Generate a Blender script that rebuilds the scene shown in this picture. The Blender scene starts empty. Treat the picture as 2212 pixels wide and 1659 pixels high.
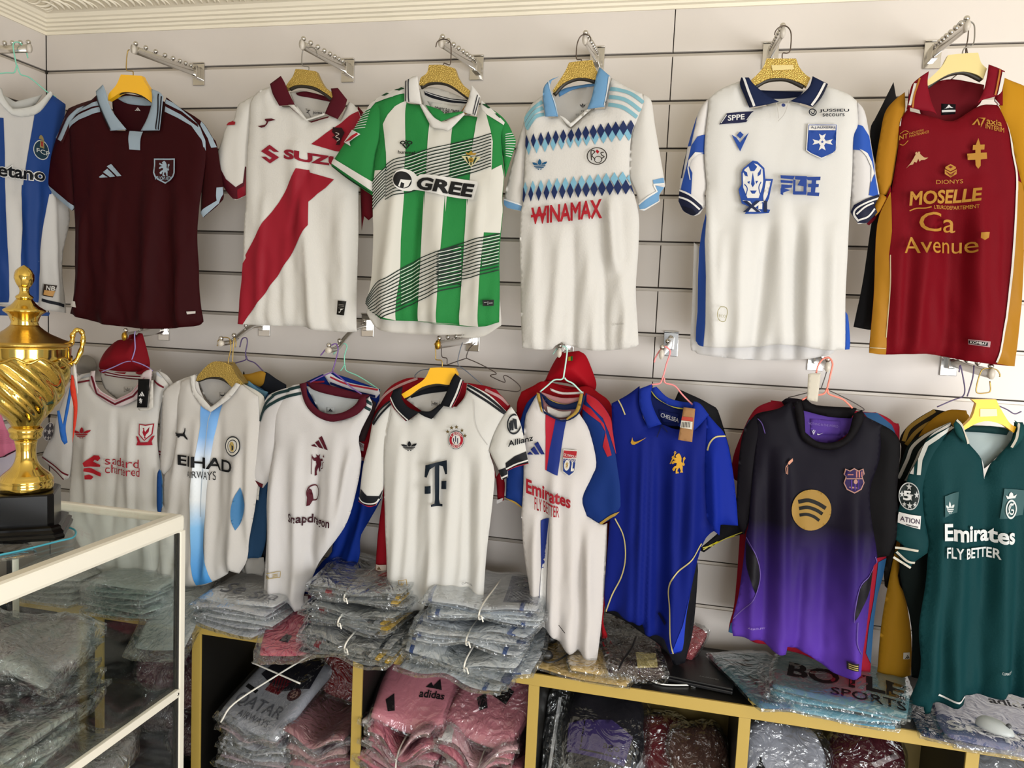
import bpy, bmesh, math, random
import numpy as np
from mathutils import Vector, Matrix
from mathutils.geometry import delaunay_2d_cdt

SC = bpy.context.scene
COL = SC.collection
random.seed(7)
# ------------------------------------------------------------------ camera
CP = np.array([2.5057, -2.5991, 1.8238]); YAW, PIT, ROL, FPX = -.2233, -.0896, .0462, 1663.9
FW = np.array([math.sin(YAW)*math.cos(PIT), math.cos(YAW)*math.cos(PIT), math.sin(PIT)])
_r = np.array([math.cos(YAW), -math.sin(YAW), 0.]); _u = np.cross(_r, FW)
CR = _r*math.cos(ROL)+_u*math.sin(ROL); CU = -_r*math.sin(ROL)+_u*math.cos(ROL)
cam = bpy.data.objects.new('camera', bpy.data.cameras.new('camera')); COL.objects.link(cam)
cam.data.sensor_fit = 'HORIZONTAL'; cam.data.sensor_width = 36; cam.data.lens = FPX*36/2212
cam.data.clip_start = .02
m = Matrix.Identity(4)
for i in range(3):
    m[i][0], m[i][1], m[i][2], m[i][3] = CR[i], CU[i], -FW[i], CP[i]
cam.matrix_world = m
SC.camera = cam
SC.view_settings.view_transform = 'Standard'; SC.view_settings.look = 'None'
SC.view_settings.gamma = 1; SC.view_settings.use_curve_mapping = False
SC.view_settings.exposure = 0.08
# ------------------------------------------------------------------ world, daylight
W = bpy.data.worlds.new('world'); SC.world = W; W.use_nodes = True
bg = W.node_tree.nodes['Background']; bg.inputs[0].default_value = (.86, .93, 1, 1); bg.inputs[1].default_value = .5
def area(name, loc, rot, sx, sy, power, col):
    l = bpy.data.lights.new(name, 'AREA'); l.shape = 'RECTANGLE'; l.size = sx; l.size_y = sy; l.energy = power; l.color = col
    o = bpy.data.objects.new(name, l); COL.objects.link(o); o.location = loc; o.rotation_euler = rot; return o
area('daylight_side_window', (5.3, -3.0, 1.1), (0, math.radians(90), math.radians(-18)), 1.7, 1.5, 125, (1, .99, .985))
area('daylight_shop_front', (3.75, -5.3, 1.15), (math.radians(90), 0, math.radians(8)), 1.9, 1.9, 100, (.97, .985, 1))
SC.cycles.transparent_max_bounces = 40
# ------------------------------------------------------------------ pixels and planes
def ray(x, y): return FW+CR*((x-1106)/FPX)-CU*((y-829.5)/FPX)
def P(x, y, Y):
    d = ray(x, y); return CP+d*((Y-CP[1])/d[1])
CROPS = dict(A=(0, 0), B=(440, 40), C=(700, 40), D=(1060, 40), E=(1400, 20), F=(1652, 0), G=(0, 400), H=(440, 420), I=(900, 420),
             J=(1380, 420), K=(1652, 400), L=(0, 700), M=(340, 740), N=(700, 740), O=(1050, 740), Q=(1500, 740), R=(1652, 760),
             S=(0, 1050), T=(340, 1050), U=(700, 1080), V=(1080, 1080), W=(1500, 1080), X=(1652, 1180), Y=(0, 1239), Z=(380, 1239),
             a=(700, 1239), b=(1080, 1239), c=(1500, 1239))
def px(s):
    """points of the survey grid: a letter picks a survey tile, '.' the whole frame"""
    if not isinstance(s, str): return s
    o = (0, 0); k = 1.; out = []; v = None
    for t in s.split():
        if t == '.': o = (0, 0); k = 1.
        elif t in CROPS: o = CROPS[t]; k = 560/2212. if t != 'X' else 560/1940.
        elif v is None: v = float(t)
        else: out.append((o[0]+v*k, o[1]+float(t)*k)); v = None
    return out
# ------------------------------------------------------------------ materials
def lin(h):
    h = h.lstrip('#'); o = []
    for i in (0, 2, 4):
        c = int(h[i:i+2], 16)/255; o.append(c/12.92 if c <= .04045 else ((c+.055)/1.055)**2.4)
    return (*o, 1)
MATS = {}
def mat(key, color, rough=.6, metal=0., bump=None, bumpk=.2, sheen=0., spec=.5, trans=0., var=0., coat=0.):
    k = (key, color, rough, metal, bump, sheen)
    if k in MATS: return MATS[k]
    M = bpy.data.materials.new(key); M.use_nodes = True; nt = M.node_tree; b = nt.nodes['Principled BSDF']
    b.inputs['Base Color'].default_value = lin(color); b.inputs['Roughness'].default_value = rough; b.inputs['Metallic'].default_value = metal
    b.inputs['Sheen Weight'].default_value = sheen; b.inputs['Specular IOR Level'].default_value = spec
    b.inputs['Transmission Weight'].default_value = trans; b.inputs['Coat Weight'].default_value = coat
    tc = nt.nodes.new('ShaderNodeTexCoord')
    if bump:
        kind, sc = bump
        t = nt.nodes.new('ShaderNodeTexVoronoi' if kind == 'v' else 'ShaderNodeTexWave' if kind == 'w' else 'ShaderNodeTexNoise')
        t.inputs['Scale'].default_value = sc
        if kind == 'w': t.inputs['Distortion'].default_value = 2.5; t.bands_direction = 'Z'
        if kind == 'n': t.inputs['Detail'].default_value = 3
        nt.links.new(tc.outputs['Object'], t.inputs['Vector'])
        bp = nt.nodes.new('ShaderNodeBump'); bp.inputs['Strength'].default_value = bumpk; bp.inputs['Distance'].default_value = .004
        nt.links.new(t.outputs[0], bp.inputs['Height']); nt.links.new(bp.outputs[0], b.inputs['Normal'])
    if var:
        n = nt.nodes.new('ShaderNodeTexNoise'); n.inputs['Scale'].default_value = 9; n.inputs['Detail'].default_value = 4
        nt.links.new(tc.outputs['Object'], n.inputs['Vector'])
        mx = nt.nodes.new('ShaderNodeMix'); mx.data_type = 'RGBA'; c = lin(color)
        mx.inputs[6].default_value = tuple(x*(1-var) for x in c[:3])+(1,); mx.inputs[7].default_value = tuple(min(1, x*(1+var)) for x in c[:3])+(1,)
        nt.links.new(n.outputs[0], mx.inputs[0]); nt.links.new(mx.outputs[2], b.inputs['Base Color'])
    MATS[k] = M; return M
def dye(c):
    """cloth reflects less than paper white"""
    o = '#'
    for v in lin(c)[:3]:
        v *= .60; v = v*12.92 if v <= .0031308 else 1.055*v**(1/2.4)-.055; o += '%02x' % int(round(v*255))
    return o
def fabric(c, tex='n'):
    c = dye(c)
    bumps = dict(n=('n', 160.), v=('v', 190.), w=('w', 60.), f=('n', 420.))
    return mat('jersey_fabric', c, .7, bump=bumps[tex], bumpk=.07 if tex == 'n' else .12, spec=.1)
def print_ink(c): return mat('print_ink', dye(c), .55, spec=.15)
def grad(name, stops, z0, z1):
    """dyed gradient along the height of the garment"""
    M = bpy.data.materials.new(name); M.use_nodes = True; nt = M.node_tree; b = nt.nodes['Principled BSDF']; b.inputs['Roughness'].default_value = .6
    b.inputs['Specular IOR Level'].default_value = .1
    tc = nt.nodes.new('ShaderNodeTexCoord'); sp = nt.nodes.new('ShaderNodeSeparateXYZ'); mr = nt.nodes.new('ShaderNodeMapRange'); cr = nt.nodes.new('ShaderNodeValToRGB')
    mr.inputs[1].default_value = z0; mr.inputs[2].default_value = z1
    nt.links.new(tc.outputs['Object'], sp.inputs[0]); nt.links.new(sp.outputs[2], mr.inputs[0]); nt.links.new(mr.outputs[0], cr.inputs[0]); nt.links.new(cr.outputs[0], b.inputs['Base Color'])
    e = cr.color_ramp.elements
    while len(e) < len(stops): e.new(.5)
    for el, (p, c) in zip(e, stops): el.position = p; el.color = lin(c)
    return M
CHROME = mat('chrome', '#c9c6c1', .16, 1.)
# ------------------------------------------------------------------ objects
def link(name, me, m=None, parent=None, loc=None, rot=None, label=None, cat=None, group=None, kind=None):
    o = bpy.data.objects.new(name, me); COL.objects.link(o)
    if m is not None and me is not None and not me.materials: me.materials.append(m)
    if parent is not None: o.parent = parent
    if loc is not None: o.location = loc
    if rot is not None: o.rotation_euler = rot
    for k, v in (('label', label), ('category', cat), ('group', group), ('kind', kind)):
        if v: o[k] = v
    return o
def empty(name, loc, label, cat, group=None, rz=0.):
    return link(name, None, None, None, loc, (0, 0, rz), label, cat, group)
def mesh(name, v, f, smooth=True):
    me = bpy.data.meshes.new(name); me.from_pydata([tuple(map(float, q)) for q in v], [], [tuple(q) for q in f]); me.validate()
    if smooth: me.shade_smooth()
    me.update(); return me
def box_me(name, x0, x1, y0, y1, z0, z1, bev=0.):
    bm = bmesh.new(); bmesh.ops.create_cube(bm, size=1)
    for q in bm.verts: q.co = Vector(((x0+x1)/2+q.co.x*(x1-x0), (y0+y1)/2+q.co.y*(y1-y0), (z0+z1)/2+q.co.z*(z1-z0)))
    if bev: bmesh.ops.bevel(bm, geom=bm.edges[:], offset=bev, segments=2, affect='EDGES', profile=.5)
    me = bpy.data.meshes.new(name); bm.to_mesh(me); bm.free(); return me
def box(name, m, x0, x1, y0, y1, z0, z1, bev=0., parent=None, **k): return link(name, box_me(name, x0, x1, y0, y1, z0, z1, bev), m, parent, **k)
def catmull(p, n, closed=False):
    p = [np.array(q, float) for q in p]; N = len(p); out = []
    for i in range(N if closed else N-1):
        a = p[(i-1) % N] if closed or i > 0 else 2*p[0]-p[1]
        b = p[i]; c = p[(i+1) % N]; d = p[(i+2) % N] if closed or i+2 < N else 2*p[-1]-p[-2]
        for t in np.arange(n)/n:
            out.append(.5*(2*b+(c-a)*t+(2*a-5*b+4*c-d)*t*t+(3*b-a-3*c+d)*t**3))
    if not closed: out.append(p[-1])
    return out
def tube_geo(path, r, seg=8, vs=None, fs=None, sx=1.):
    vs = [] if vs is None else vs; fs = [] if fs is None else fs
    path = [np.array(q, float) for q in path]; n = len(path); base = len(vs)
    rr = r if hasattr(r, '__len__') else [r]*n
    nrm = None
    for i in range(n):
        t = path[min(i+1, n-1)]-path[max(i-1, 0)]; t = t/(np.linalg.norm(t)+1e-12)
        if nrm is None:
            nrm = np.cross(t, (0, 0, 1.)) if abs(t[2]) < .9 else np.cross(t, (1., 0, 0))
        nrm = nrm-t*np.dot(nrm, t); nrm /= np.linalg.norm(nrm)+1e-12; b = np.cross(t, nrm)
        for k in range(seg):
            a = 2*math.pi*k/seg; vs.append(path[i]+(nrm*math.cos(a)*sx+b*math.sin(a))*rr[i])
    for i in range(n-1):
        for k in range(seg):
            a = base+i*seg+k; b_ = base+i*seg+(k+1) % seg; fs.append((a, b_, b_+seg, a+seg))
    fs.append(tuple(base+k for k in range(seg))[::-1]); fs.append(tuple(base+(n-1)*seg+k for k in range(seg)))
    return vs, fs
def tube(name, path, r, m, parent=None, seg=8, smooth=0, **k):
    if smooth: path = catmull(path, smooth)
    v, f = tube_geo(path, r, seg); return link(name, mesh(name, v, f), m, parent, **k)
def lathe_me(name, prof, seg=48, fn=None):
    v = []; f = []
    for i, (r, z) in enumerate(prof):
        for k in range(seg):
            a = 2*math.pi*k/seg; q = r if fn is None else fn(r, z, a); v.append((q*math.cos(a), q*math.sin(a), z))
    for i in range(len(prof)-1):
        for k in range(seg):
            a = i*seg+k; b = i*seg+(k+1) % seg; f.append((a, b, b+seg, a+seg))
    f.append(tuple(range(seg))[::-1]); f.append(tuple((len(prof)-1)*seg+k for k in range(seg)))
    return mesh(name, v, f)
# ------------------------------------------------------------------ 2-D shapes
def smooth_poly(pts, closed=True, lim=42):
    """rounded outline that keeps its sharp corners"""
    p = [np.array(q, float) for q in pts]; N = len(p); out = []
    def sharp(i):
        if not closed and i in (0, N-1): return True
        a = p[i]-p[i-1]; b = p[(i+1) % N]-p[i]
        d = np.dot(a, b)/(np.linalg.norm(a)*np.linalg.norm(b)+1e-12); return math.degrees(math.acos(max(-1, min(1, d)))) > lim
    sh = [sharp(i) for i in range(N)]
    for i in range(N if closed else N-1):
        b = p[i]; c = p[(i+1) % N]
        a = p[i-1] if not sh[i] else 2*b-c
        d = p[(i+2) % N] if not sh[(i+1) % N] else 2*c-b
        for t in np.arange(4)/4:
            out.append(.5*(2*b+(c-a)*t+(2*a-5*b+4*c-d)*t*t+(3*b-a-3*c+d)*t**3))
    if not closed: out.append(p[-1])
    return out
def resample(p, step, closed=True):
    p = [np.array(q, float) for q in p]
    if closed: p = p+[p[0]]
    out = []
    for a, b in zip(p[:-1], p[1:]):
        n = max(1, int(math.ceil(np.linalg.norm(b-a)/step)))
        out += [a+(b-a)*(k/n) for k in range(n)]
    if not closed: out.append(p[-1])
    return out
def edge_dist(Q, poly):
    Q = np.asarray(Q); A = np.asarray(poly); best = np.empty(len(Q)); D = np.roll(A, -1, 0)-A; L = (D*D).sum(1)+1e-15
    for i in range(0, len(Q), 1500):
        q = Q[i:i+1500, None, :]-A[None]; t = np.clip((q*D).sum(2)/L, 0, 1); e = q-t[..., None]*D; best[i:i+1500] = np.sqrt((e*e).sum(2).min(1))
    return best
def inside(Q, poly):
    Q = np.asarray(Q); A = np.asarray(poly); B = np.roll(A, -1, 0); out = np.zeros(len(Q), bool)
    dy = B[:, 1]-A[:, 1]; dy = np.where(dy == 0, 1e-12, dy); sl = (B[:, 0]-A[:, 0])/dy
    for i in range(0, len(Q), 3000):
        y = Q[i:i+3000, 1, None]; c = (A[:, 1] > y) != (B[:, 1] > y)
        out[i:i+3000] = (c & (Q[i:i+3000, 0, None] < sl*(y-A[:, 1])+A[:, 0])).sum(1) % 2 == 1
    return out
def gridpts(poly, step):
    A = np.asarray(poly); lo = A.min(0); hi = A.max(0); xs = np.arange(lo[0]+step/2, hi[0], step); ys = np.arange(lo[1]+step/2, hi[1], step)
    if not len(xs) or not len(ys): return np.zeros((0, 2))
    g = np.array([(x+(step*.25 if j % 2 else -step*.25), y) for j, y in enumerate(ys) for x in xs])
    g = g[inside(g, poly)]
    return g[edge_dist(g, poly) > step*.35] if len(g) else g
def tri_poly(poly, step, clip=None):
    """conforming triangles inside poly (and inside clip)"""
    g = gridpts(poly, step); V = [Vector(q) for q in poly]+[Vector(q) for q in g]; faces = [list(range(len(poly)))]
    if clip is not None:
        faces.append(list(range(len(V), len(V)+len(clip)))); V += [Vector(q) for q in clip]
    r = delaunay_2d_cdt(V, [], faces, 0, 1e-7, False)
    R = np.array([tuple(q) for q in r[0]]); F = np.array([tuple(f) for f in r[2] if len(f) == 3]); C = R[F].mean(1)
    k = inside(C, poly)
    if clip is not None: k &= inside(C, clip)
    F = F[k]; used, inv = np.unique(F.ravel(), return_inverse=True)
    return R[used], [tuple(q) for q in inv.reshape(-1, 3).tolist()]
def stroke(pts, w, closed=False):
    """outline of a brush stroke"""
    p = [np.array(q, float) for q in pts]; n = len(p); L = []; Rr = []
    for i in range(n):
        if closed: t = p[(i+1) % n]-p[i-1]
        else: t = p[min(i+1, n-1)]-p[max(i-1, 0)]
        t = t/(np.linalg.norm(t)+1e-12); nn = np.array((-t[1], t[0])); ww = w[i] if hasattr(w, '__len__') else w
        L.append(p[i]+nn*ww/2); Rr.append(p[i]-nn*ww/2)
    return L, Rr
TXT = {}
def text_shape(s, bold=0., shear=0., gap=1.):
    """glyph triangles of a word in a unit box"""
    k = (s, bold, shear, gap)
    if k in TXT: return TXT[k]
    c = bpy.data.curves.new('t', 'FONT'); c.body = s; c.offset = bold; c.shear = shear; c.space_character = gap; c.resolution_u = 3; c.fill_mode = 'FRONT'
    o = bpy.data.objects.new('t', c); COL.objects.link(o)
    bpy.context.view_layer.update()
    ev = o.evaluated_get(bpy.context.evaluated_depsgraph_get()); me = ev.to_mesh()
    V = np.array([q.co[:2] for q in me.vertices]); cnt = {}
    for p_ in me.polygons:
        for e in p_.edge_keys: cnt[e] = cnt.get(e, 0)+1
    E = [e for e, n in cnt.items() if n == 1]
    ev.to_mesh_clear(); bpy.data.objects.remove(o); bpy.data.curves.remove(c)
    lo = V.min(0); hi = V.max(0); V = (V-lo)/(hi-lo)
    TXT[k] = (V, E); return TXT[k]
def tri_edges(V, E, step):
    """triangles inside closed loops given as edges (even-odd)"""
    V = np.asarray(V); A = V[[e[0] for e in E]]; B = V[[e[1] for e in E]]
    def ins(Q):
        r = np.zeros(len(Q), bool)
        for a, b in zip(A, B):
            c = (a[1] > Q[:, 1]) != (b[1] > Q[:, 1])
            r ^= c & (Q[:, 0] < (b[0]-a[0])*(Q[:, 1]-a[1])/((b[1]-a[1]) if b[1] != a[1] else 1e-12)+a[0])
        return r
    lo = V.min(0); hi = V.max(0); xs = np.arange(lo[0], hi[0], step); ys = np.arange(lo[1], hi[1], step)
    g = np.array([(x, y) for y in ys for x in xs]); g = g[ins(g)] if len(g) else g
    r = delaunay_2d_cdt([Vector(q) for q in V]+[Vector(q) for q in g], E, [], 0, 1e-7, False)
    R = np.array([tuple(q) for q in r[0]]); F = [f for f in r[2]]
    C = np.array([R[list(f)].mean(0) for f in F]); k = ins(C)
    F = [f for f, q in zip(F, k) if q]; used = sorted({i for f in F for i in f}); mp = {j: i for i, j in enumerate(used)}
    return R[used], [tuple(mp[i] for i in f) for f in F]
# ------------------------------------------------------------------ garments
class Panel: pass
def circ(cx, cy, rx, ry=None, n=28, a0=0, a1=360):
    ry = rx if ry is None else ry
    return [(cx+rx*math.cos(math.radians(a0+(a1-a0)*k/n)), cy+ry*math.sin(math.radians(a0+(a1-a0)*k/n))) for k in range(n if a1-a0 == 360 else n+1)]
def band(pts, w, sm=True):
    if sm: pts = catmull(pts, 5)
    a, b = stroke(pts, w); return a+b[::-1]
def ring(cx, cy, r0, r1, n=32):
    """ring as two half rings"""
    out = []
    for s in (0, 180):
        o = circ(cx, cy, r1, None, n//2, s, s+180); i = circ(cx, cy, r0, None, n//2, s, s+180); out.append(o+i[::-1])
    return out
LION = [(.30, .0), (.52, .0), (.48, .08), (.40, .10), (.46, .22), (.56, .28), (.64, .12), (.60, .02), (.80, .02), (.76, .12), (.78, .26), (.76, .40), (.86, .34), (.92, .44), (.84, .54), (.90, .66), (.98, .72), (.92, .82), (.80, .76),
        (.80, .60), (.76, .48), (.68, .58), (.70, .74), (.64, .88), (.54, 1.), (.40, .98), (.28, .88), (.36, .80), (.24, .80), (.06, .88), (.02, .78), (.18, .70), (.30, .68), (.10, .62), (.0, .52), (.08, .46), (.24, .54), (.38, .52), (.34, .40), (.18, .34), (.06, .22), (.12, .12), (.24, .16), (.28, .26), (.36, .28), (.30, .14)]
SHIELD = [(.0, 1.), (1., 1.), (1., .42), (.93, .26), (.78, .13), (.5, .0), (.22, .13), (.07, .26), (.0, .42)]
def scale_poly(p, s, c=(.5, .5)): return [(c[0]+(x-c[0])*s, c[1]+(y-c[1])*s) for x, y in p]
def box4(x0, y0, x1, y1): return [(x0, y0), (x1, y0), (x1, y1), (x0, y1)]
def star(cx, cy, r):
    return [(cx+(r if k % 2 == 0 else r*.42)*math.sin(math.pi*k/5), cy+(r if k % 2 == 0 else r*.42)*math.cos(math.pi*k/5)) for k in range(10)]
LOGO = {
 'bars': [(0, [(0, .06), (.17, .26), (.36, .0), (.03, .0)]), (0, [(.2, .42), (.40, .66), (.70, .0), (.45, .0)]), (0, [(.40, .84), (.60, 1.), (1., .0), (.79, .0)])],
 'trefoil': [(0, [(.5, 1.), (.6, .82), (.63, .6), (.56, .46), (.44, .46), (.37, .6), (.4, .82)]), (0, [(.0, .72), (.16, .70), (.32, .6), (.41, .46), (.14, .46), (.04, .58)]), (0, [(1., .72), (.84, .70), (.68, .6), (.59, .46), (.86, .46), (.96, .58)]),
             (0, [(.1, .40), (.90, .40), (.85, .31), (.15, .31)]), (0, [(.18, .26), (.82, .26), (.74, .17), (.26, .17)]), (0, [(.32, .12), (.46, .12), (.46, .02), (.4, .04)]), (0, [(.54, .12), (.68, .12), (.6, .04), (.54, .02)])],
 'swoosh': [(0, [(.0, .34), (.08, .74), (.1, 1.), (.13, .66), (.2, .42), (.34, .36), (.6, .5), (1., .82), (.5, .22), (.24, .02), (.08, .08)])],
 'cat': [(0, [(.0, .62), (.02, .72), (.12, .74), (.16, .66), (.34, .62), (.52, .60), (.66, .58), (.78, .72), (.84, .98), (.9, 1.), (.88, .78), (.80, .54), (.86, .36), (.96, .16), (.94, .02), (.82, .16), (.70, .34), (.5, .36), (.42, .26), (.34, .24), (.32, .36), (.24, .40), (.1, .38), (.12, .46), (.2, .5), (.06, .52)])],
 'runner': [(0, [(.0, .2), (.2, .0), (.4, .06), (.55, .35), (.62, .66), (1., .84), (.8, 1.), (.45, .96), (.4, .84), (.52, .62), (.44, .34), (.25, .26)])],
 'wave': [(0, [(.0, .1), (.16, .42), (.3, .86), (.42, 1.), (.48, .66), (.7, .4), (1., .3), (1., .0)])],
 'bee': [(0, ring(.28, .72, .10, .2)[0]), (0, ring(.28, .72, .10, .2)[1]), (0, ring(.72, .72, .10, .2)[0]), (0, ring(.72, .72, .10, .2)[1]), (0, circ(.5, .93, .07)), (0, [(.22, .5), (.36, .52), (.5, .16), (.64, .52), (.78, .5), (.5, .0)]), (0, [(.42, .6), (.58, .6), (.5, .34)])],
 'vee': [(0, [(.0, .86), (.5, .0), (1., .9), (.76, .72), (.5, .44), (.28, .7)]), (0, [(.5, 1.), (.7, .82), (.5, .64), (.3, .82)])],
 'twins': [(0, [(.0, .0), (.2, .3), (.32, .56), (.42, .82), (.40, .95), (.48, 1.), (.5, .86), (.54, .98), (.62, .94), (.62, .78), (.76, .52), (.84, .4), (1., .34), (.84, .24), (.66, .3), (.6, .2), (.54, .46), (.46, .2), (.36, .3), (.3, .14), (.14, .14)])],
 'esse': [(0, [(.0, .66), (.5, 1.), (1., .62), (.72, .62), (.5, .78), (.42, .7), (1., .34), (.5, .0), (.0, .36), (.28, .36), (.5, .2), (.6, .3)])],
 'tee': [(0, [(.0, .72), (.04, 1.), (.96, 1.), (1., .7), (.9, .7), (.78, .88), (.62, .92), (.62, .16), (.66, .06), (.8, .05), (.8, .0), (.3, .0), (.3, .05), (.42, .06), (.44, .16), (.44, .92), (.26, .88), (.12, .7)]), (0, box4(.02, .32, .3, .50)), (0, box4(.72, .38, .98, .56))],
 'chev': [(0, [(.0, .72), (.55, 1.), (.9, .98), (1., .86), (.82, .74), (.62, .82), (.5, .74), (.98, .58), (.95, .5), (.1, .56)]), (0, [(.08, .5), (.3, .5), (1., .24), (.98, .1), (.86, .12), (.05, .38)]), (0, [(.1, .2), (.28, .22), (.5, .1), (.36, .0), (.1, .04)])],
 'stream': [(1, circ(.5, .5, .5, None, 40)), (0, band([(.17, .70), (.42, .74), (.66, .66), (.86, .54)], .095)), (0, band([(.19, .54), (.40, .57), (.62, .50), (.78, .40)], .085)), (0, band([(.20, .38), (.38, .40), (.56, .34), (.70, .24)], .075))],
 'lion': [(0, LION)],
 'staff_lion': [(0, [(.12+.82*x, .9*y) for x, y in LION]), (0, [(.02, .42), (.08, .42), (.34, .86), (.30, .90)]), (0, ring(.33, .94, .03, .065)[0]), (0, ring(.33, .94, .03, .065)[1])],
 'villa': [(0, SHIELD), (1, scale_poly(SHIELD, .88, (.5, .52))), (0, [(.24+.52*x, .30+.6*y) for x, y in LION])],
 'devil': [(0, [(.22, .0), (.38, .02), (.36, .18), (.5, .36), (.62, .16), (.7, .2), (.66, .34), (.78, .5), (.74, .66), (.9, .68), (.86, .78), (.66, .76), (.62, .84), (.66, 1.), (.56, .92), (.46, .92), (.36, .98), (.40, .84), (.26, .8), (.14, .9), (.1, .84), (.22, .68), (.34, .66), (.36, .5), (.26, .34)]), (0, [(.04, .1), (.08, .1), (.14, .96), (.1, .96)]), (0, band([(.78, .3), (.92, .36), (.88, .54), (.98, .62)], .04)), (0, [(.88, .86), (.9, 1.), (.94, .9), (.97, 1.), (1., .84)])],
 'liver': [(0, [(.1, 1.), (.5, .95), (.92, 1.), (.88, .5), (.5, .2), (.14, .5)]), (1, [(.16, .95), (.5, .9), (.86, .95), (.82, .52), (.5, .26), (.2, .52)]), (0, [(.34, .78), (.44, .82), (.46, .7), (.52, .62), (.72, .86), (.7, .62), (.58, .5), (.54, .4), (.6, .32), (.46, .32), (.5, .4), (.42, .5), (.36, .6), (.4, .74)]), (0, [(.0, .44), (.14, .4), (.3, .14), (.7, .14), (.86, .4), (1., .44), (.88, .18), (.94, .0), (.06, .0), (.12, .18)])],
 'roundel': [(0, circ(.5, .5, .5, None, 36)), (1, circ(.5, .5, .44, None, 36)), (0, circ(.5, .5, .33, None, 30)), (1, circ(.5, .5, .29, None, 30)), (2, [(.4, .26), (.62, .24), (.66, .44), (.6, .62), (.5, .74), (.36, .7), (.3, .52)]), (0, [(.5, .3), (.6, .34), (.58, .52), (.46, .56)])],
 'bayern': [(0, circ(.5, .5, .5, None, 36)), (1, circ(.5, .5, .47, None, 36)), (2, circ(.5, .5, .44, None, 36)), (1, circ(.5, .5, .28, None, 30)), (3, box4(.3, .4, .37, .6)), (3, box4(.44, .4, .5, .72)), (3, box4(.57, .3, .63, .6)), (3, box4(.36, .3, .43, .38))],
 'barca': [(0, [(.1, .98), (.3, .9), (.5, 1.), (.7, .9), (.92, .98), (.98, .76), (.88, .66), (.98, .4), (.84, .14), (.5, .0), (.16, .14), (.02, .4), (.12, .66), (.02, .76)]), (1, scale_poly([(.1, .98), (.3, .9), (.5, 1.), (.7, .9), (.92, .98), (.98, .76), (.88, .66), (.98, .4), (.84, .14), (.5, .0), (.16, .14), (.02, .4), (.12, .66), (.02, .76)], .9)), (2, box4(.58, .62, .64, .88)), (2, box4(.70, .62, .76, .88)), (2, box4(.82, .64, .87, .86)), (2, box4(.2, .72, .46, .76)), (0, box4(.14, .56, .88, .6)), (3, box4(.34, .16, .4, .54)), (3, box4(.5, .12, .56, .54)), (3, box4(.66, .16, .72, .54)), (0, circ(.56, .46, .09))],
 'madrid': [(0, ring(.5, .36, .29, .36)[0]), (0, ring(.5, .36, .29, .36)[1]), (0, band([(.64, .5), (.48, .56), (.34, .42), (.42, .22), (.6, .18), (.66, .3), (.5, .34)], .06)), (0, band([(.3, .2), (.5, .5), (.7, .56)], .05)), (0, [(.24, .76), (.76, .76), (.86, .9), (.66, .84), (.62, .94), (.5, 1.), (.38, .94), (.34, .84), (.14, .9)])],
 'auxerre': [(1, [(.03, 1.), (1., 1.), (.97, .24), (.86, .15), (.5, .0), (.14, .15), (.0, .24)]), (0, [(.06, .98), (.97, .98), (.94, .25), (.84, .17), (.5, .03), (.16, .17), (.03, .25)]), (1, [(.08, .96), (.95, .96), (.93, .82), (.07, .82)]), (0, [(.08, .8), (.93, .8), (.91, .27), (.82, .19), (.5, .06), (.18, .19), (.06, .27)]),
             (1, [(.4, .72), (.5, .66), (.62, .72), (.56, .56), (.46, .56)]), (1, [(.4, .24), (.5, .30), (.62, .24), (.56, .40), (.46, .40)]), (1, [(.2, .56), (.26, .48), (.2, .40), (.42, .45), (.42, .51)]), (1, [(.84, .56), (.78, .48), (.84, .40), (.6, .45), (.6, .51)]), (1, circ(.51, .48, .11)), (0, star(.51, .48, .05))],
 'porto': [(0, circ(.5, .4, .48, .4, 32)), (1, circ(.5, .4, .44, .365, 32)), (2, [(.4, .5), (.68, .46), (.7, .78), (.44, .8)]), (3, box4(.48, .54, .62, .74)), (2, [(.34, .84), (.7, .78), (.62, .94), (.5, 1.), (.4, .96)])],
 'betis': [(0, [(.0, .62), (.34, .66), (.5, .56), (.66, .66), (1., .62), (.74, .3), (.5, .0), (.26, .3)]), (1, [(.2, .58), (.3, .6), (.42, .2), (.36, .2)]), (1, [(.42, .54), (.48, .54), (.5, .1), (.47, .1)]), (1, [(.8, .58), (.7, .6), (.58, .2), (.64, .2)]), (1, [(.52, .54), (.58, .54), (.54, .1), (.51, .1)]), (2, circ(.5, .42, .14)), (1, box4(.45, .36, .48, .48)), (1, box4(.52, .36, .55, .48)), (2, [(.28, .72), (.72, .72), (.78, .86), (.62, .82), (.5, .98), (.38, .82), (.22, .86)])],
 'lyon': [(2, [(.0, 1.), (1., .98), (1., .5), (.96, .16), (.6, .0), (.08, .18)]), (1, [(.04, .96), (.96, .94), (.96, .68), (.04, .7)]), (0, [(.05, .66), (.95, .64), (.92, .18), (.6, .04), (.12, .2)]), (2, circ(.36, .42, .2)), (3, [(.26+.2*x, .3+.24*y) for x, y in LION]), (2, [(.68, .56), (.78, .56), (.78, .3), (.9, .3), (.9, .2), (.68, .2)])],
 'metz': [(0, [(.56, .0), (.44, .12), (.42, .3), (.04, .3), (.0, .5), (.42, .52), (.42, .62), (.28, .62), (.30, .78), (.44, .78), (.56, 1.), (.66, .78), (.88, .78), (.86, .62), (.68, .62), (.68, .52), (.98, .52), (1., .32), (.68, .3), (.68, .1)])],
 'cube': [(0, [(.5, 1.), (.94, .78), (.94, .66), (.5, .46), (.06, .66), (.06, .78)]), (1, [(.5, .88), (.7, .78), (.5, .68), (.3, .78)]), (0, [(.0, .6), (.5, .38), (1., .6), (1., .26), (.5, .0), (.0, .26)]), (1, band([(.08, .44), (.5, .2), (.92, .44)], .06, False)), (1, band([(.2, .36), (.5, .1), (.8, .3)], .05, False))],
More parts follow.
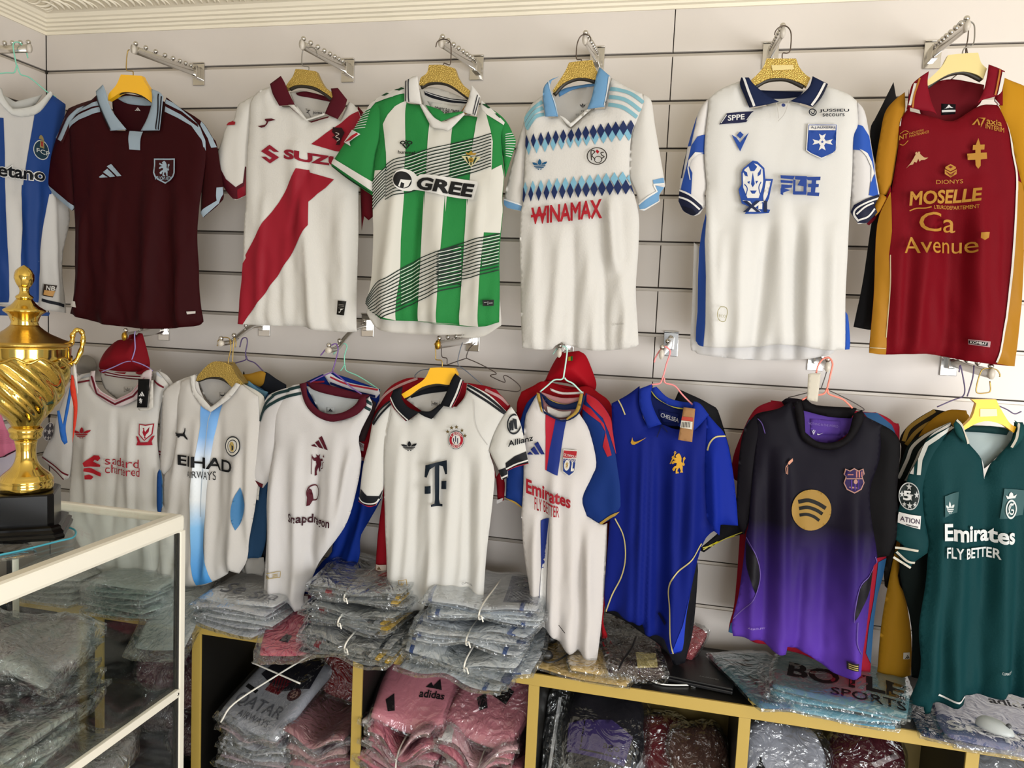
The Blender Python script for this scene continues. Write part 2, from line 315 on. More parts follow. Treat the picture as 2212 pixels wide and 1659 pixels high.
 'rac': [(0, ring(.5, .5, .45, .5)[0]), (0, ring(.5, .5, .45, .5)[1]), (0, ring(.56, .3, .16, .2)[0]), (0, ring(.56, .3, .16, .2)[1]), (1, [(.5, .88), (.62, .76), (.54, .62), (.44, .76)]), (0, band([(.24, .26), (.22, .8), (.4, .74), (.26, .54), (.42, .3)], .05)), (0, band([(.84, .7), (.7, .68), (.74, .54), (.86, .44), (.7, .34)], .05))],
 'rhino': [(0, [(.42, 1.), (.55, .98), (.74, .86), (.78, .66), (1., .66), (.92, .3), (.8, .1), (.98, .08), (.94, .02), (.5, .0), (.16, .0), (.3, .14), (.08, .2), (.0, .46), (.1, .56), (.1, .78), (.16, .86)]), (1, [(.42, .95), (.54, .93), (.69, .84), (.72, .62), (.7, .5), (.6, .3), (.26, .3), (.14, .5), (.14, .76), (.2, .84)]), (0, [(.3, .9), (.42, .97), (.54, .88), (.46, .8), (.36, .8)]), (0, [(.12, .84), (.26, .78), (.28, .7), (.2, .72)]), (0, [(.66, .86), (.56, .76), (.56, .7), (.64, .74)]), (0, [(.42, .78), (.48, .56), (.42, .5), (.37, .56)]), (0, [(.26, .6), (.34, .62), (.32, .56)]), (0, [(.58, .62), (.5, .62), (.52, .56)]), (0, [(.34, .44), (.54, .44), (.48, .38), (.4, .38)]), (0, band([(.18, .56), (.26, .48), (.22, .36)], .025)), (0, band([(.66, .6), (.6, .5), (.64, .38)], .025)),
           (1, [(.80, .62), (.94, .62), (.87, .36), (.76, .2), (.74, .34)]), (1, [(.1, .26), (.34, .24), (.42, .16), (.6, .24), (.76, .24), (.5, .12), (.7, .04), (.28, .04), (.38, .12)]), (1, box4(.6, .09, .72, .2))],
 'dragon': [(0, ring(.55, .6, .31, .37)[0]), (0, ring(.55, .6, .31, .37)[1]), (0, [(.34, .82), (.44, .74), (.48, .5), (.5, .3), (.34, .06), (.16, .04), (.22, .4), (.22, .6)])],
 'ball': [(1, circ(.5, .5, .5, None, 36)), (0, circ(.5, .5, .46, None, 36)), (1, star(.5, .5, .2)), (1, star(.5, .84, .14)), (1, star(.5, .16, .14)), (1, star(.84, .56, .14)), (1, star(.16, .56, .14)), (1, star(.74, .2, .1)), (1, star(.26, .2, .1))],
 'crescent': [(0, circ(.5, .5, .5, None, 36)), (1, [(.42, .52), (.98, .52), (.8, .16), (.55, .02), (.60, .3), (.44, .36), (.38, .06), (.30, .1)])],
 'psg': [(0, circ(.5, .5, .5, .5, 30)), (1, circ(.5, .5, .46, .46, 30)), (2, circ(.5, .46, .3, .3, 24)), (0, [(.46, .7), (.54, .7), (.66, .24), (.56, .24), (.5, .48), (.44, .24), (.34, .24)])],
 'hammers': [(0, ring(.5, .5, .42, .47)[0]), (0, ring(.5, .5, .42, .47)[1]), (0, band([(.26, .26), (.74, .76)], .07, False)), (0, band([(.74, .26), (.26, .76)], .07, False)), (0, band([(.62, .86), (.86, .64)], .07, False)), (0, band([(.38, .86), (.14, .64)], .07, False))],
}
class Shirt:
    def __init__(s, name, label, anchor, Y, yaw=0., folds='', cat='jersey', group=None, wave=.0052, seed=0, plane=None):
        s.A = P(anchor[0], anchor[1], Y) if plane is None else np.array(plane, float)
        s.U = np.array((math.cos(yaw), math.sin(yaw), 0)); s.N = np.array((math.sin(yaw), -math.cos(yaw), 0))
        s.root = empty(name, tuple(s.A), label, cat, group, yaw); s.panels = {}; s.nl = 0
        rnd = random.Random(seed+int(anchor[0])); s.wave = wave
        s.wv = [(rnd.uniform(25, 75), rnd.uniform(-9, 9), rnd.uniform(0, 6.28), rnd.uniform(.5, 1.)) for _ in range(4)]
        s.wv += [(rnd.uniform(70, 130), rnd.uniform(-60, 60), rnd.uniform(0, 6.28), .14) for _ in range(3)]
        s.folds = []
        for ln in folds.split(';'):
            q = ln.split()
            if not q: continue
            v = list(map(float, q)); a, b = s.uv([(v[0], v[1]), (v[2], v[3])]); s.folds.append((a, b, v[4]/1664*2.35*.85, v[5]/1000*2.0))
    def uv(s, pts):
        o = []
        for x, y in px(pts):
            d = ray(x, y); t = ((s.A-CP)@s.N)/(d@s.N); q = CP+d*t-s.A; o.append(np.array((q@s.U, q[2])))
        return o
    def F(s, Q):
        Q = np.asarray(Q); h = np.zeros(len(Q)); k = np.clip((.12-Q[:, 1])/.5, .15, 1)
        for a, b, c, d in s.wv:
            x = Q[:, 0]*a+Q[:, 1]*b+c+.8*np.sin(Q[:, 1]*7+c); h += s.wave*d*k*np.sin(x+.6*np.sin(x))
        for a, b, w, amp in s.folds:
            ab = b-a; L = np.linalg.norm(ab); t = ((Q-a)@ab)/L**2; n = ((Q-a)@np.array((-ab[1], ab[0])))/L
            fade = np.clip(t/.3, 0, 1)**.7*np.clip((1.25-t)/.25, 0, 1)
            h += amp*fade*np.exp(-(n/np.where(n*np.sign(amp) < 0, w*1.1, w*.72))**2)
        return h
    def height(s, p, Q):
        d = edge_dist(Q, p.poly); ins = inside(Q, p.poly); x = np.clip(d/p.w, 0, 1)*ins
        return p.off+s.F(Q)*p.fold+p.T*(1-(1-x)**2)
    def panel(s, name, pts, m, T=.02, w=.055, off=0., fold=1., step=.0085, label=None, host=None, back=True, tex='n', parent=None, sm=True):
        p = Panel(); uv = s.uv(pts)
        if name == 'inner_back':
            c = np.mean(uv, 0); uv = [np.array((c[0]+(q[0]-c[0])*1.18-.004, q[1] if q[1] > c[1] else c[1]+(q[1]-c[1])*1.25)) for q in uv]
        p.poly = np.array(resample(smooth_poly(uv) if sm else uv, .011)); p.T = T; p.w = w; p.off = off; p.fold = fold
        if name in ('collar', 'neckband') and T >= .004: p.T = T = T*.7; p.off = off = off-.007
        if name in ('body', 'sleeve') and T > .011: p.T = T = T*.62; p.w = w = .04
        V, Fc = tri_poly(p.poly, step); h = s.height(p, V)
        d = edge_dist(V, p.poly); x = np.clip(d/w, 0, 1); hb = p.off+s.F(V)*fold-T*.55*(1-(1-x)**2)-.0012
        n = len(V); vs = [(q[0], -a, q[1]) for q, a in zip(V, h)]+[(q[0], -a, q[1]) for q, a in zip(V, hb)]
        A = np.cross(V[Fc[0][1]]-V[Fc[0][0]], V[Fc[0][2]]-V[Fc[0][0]])
        fs = [f for f in Fc]+[tuple(i+n for i in f[::-1]) for f in Fc]
        cnt = {}
        for f in Fc:
            for i in range(3): cnt[(f[i], f[(i+1) % 3])] = 1
        for (i, j) in list(cnt):
            if (j, i) not in cnt: fs.append((j, i, i+n, j+n))
        o = link(name, mesh(name, vs, fs), m if not isinstance(m, str) else fabric(m, tex), parent or s.root)
        if label: o['label'] = label
        p.obj = o; p.name = name; p.layer = 0; return p
    def decal(s, p, polys, c, name, lay=None, clip=True, edges=None, step=.009, label=None, mat_=None, parent=None):
        """print laid on the cloth of panel p; polys in plane coordinates"""
        if lay is None: p.layer += 1; lay = p.layer
        vs = []; fs = []
        todo = []
        if edges is not None: todo.append(tri_edges(edges[0], edges[1], step))
        for q in polys or []:
            q = np.array(resample(q, step))
            if len(q) < 3: continue
            try: todo.append(tri_poly(q, step, p.poly if clip else None))
            except Exception: continue
        for V, F in todo:
            if not len(F): continue
            h = s.height(p, V)+.0013+.0011*lay; b = len(vs)
            vs += [(q[0], -a, q[1]) for q, a in zip(V, h)]
            for f in F:
                a = V[f[0]]; e1 = V[f[1]]-a; e2 = V[f[2]]-a
                if e1[0]*e2[1]-e1[1]*e2[0] < 0: f = f[::-1]
                fs.append(tuple(i+b for i in f))
        if not fs: return None
        o = link(name, mesh(name, vs, fs), mat_ or print_ink(c), parent or s.root)
        if label: o['label'] = label
        return o
    def poly(s, p, pts, c, name='stripe', **k):
        L = pts if isinstance(pts, (list, tuple)) and isinstance(pts[0], str) else [pts]
        sm = k.pop('sm', False); p.layer += 1; k.setdefault('lay', p.layer)
        for q in L: o = s.decal(p, [smooth_poly(s.uv(q)) if sm else s.uv(q)], c, name, **k)
        return o
    def line(s, p, pts, wpx, c, name='piping', sm=True, **k):
        L = pts if isinstance(pts, (list, tuple)) and isinstance(pts[0], str) else [pts]; p.layer += 1; k.setdefault('lay', p.layer)
        for q in L:
            out = []
            u = s.uv(q); u = catmull(u, 5) if sm and len(u) > 2 else u
            u = resample(u, .012, False); a, b = stroke(u, wpx/1664*2.3)
            for i in range(0, len(u)-1, 6):
                j = min(i+6, len(u)-1); out.append(a[i:j+1]+b[i:j+1][::-1])
            o = s.decal(p, out, c, name, **k)
        return o
    def quad(s, q):
        q = s.uv(q)
        if len(q) == 2:
            (x0, y0), (x1, y1) = q; q = [np.array(t) for t in ((x0, y0), (x1, y0), (x1, y1), (x0, y1))]
        return lambda a, b: (q[0]*(1-a)+q[1]*a)*(1-b)+(q[3]*(1-a)+q[2]*a)*b
    def txt(s, p, t, q, c, name='lettering', bold=.012, shear=0., gap=1., warp=None, **k):
        f = s.quad(q); V, E = text_shape(t, bold, shear, gap)
        if warp: V = np.array([(x, y+warp*(4*(x-.5)**2-1)) for x, y in V])
        return s.decal(p, None, c, name, edges=(np.array([f(a, b) for a, b in V]), E), **k)
    def logo(s, p, kind, q, cols, name='crest', label=None):
        f = s.quad(q); root = None; p.layer += 1; lay = p.layer
        by = []
        for k, pl in LOGO[kind]:
            if by and by[-1][0] == k: by[-1][1].append(pl)
            else: by.append([k, [pl]])
        for i, (k, pls) in enumerate(by):
            o = s.decal(p, [[f(a, b) for a, b in pl] for pl in pls], cols[k], name if root is None else 'emblem_layer', lay=lay+i*.45, clip=False, step=.008, parent=root)
            if root is None: root = o
            if root is not None and label: root['label'] = label
        p.layer = lay+len(by)*.45
        return root
def hook(s, pts, c, r=.0016, parent=None, name='hook', off=0., dy=None, m=None):
    """bent wire in the plane of the garment, hung over the rail"""
    u = s.uv(pts); n = len(u); path = [(q[0], -off-(dy[i] if dy else 0), q[1]) for i, q in enumerate(u)]
    return tube(name, catmull(path, 5), r, m or mat('hanger_wire', c, .35, .8 if c in ('#8d8a84', '#a58a4a', '#5b5048') else 0.), parent, 6)
def extrude_me(name, uv, y0, y1, bev=.0):
    V, F = tri_poly(np.array(resample(uv, .02)), .03); n = len(V)
    vs = [(q[0], y0, q[1]) for q in V]+[(q[0], y1, q[1]) for q in V]; fs = list(F)+[tuple(i+n for i in f[::-1]) for f in F]; cnt = {}
    for f in F:
        for i in range(3): cnt[(f[i], f[(i+1) % 3])] = 1
    for (i, j) in list(cnt):
        if (j, i) not in cnt: fs.append((j, i, i+n, j+n))
    return mesh(name, vs, fs, False)
GOLD_HANG = mat('hanger_gold', '#b0954e', .34, .8, bump=('v', 330.), bumpk=.5)
YEL_HANG = mat('hanger_yellow', '#e0a916', .38, .0, spec=.6)
PALE_HANG = mat('hanger_pale_gold', '#cdbd84', .4, .35)
def hanger(s, label, body, hookpts, m, wire='#8d8a84', off=-.004, group='garment hangers on the rails', dy=None, slot=None, lip=None):
    r = link('clothes_hanger', None, None, None, tuple(s.A), (0, 0, s.root.rotation_euler.z), label, 'hanger', group)
    uv = smooth_poly(s.uv(body)); o = link('hanger_body', extrude_me('hanger_body', uv, -off-.009, -off+.009), m, r)
    if slot: link('label_plate', extrude_me('label_plate', s.uv(slot), -off-.0115, -off-.008), PALE_HANG, o)
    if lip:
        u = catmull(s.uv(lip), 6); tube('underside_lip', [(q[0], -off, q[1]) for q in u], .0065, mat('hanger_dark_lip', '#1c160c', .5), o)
    if hookpts: hook(s, hookpts, wire, .0017, r, off=off, dy=dy)
    return r
def wire_hanger(s, label, segs, c, off=-.002, r=.0021, group='wire hangers on the rails'):
    R = link('wire_hanger', None, None, None, tuple(s.A), (0, 0, s.root.rotation_euler.z), label, 'hanger', group)
    for i, q in enumerate(segs): hook(s, q, c, r, R, 'hook' if i == 0 else 'shoulder_wire', off)
    return R
# ------------------------------------------------------------------ room
XS, XR, ZC = 2.394, 5.4, 2.826          # panel seam, right wall, top of the slat panels
def ZK(k): return 2.68-.15*(k-1)
SLAT = mat('slat_melamine', '#d3ccc5', .38, bump=('n', 60.), bumpk=.03, spec=.5)
GROOVE = mat('groove_core', '#4a423a', .8)
ALU = mat('groove_aluminium', '#b3aba0', .4, .35)
PLASTER = mat('cornice_plaster', '#ece4d0', .7, bump=('n', 25.), bumpk=.15)
PAINT = mat('wall_paint', '#cfc8bc', .8)
FLOORM = mat('floor_tile', '#bfb5a4', .5)
FR = -5.4
link('floor', box_me('floor', 0, XR, FR, .03, -.1, 0), FLOORM, kind='structure')
link('ceiling', box_me('ceiling', 0, XR, FR, .03, 2.96, 3.05), PLASTER, kind='structure')
wb = link('wall_back', box_me('wall_back', 0, XR, .014, .1, 0, 2.96), GROOVE, kind='structure')
wl = link('wall_left', box_me('wall_left', -.1, -.014, FR, .1, 0, 2.96), GROOVE, kind='structure')
def slat_mesh(n, L, h): return box_me(n, .0015, L-.0015, .0, .0135, .0, h, .0015)
g = .0068
spans = [(0, XS), (XS, 4.788), (4.788, XR)]
tops = [ZC-.004]+[ZK(k)-g for k in range(1, 19)]; bots = [ZK(k)+g for k in range(1, 19)]+[.02]
for x0, x1 in spans:
    std = slat_mesh('slat', x1-x0, .15-2*g)
    ins = box_me('groove_insert', 0, x1-x0, 0, .008, 0, .0095)
    for t, b in zip(tops, bots):
        me = std if abs(t-b-(.15-2*g)) < 1e-4 else slat_mesh('slat', x1-x0, t-b)
        link('slat', me, SLAT, wb, (x0, 0, b))
    for k in range(1, 19): link('groove_insert', ins, ALU, wb, (x0+.002, .0055, ZK(k)-g-.0005))
LW = 4.6
std = slat_mesh('slat', LW, .15-2*g); ins = box_me('groove_insert', 0, LW, 0, .008, 0, .0095)
for t, b in zip(tops, bots):
    me = std if abs(t-b-(.15-2*g)) < 1e-4 else slat_mesh('slat', LW, t-b)
    link('slat', me, SLAT, wl, (0, -LW, b), (0, 0, math.pi/2))
for k in range(1, 19): link('groove_insert', ins, ALU, wl, (-.0055, -LW, ZK(k)-g-.0005), (0, 0, math.pi/2))
# right wall with a wide window, front wall with the shop opening
wr = link('wall_right', box_me('wall_right', XR, XR+.15, FR, .1, 0, .75), PAINT, kind='structure')
for nm, y0, y1, z0, z1 in (('lintel', FR, .1, 2.75, 2.96), ('pier', -.85, .1, .75, 2.75), ('pier', FR, -3.4, .75, 2.75)):
    box(nm, PAINT, XR, XR+.15, y0, y1, z0, z1, parent=wr)
wf = link('wall_front', box_me('wall_front', 0, 1.4, FR-.15, FR, 0, 2.96), PAINT, kind='structure')
box('pier', PAINT, 4.8, XR+.15, FR-.15, FR, 0, 2.96, parent=wf); box('lintel', PAINT, 1.4, 4.8, FR-.15, FR, 2.75, 2.96, parent=wf)
# cornice with a mitred corner
prof = [(.0, ZC-.008), (.006, ZC-.008), (.008, ZC+.002), (.020, ZC+.004), (.023, ZC+.011), (.035, ZC+.013), (.038, ZC+.021), (.050, ZC+.023), (.053, ZC+.031), (.062, ZC+.034), (.070, ZC+.045), (.15, ZC+.062), (.22, ZC+.078), (.235, ZC+.09), (.26, ZC+.092), (.29, ZC+.134)]
def cornice(name, pts):
    v = []; f = []
    for q in pts:
        for d, z in prof: v.append(q(d, z))
    n = len(prof)
    for i in range(len(pts)-1):
        for k in range(n-1): f.append((i*n+k, i*n+k+1, (i+1)*n+k+1, (i+1)*n+k))
    return link(name, mesh(name, v, f, False), PLASTER, kind='structure')
tb = cornice('trim_1', [lambda d, z: (d, -d, z), lambda d, z: (XR, -d, z)])
tl = cornice('trim_2', [lambda d, z: (d, -d, z), lambda d, z: (d, -LW, z)])
def leaf_me():
    vs, fs = [], []
    for x, s, l in ((0, 1, 1.), (.028, .8, .8), (-.022, .7, .7), (.05, .5, .55)):
        path = [(x, .0, -.004), (x+.022*s, .02*l, .006), (x+.03*s, .05*l, .007), (x+.012*s, .085*l, .005), (x-.02*s, .10*l, .006), (x-.03*s, .085*l, -.002)]
        p = catmull(path, 4); tube_geo(p, [max(.0015, .0062*s*math.sin(math.pi*(i+1)/(len(p)+1))) for i in range(len(p))], 6, vs, fs)
    return mesh('leaf_relief', vs, fs)
LM = leaf_me(); tilt = math.atan2(.033, .15)
for i in range(22):
    link('leaf_relief', LM, PLASTER, tb, (.16+i*.1, -.085, ZC+.046), (0, 0, 0)).rotation_euler = (math.pi+tilt*-1, 0, 0)
for i in range(9):
    link('leaf_relief', LM, PLASTER, tl, (.085, -.16-i*.1, ZC+.046), (0, 0, 0)).rotation_euler = (math.pi-tilt, 0, math.pi/2)
# ------------------------------------------------------------------ display arms
BALL = lathe_me('ball', [(.0006, -.0080), (.0050, -.0062), (.0075, -.0027), (.008, 0), (.0075, .0027), (.0050, .0062), (.0006, .0080)], 12)
def arm(base, tip, label, Yt=-.33, n=9, wave=None, plate=True, group='chrome garment racks', dark=False, tipm=None, X=None):
    b = P(*base, -.002); t = P(*tip, Yt)
    if wave: pts = [b]+[P(x, y, Y) for x, y, Y in wave]+[t]
    else: pts = [b, b*.6+t*.4, t]
    r = empty('garment_rack', tuple(b), label, 'garment rack', group)
    loc = [q-b for q in pts]; path = catmull(loc, 8)
    if wave: o = tube('bar', path, .0085, CHROME, r, 12)
    else:
        v, f = tube_geo(path, .0135, 14, sx=.42); o = link('bar', mesh('bar', v, f), CHROME, r)
    e = path[-1]; d = path[-1]-path[-2]; d /= np.linalg.norm(d)
    v, f = tube_geo([e-d*.012, e+d*.003], .0145 if not wave else .0098, 14, sx=.5 if not wave else 1); link('end_cap', mesh('end_cap', v, f), tipm or mat('end_cap_plastic', '#bdb6ab', .45), r)
    for k in range(n):
        i = (len(path)-1)*(1-k*(.9/max(n-1, 1)))-.5; j = int(max(0, min(len(path)-2, i))); q = path[j]+(path[j+1]-path[j])*(i-j)
        link('ball', BALL, CHROME, r, tuple(q+np.array((0, 0, .0205 if not wave else .0165))))
    if plate:
        pl = box('bracket', CHROME, -.024, .024, -.004, .001, -.042, .036, .0015, r)
        box('bracket_lip', CHROME, -.024, .024, -.008, .001, .036, .04, .001, pl)
        box('socket', CHROME, -.0095, .0095, -.03, -.003, -.02, .02, .002, r)
    return r
arm((430, 160), (287, 106), 'chrome garment rack with ball studs above the maroon jersey with pale blue collar')
arm((752, 152), (651, 96), 'chrome garment rack with ball studs above the white jersey with the red sash')
arm((1030, 146), (952, 92), 'chrome garment rack with ball studs above the green and white striped jersey')
arm((1290, 128), (1263, 85), 'chrome garment rack with ball studs above the white jersey with diamond rows')
arm((1664, 120), (1691, 70), 'chrome garment rack with ball studs above the white jersey with navy collar')
arm((2014, 118), (2090, 55), 'chrome garment rack with ball studs above the red and gold jersey')
arm((355, 712), (268, 727), 'chrome garment rack with a gold tip above the crumpled red cap', n=4, tipm=mat('brass_tip', '#c79a3a', .3, 1.))
arm((572, 702), (476, 742), 'wavy chrome arm holding the gold hangers of the white jersey with sky blue centre stripe', wave=[(545, 705, -.09), (520, 722, -.18), (500, 738, -.26)], n=4)
arm((795, 702), (709, 757), 'wavy chrome arm holding purple and mint wire hangers', wave=[(770, 708, -.09), (748, 728, -.18), (728, 752, -.26)], n=4)
arm((1022, 733), (945, 745), 'straight chrome arm crowded with hooks above the white jersey with black collar', n=6, tipm=mat('brass_tip', '#c79a3a', .3, 1.))
arm((1225, 745), (1208, 762), 'chrome arm seen end on above the small red cap with a flag patch', n=3)
arm((1449, 742), (1429, 766), 'short chrome arm on a brass bracket above the royal blue polo jersey', n=3)
arm((1762, 772), (1788, 793), 'chrome arm with a pink hook and paper tag above the purple and black jersey', n=3)
arm((2050, 782), (2143, 808), 'chrome arm crowded with wire hooks above the dark green jersey', n=5)
# arm on the left wall
r = empty('garment_rack', (0, P(20, 98, 0)[1]-.30, 2.655), 'chrome garment rack on the side wall above the white and blue striped jersey', 'garment rack', 'chrome garment racks')
LA = r.location.copy()
r.location = (0, -.384, 2.632); LA = r.location
v, f = tube_geo([(.0, 0, 0), (.15, 0, 0), (.305, 0, 0)], .0135, 14, sx=.42); link('bar', mesh('bar', v, f), CHROME, r)
v, f = tube_geo([(.296, 0, 0), (.309, 0, 0)], .0145, 14, sx=.5); link('end_cap', mesh('end_cap', v, f), mat('end_cap_plastic', '#bdb6ab', .45), r)
for k in range(9): link('ball', BALL, CHROME, r, (.30-k*.032, 0, .0205))
box('bracket', CHROME, -.001, .004, -.024, .024, -.042, .036, .0015, r)
# ------------------------------------------------------------------ low shelf unit along the back wall
GOLDB = mat('shelf_gold_laminate', '#a68d45', .42, bump=('n', 90.), bumpk=.05)
BLACKB = mat('shelf_black_laminate', '#131210', .35, bump=('n', 300.), bumpk=.05)
BACKG = mat('shelf_back_board', '#7d6a35', .55, var=.25)
ZT, YF = .742, -.38
sh = empty('shelf_unit', (2., 0, 0), 'low black and gold open shelf unit below the hanging jerseys', 'shelf unit')
def sbox(n, m, x0, x1, y0, y1, z0, z1, bev=.001, parent=sh):
    return box(n, m, x0-2., x1-2., y0, y1, z0, z1, bev, parent)
tp = sbox('top_board', BLACKB, .02, 4.4, YF+.004, -.006, ZT-.034, ZT-.0006); sbox('edge_band', GOLDB, .02, 4.4, YF-.002, YF+.006, ZT-.036, ZT+.001, .001, tp)
bt = sbox('bottom_board', BLACKB, .02, 4.4, YF+.004, -.006, .06, .094); sbox('edge_band', GOLDB, .02, 4.4, YF-.002, YF+.006, .058, .096, .001, bt)
sbox('back_board', BACKG, .02, 4.4, -.012, -.002, .06, ZT-.03)
for x in (.03, .567, .952, 1.538, 2.114, 2.73, 3.321, 3.9, 4.385):
    d = sbox('divider', BLACKB, x-.014, x+.014, YF+.006, -.012, .094, ZT-.034); sbox('edge_band', GOLDB, x-.0165, x+.0165, YF-.002, YF+.007, .096, ZT-.036, .001, d)
# ------------------------------------------------------------------ glass display case
WHT = mat('case_white_aluminium', '#e4e0d2', .35, spec=.5)
def glass_mat():
    M = bpy.data.materials.new('case_glass'); M.use_nodes = True; nt = M.node_tree; nt.nodes.clear()
    o = nt.nodes.new('ShaderNodeOutputMaterial'); t = nt.nodes.new('ShaderNodeBsdfTransparent'); gl = nt.nodes.new('ShaderNodeBsdfGlossy'); mx = nt.nodes.new('ShaderNodeMixShader'); fr = nt.nodes.new('ShaderNodeMapRange'); lw = nt.nodes.new('ShaderNodeLayerWeight'); lw.inputs[0].default_value = .25; nt.links.new(lw.outputs['Facing'], fr.inputs[0]); fr.inputs[3].default_value = .03; fr.inputs[4].default_value = .16
    t.inputs[0].default_value = (.965, .98, .97, 1); gl.inputs['Roughness'].default_value = .02
    nt.links.new(fr.outputs[0], mx.inputs[0]); nt.links.new(t.outputs[0], mx.inputs[1]); nt.links.new(gl.outputs[0], mx.inputs[2]); nt.links.new(mx.outputs[0], o.inputs[0]); return M
GLASS = glass_mat()
CX0, CX1, CY0, CY1, CZ = .385, 1.03, -.55, -1.95, 1.167
cs = empty('display_case', (CX0, CY0, 0), 'white framed glass display case with the trophy on top', 'display case')
def cbox(n, m, x0, x1, y0, y1, z0, z1, bev=.001, parent=cs, **k): return box(n, m, x0-CX0, x1-CX0, y0-CY0, y1-CY0, z0, z1, bev, parent, **k)
b_ = .012
cbox('top_rail', WHT, CX1-.05, CX1, CY1, CY0, CZ-.055, CZ, b_); cbox('top_rail', WHT, CX0, CX0+.05, CY1, CY0, CZ-.055, CZ, b_)
cbox('top_rail', WHT, CX0+.03, CX1-.03, CY0-.022, CY0, CZ-.03, CZ-.002, .006); cbox('top_rail', WHT, CX0+.03, CX1-.03, CY1, CY1+.05, CZ-.055, CZ, b_)
for x in (CX0, CX1-.024):
    for y in (CY0-.024, CY1): 
        po = cbox('post', WHT, x, x+.024, y, y+.024, .02, CZ-.05, .003)
        if y == CY0-.024: cbox('seal', mat('rubber_seal', '#1b1a18', .6), x+.004, x+.02, y-.006, y+.001, .05, CZ-.055, .001, po)
cbox('top_glass', GLASS, CX0+.04, CX1-.04, CY1+.04, CY0-.02, CZ-.012, CZ-.006, 0)
cbox('side_glass', GLASS, CX1-.014, CX1-.009, CY1+.02, CY0-.03, .1, CZ-.05, 0); cbox('rear_glass', GLASS, CX0+.02, CX1-.02, CY0-.014, CY0-.009, .1, CZ-.03, 0)
sg = cbox('glass_shelf', GLASS, CX0+.02, CX1-.02, CY1+.03, CY0-.03, .612, .619, 0); br = cbox('shelf_bar', WHT, CX1-.012, CX1+.002, CY1+.03, CY0-.026, .592, .617, .002)
tube('screw', [(CX1-CX0+.001, CY0-.035-CY0, .6045), (CX1-CX0+.0035, -.035, .6045)], .0045, CHROME, br)
cbox('base_panel', WHT, CX0, CX1, CY1, CY0, .02, .1, .004)
# ================================================================== upper row of jerseys
TOPG = 'jerseys hanging in the upper row'
RED = '#8e1524'
# ---- maroon with pale blue collar
s = Shirt('football_jersey', 'dark maroon jersey with pale blue polo collar and shoulder stripes', (290, 330), -.325, 0, '255 380 235 690 22 9;340 360 320 690 26 10;395 420 400 700 20 9;190 420 175 680 18 8', group=TOPG)
MR, PB = '#360408', '#a9bccb'
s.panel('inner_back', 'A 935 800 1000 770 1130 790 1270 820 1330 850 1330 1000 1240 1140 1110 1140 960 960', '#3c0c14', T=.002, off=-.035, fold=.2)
lb = s.panel('inner_collar', 'A 940 815 1060 795 1320 845 1318 872 1180 880 1030 862', PB, T=.003, off=-.03, fold=.2)
sl = s.panel('sleeve', 'A 852 815 600 900 540 950 460 1160 420 1300 G 355 10 600 215 628 180 A 602 1260 700 1000', MR, T=.022, off=-.012)
sr = s.panel('sleeve', 'A 1430 860 1690 1020 1790 1160 1835 1250 G 1885 50 1850 150 1720 272 1692 235 A 1700 1250 1560 1000', MR, T=.022, off=-.012)
b = s.panel('body', 'A 850 790 860 900 970 1110 1110 1118 1230 1125 1340 1100 1395 900 1420 830 1690 1060 1760 1290 G 1690 250 1685 600 1700 1000 1718 1165 1650 1205 1300 1226 900 1186 585 1096 635 860 640 600 634 200 A 602 1260 590 1040 700 920', MR)
sl2 = s.poly(sl, ['A 850 840 600 940 545 1000 490 1120 455 1170 540 1215 575 1130 600 1090 700 1020 860 960', 'G 352 12 600 217 628 180 390 -15'], PB, 'shoulder_stripe_and_cuff')
s.poly(sl, ['A 850 815 640 890 560 985 500 1110 470 1180 490 1190 530 1110 580 1010 660 925 850 850', 'A 850 900 660 985 600 1050 540 1190 525 1210 545 1225 575 1145 605 1090 690 1010 850 940'], '#3a080d', 'stripe_gap')
s.poly(b, ['A 600 1100 700 1030 870 960 860 915 690 985 602 1050', 'A 1420 885 1560 955 1690 1060 1760 1290 1785 1270 1700 1060 1560 920 1425 850', 'A 1425 960 1540 1015 1650 1080 1735 1200 1745 1260 1775 1240 1700 1090 1560 985 1428 915', 'A 862 900 700 960 610 1010 605 985 690 935 855 862'], PB, 'shoulder_stripe', clip=True)
s.poly(sr, ['A 1700 1060 1770 1180 1800 1260 1835 1250 1790 1150 1700 1010', 'G 1885 10 1890 60 1850 150 1720 275 1690 235 1840 130 1845 20'], PB, 'shoulder_stripe_and_cuff')
fl = s.panel('collar', 'A 910 735 850 790 870 900 970 1125 1110 1115 1000 980 955 880 935 800', PB, T=.006, w=.02, off=.024, fold=.6)
fr = s.panel('collar', 'A 1322 770 1390 800 1420 835 1408 960 1390 1122 1230 1125 1290 1010 1325 880', PB, T=.006, w=.02, off=.024, fold=.6)
s.line(fl, 'A 862 830 880 900 925 1010 975 1118', 3.2, '#1a1418'); s.line(fr, ['A 1388 815 1385 960 1365 1118', 'A 1412 835 1402 960 1385 1120'], 3, '#1a1418')
s.poly(b, 'A 1115 1120 1225 1125 1222 1290 1135 1285', PB, 'placket')
s.logo(b, 'bars', 'A 880 1525 1070 1510 1050 1400 860 1415', [PB], 'maker_logo'); s.logo(b, 'villa', 'A 1350 1575 1525 1575 1525 1362 1345 1362', [PB, MR], 'crest')
s.txt(b, 'ASTON VILLA', 'A 1365 1515 1500 1515 1500 1545 1365 1545', PB, 'crest_lettering')
s.logo(lb, 'bars', 'A 1100 925 1150 928 1145 898 1102 896', ['#e6dede'], 'neck_logo'); s.poly(b, 'G 672 985 712 995 715 1045 680 1035', '#d8d2cc', 'hem_tag'); s.poly(b, 'G 1635 1080 1685 1075 1685 1095 1640 1103', '#d8d2cc', 'hem_print')
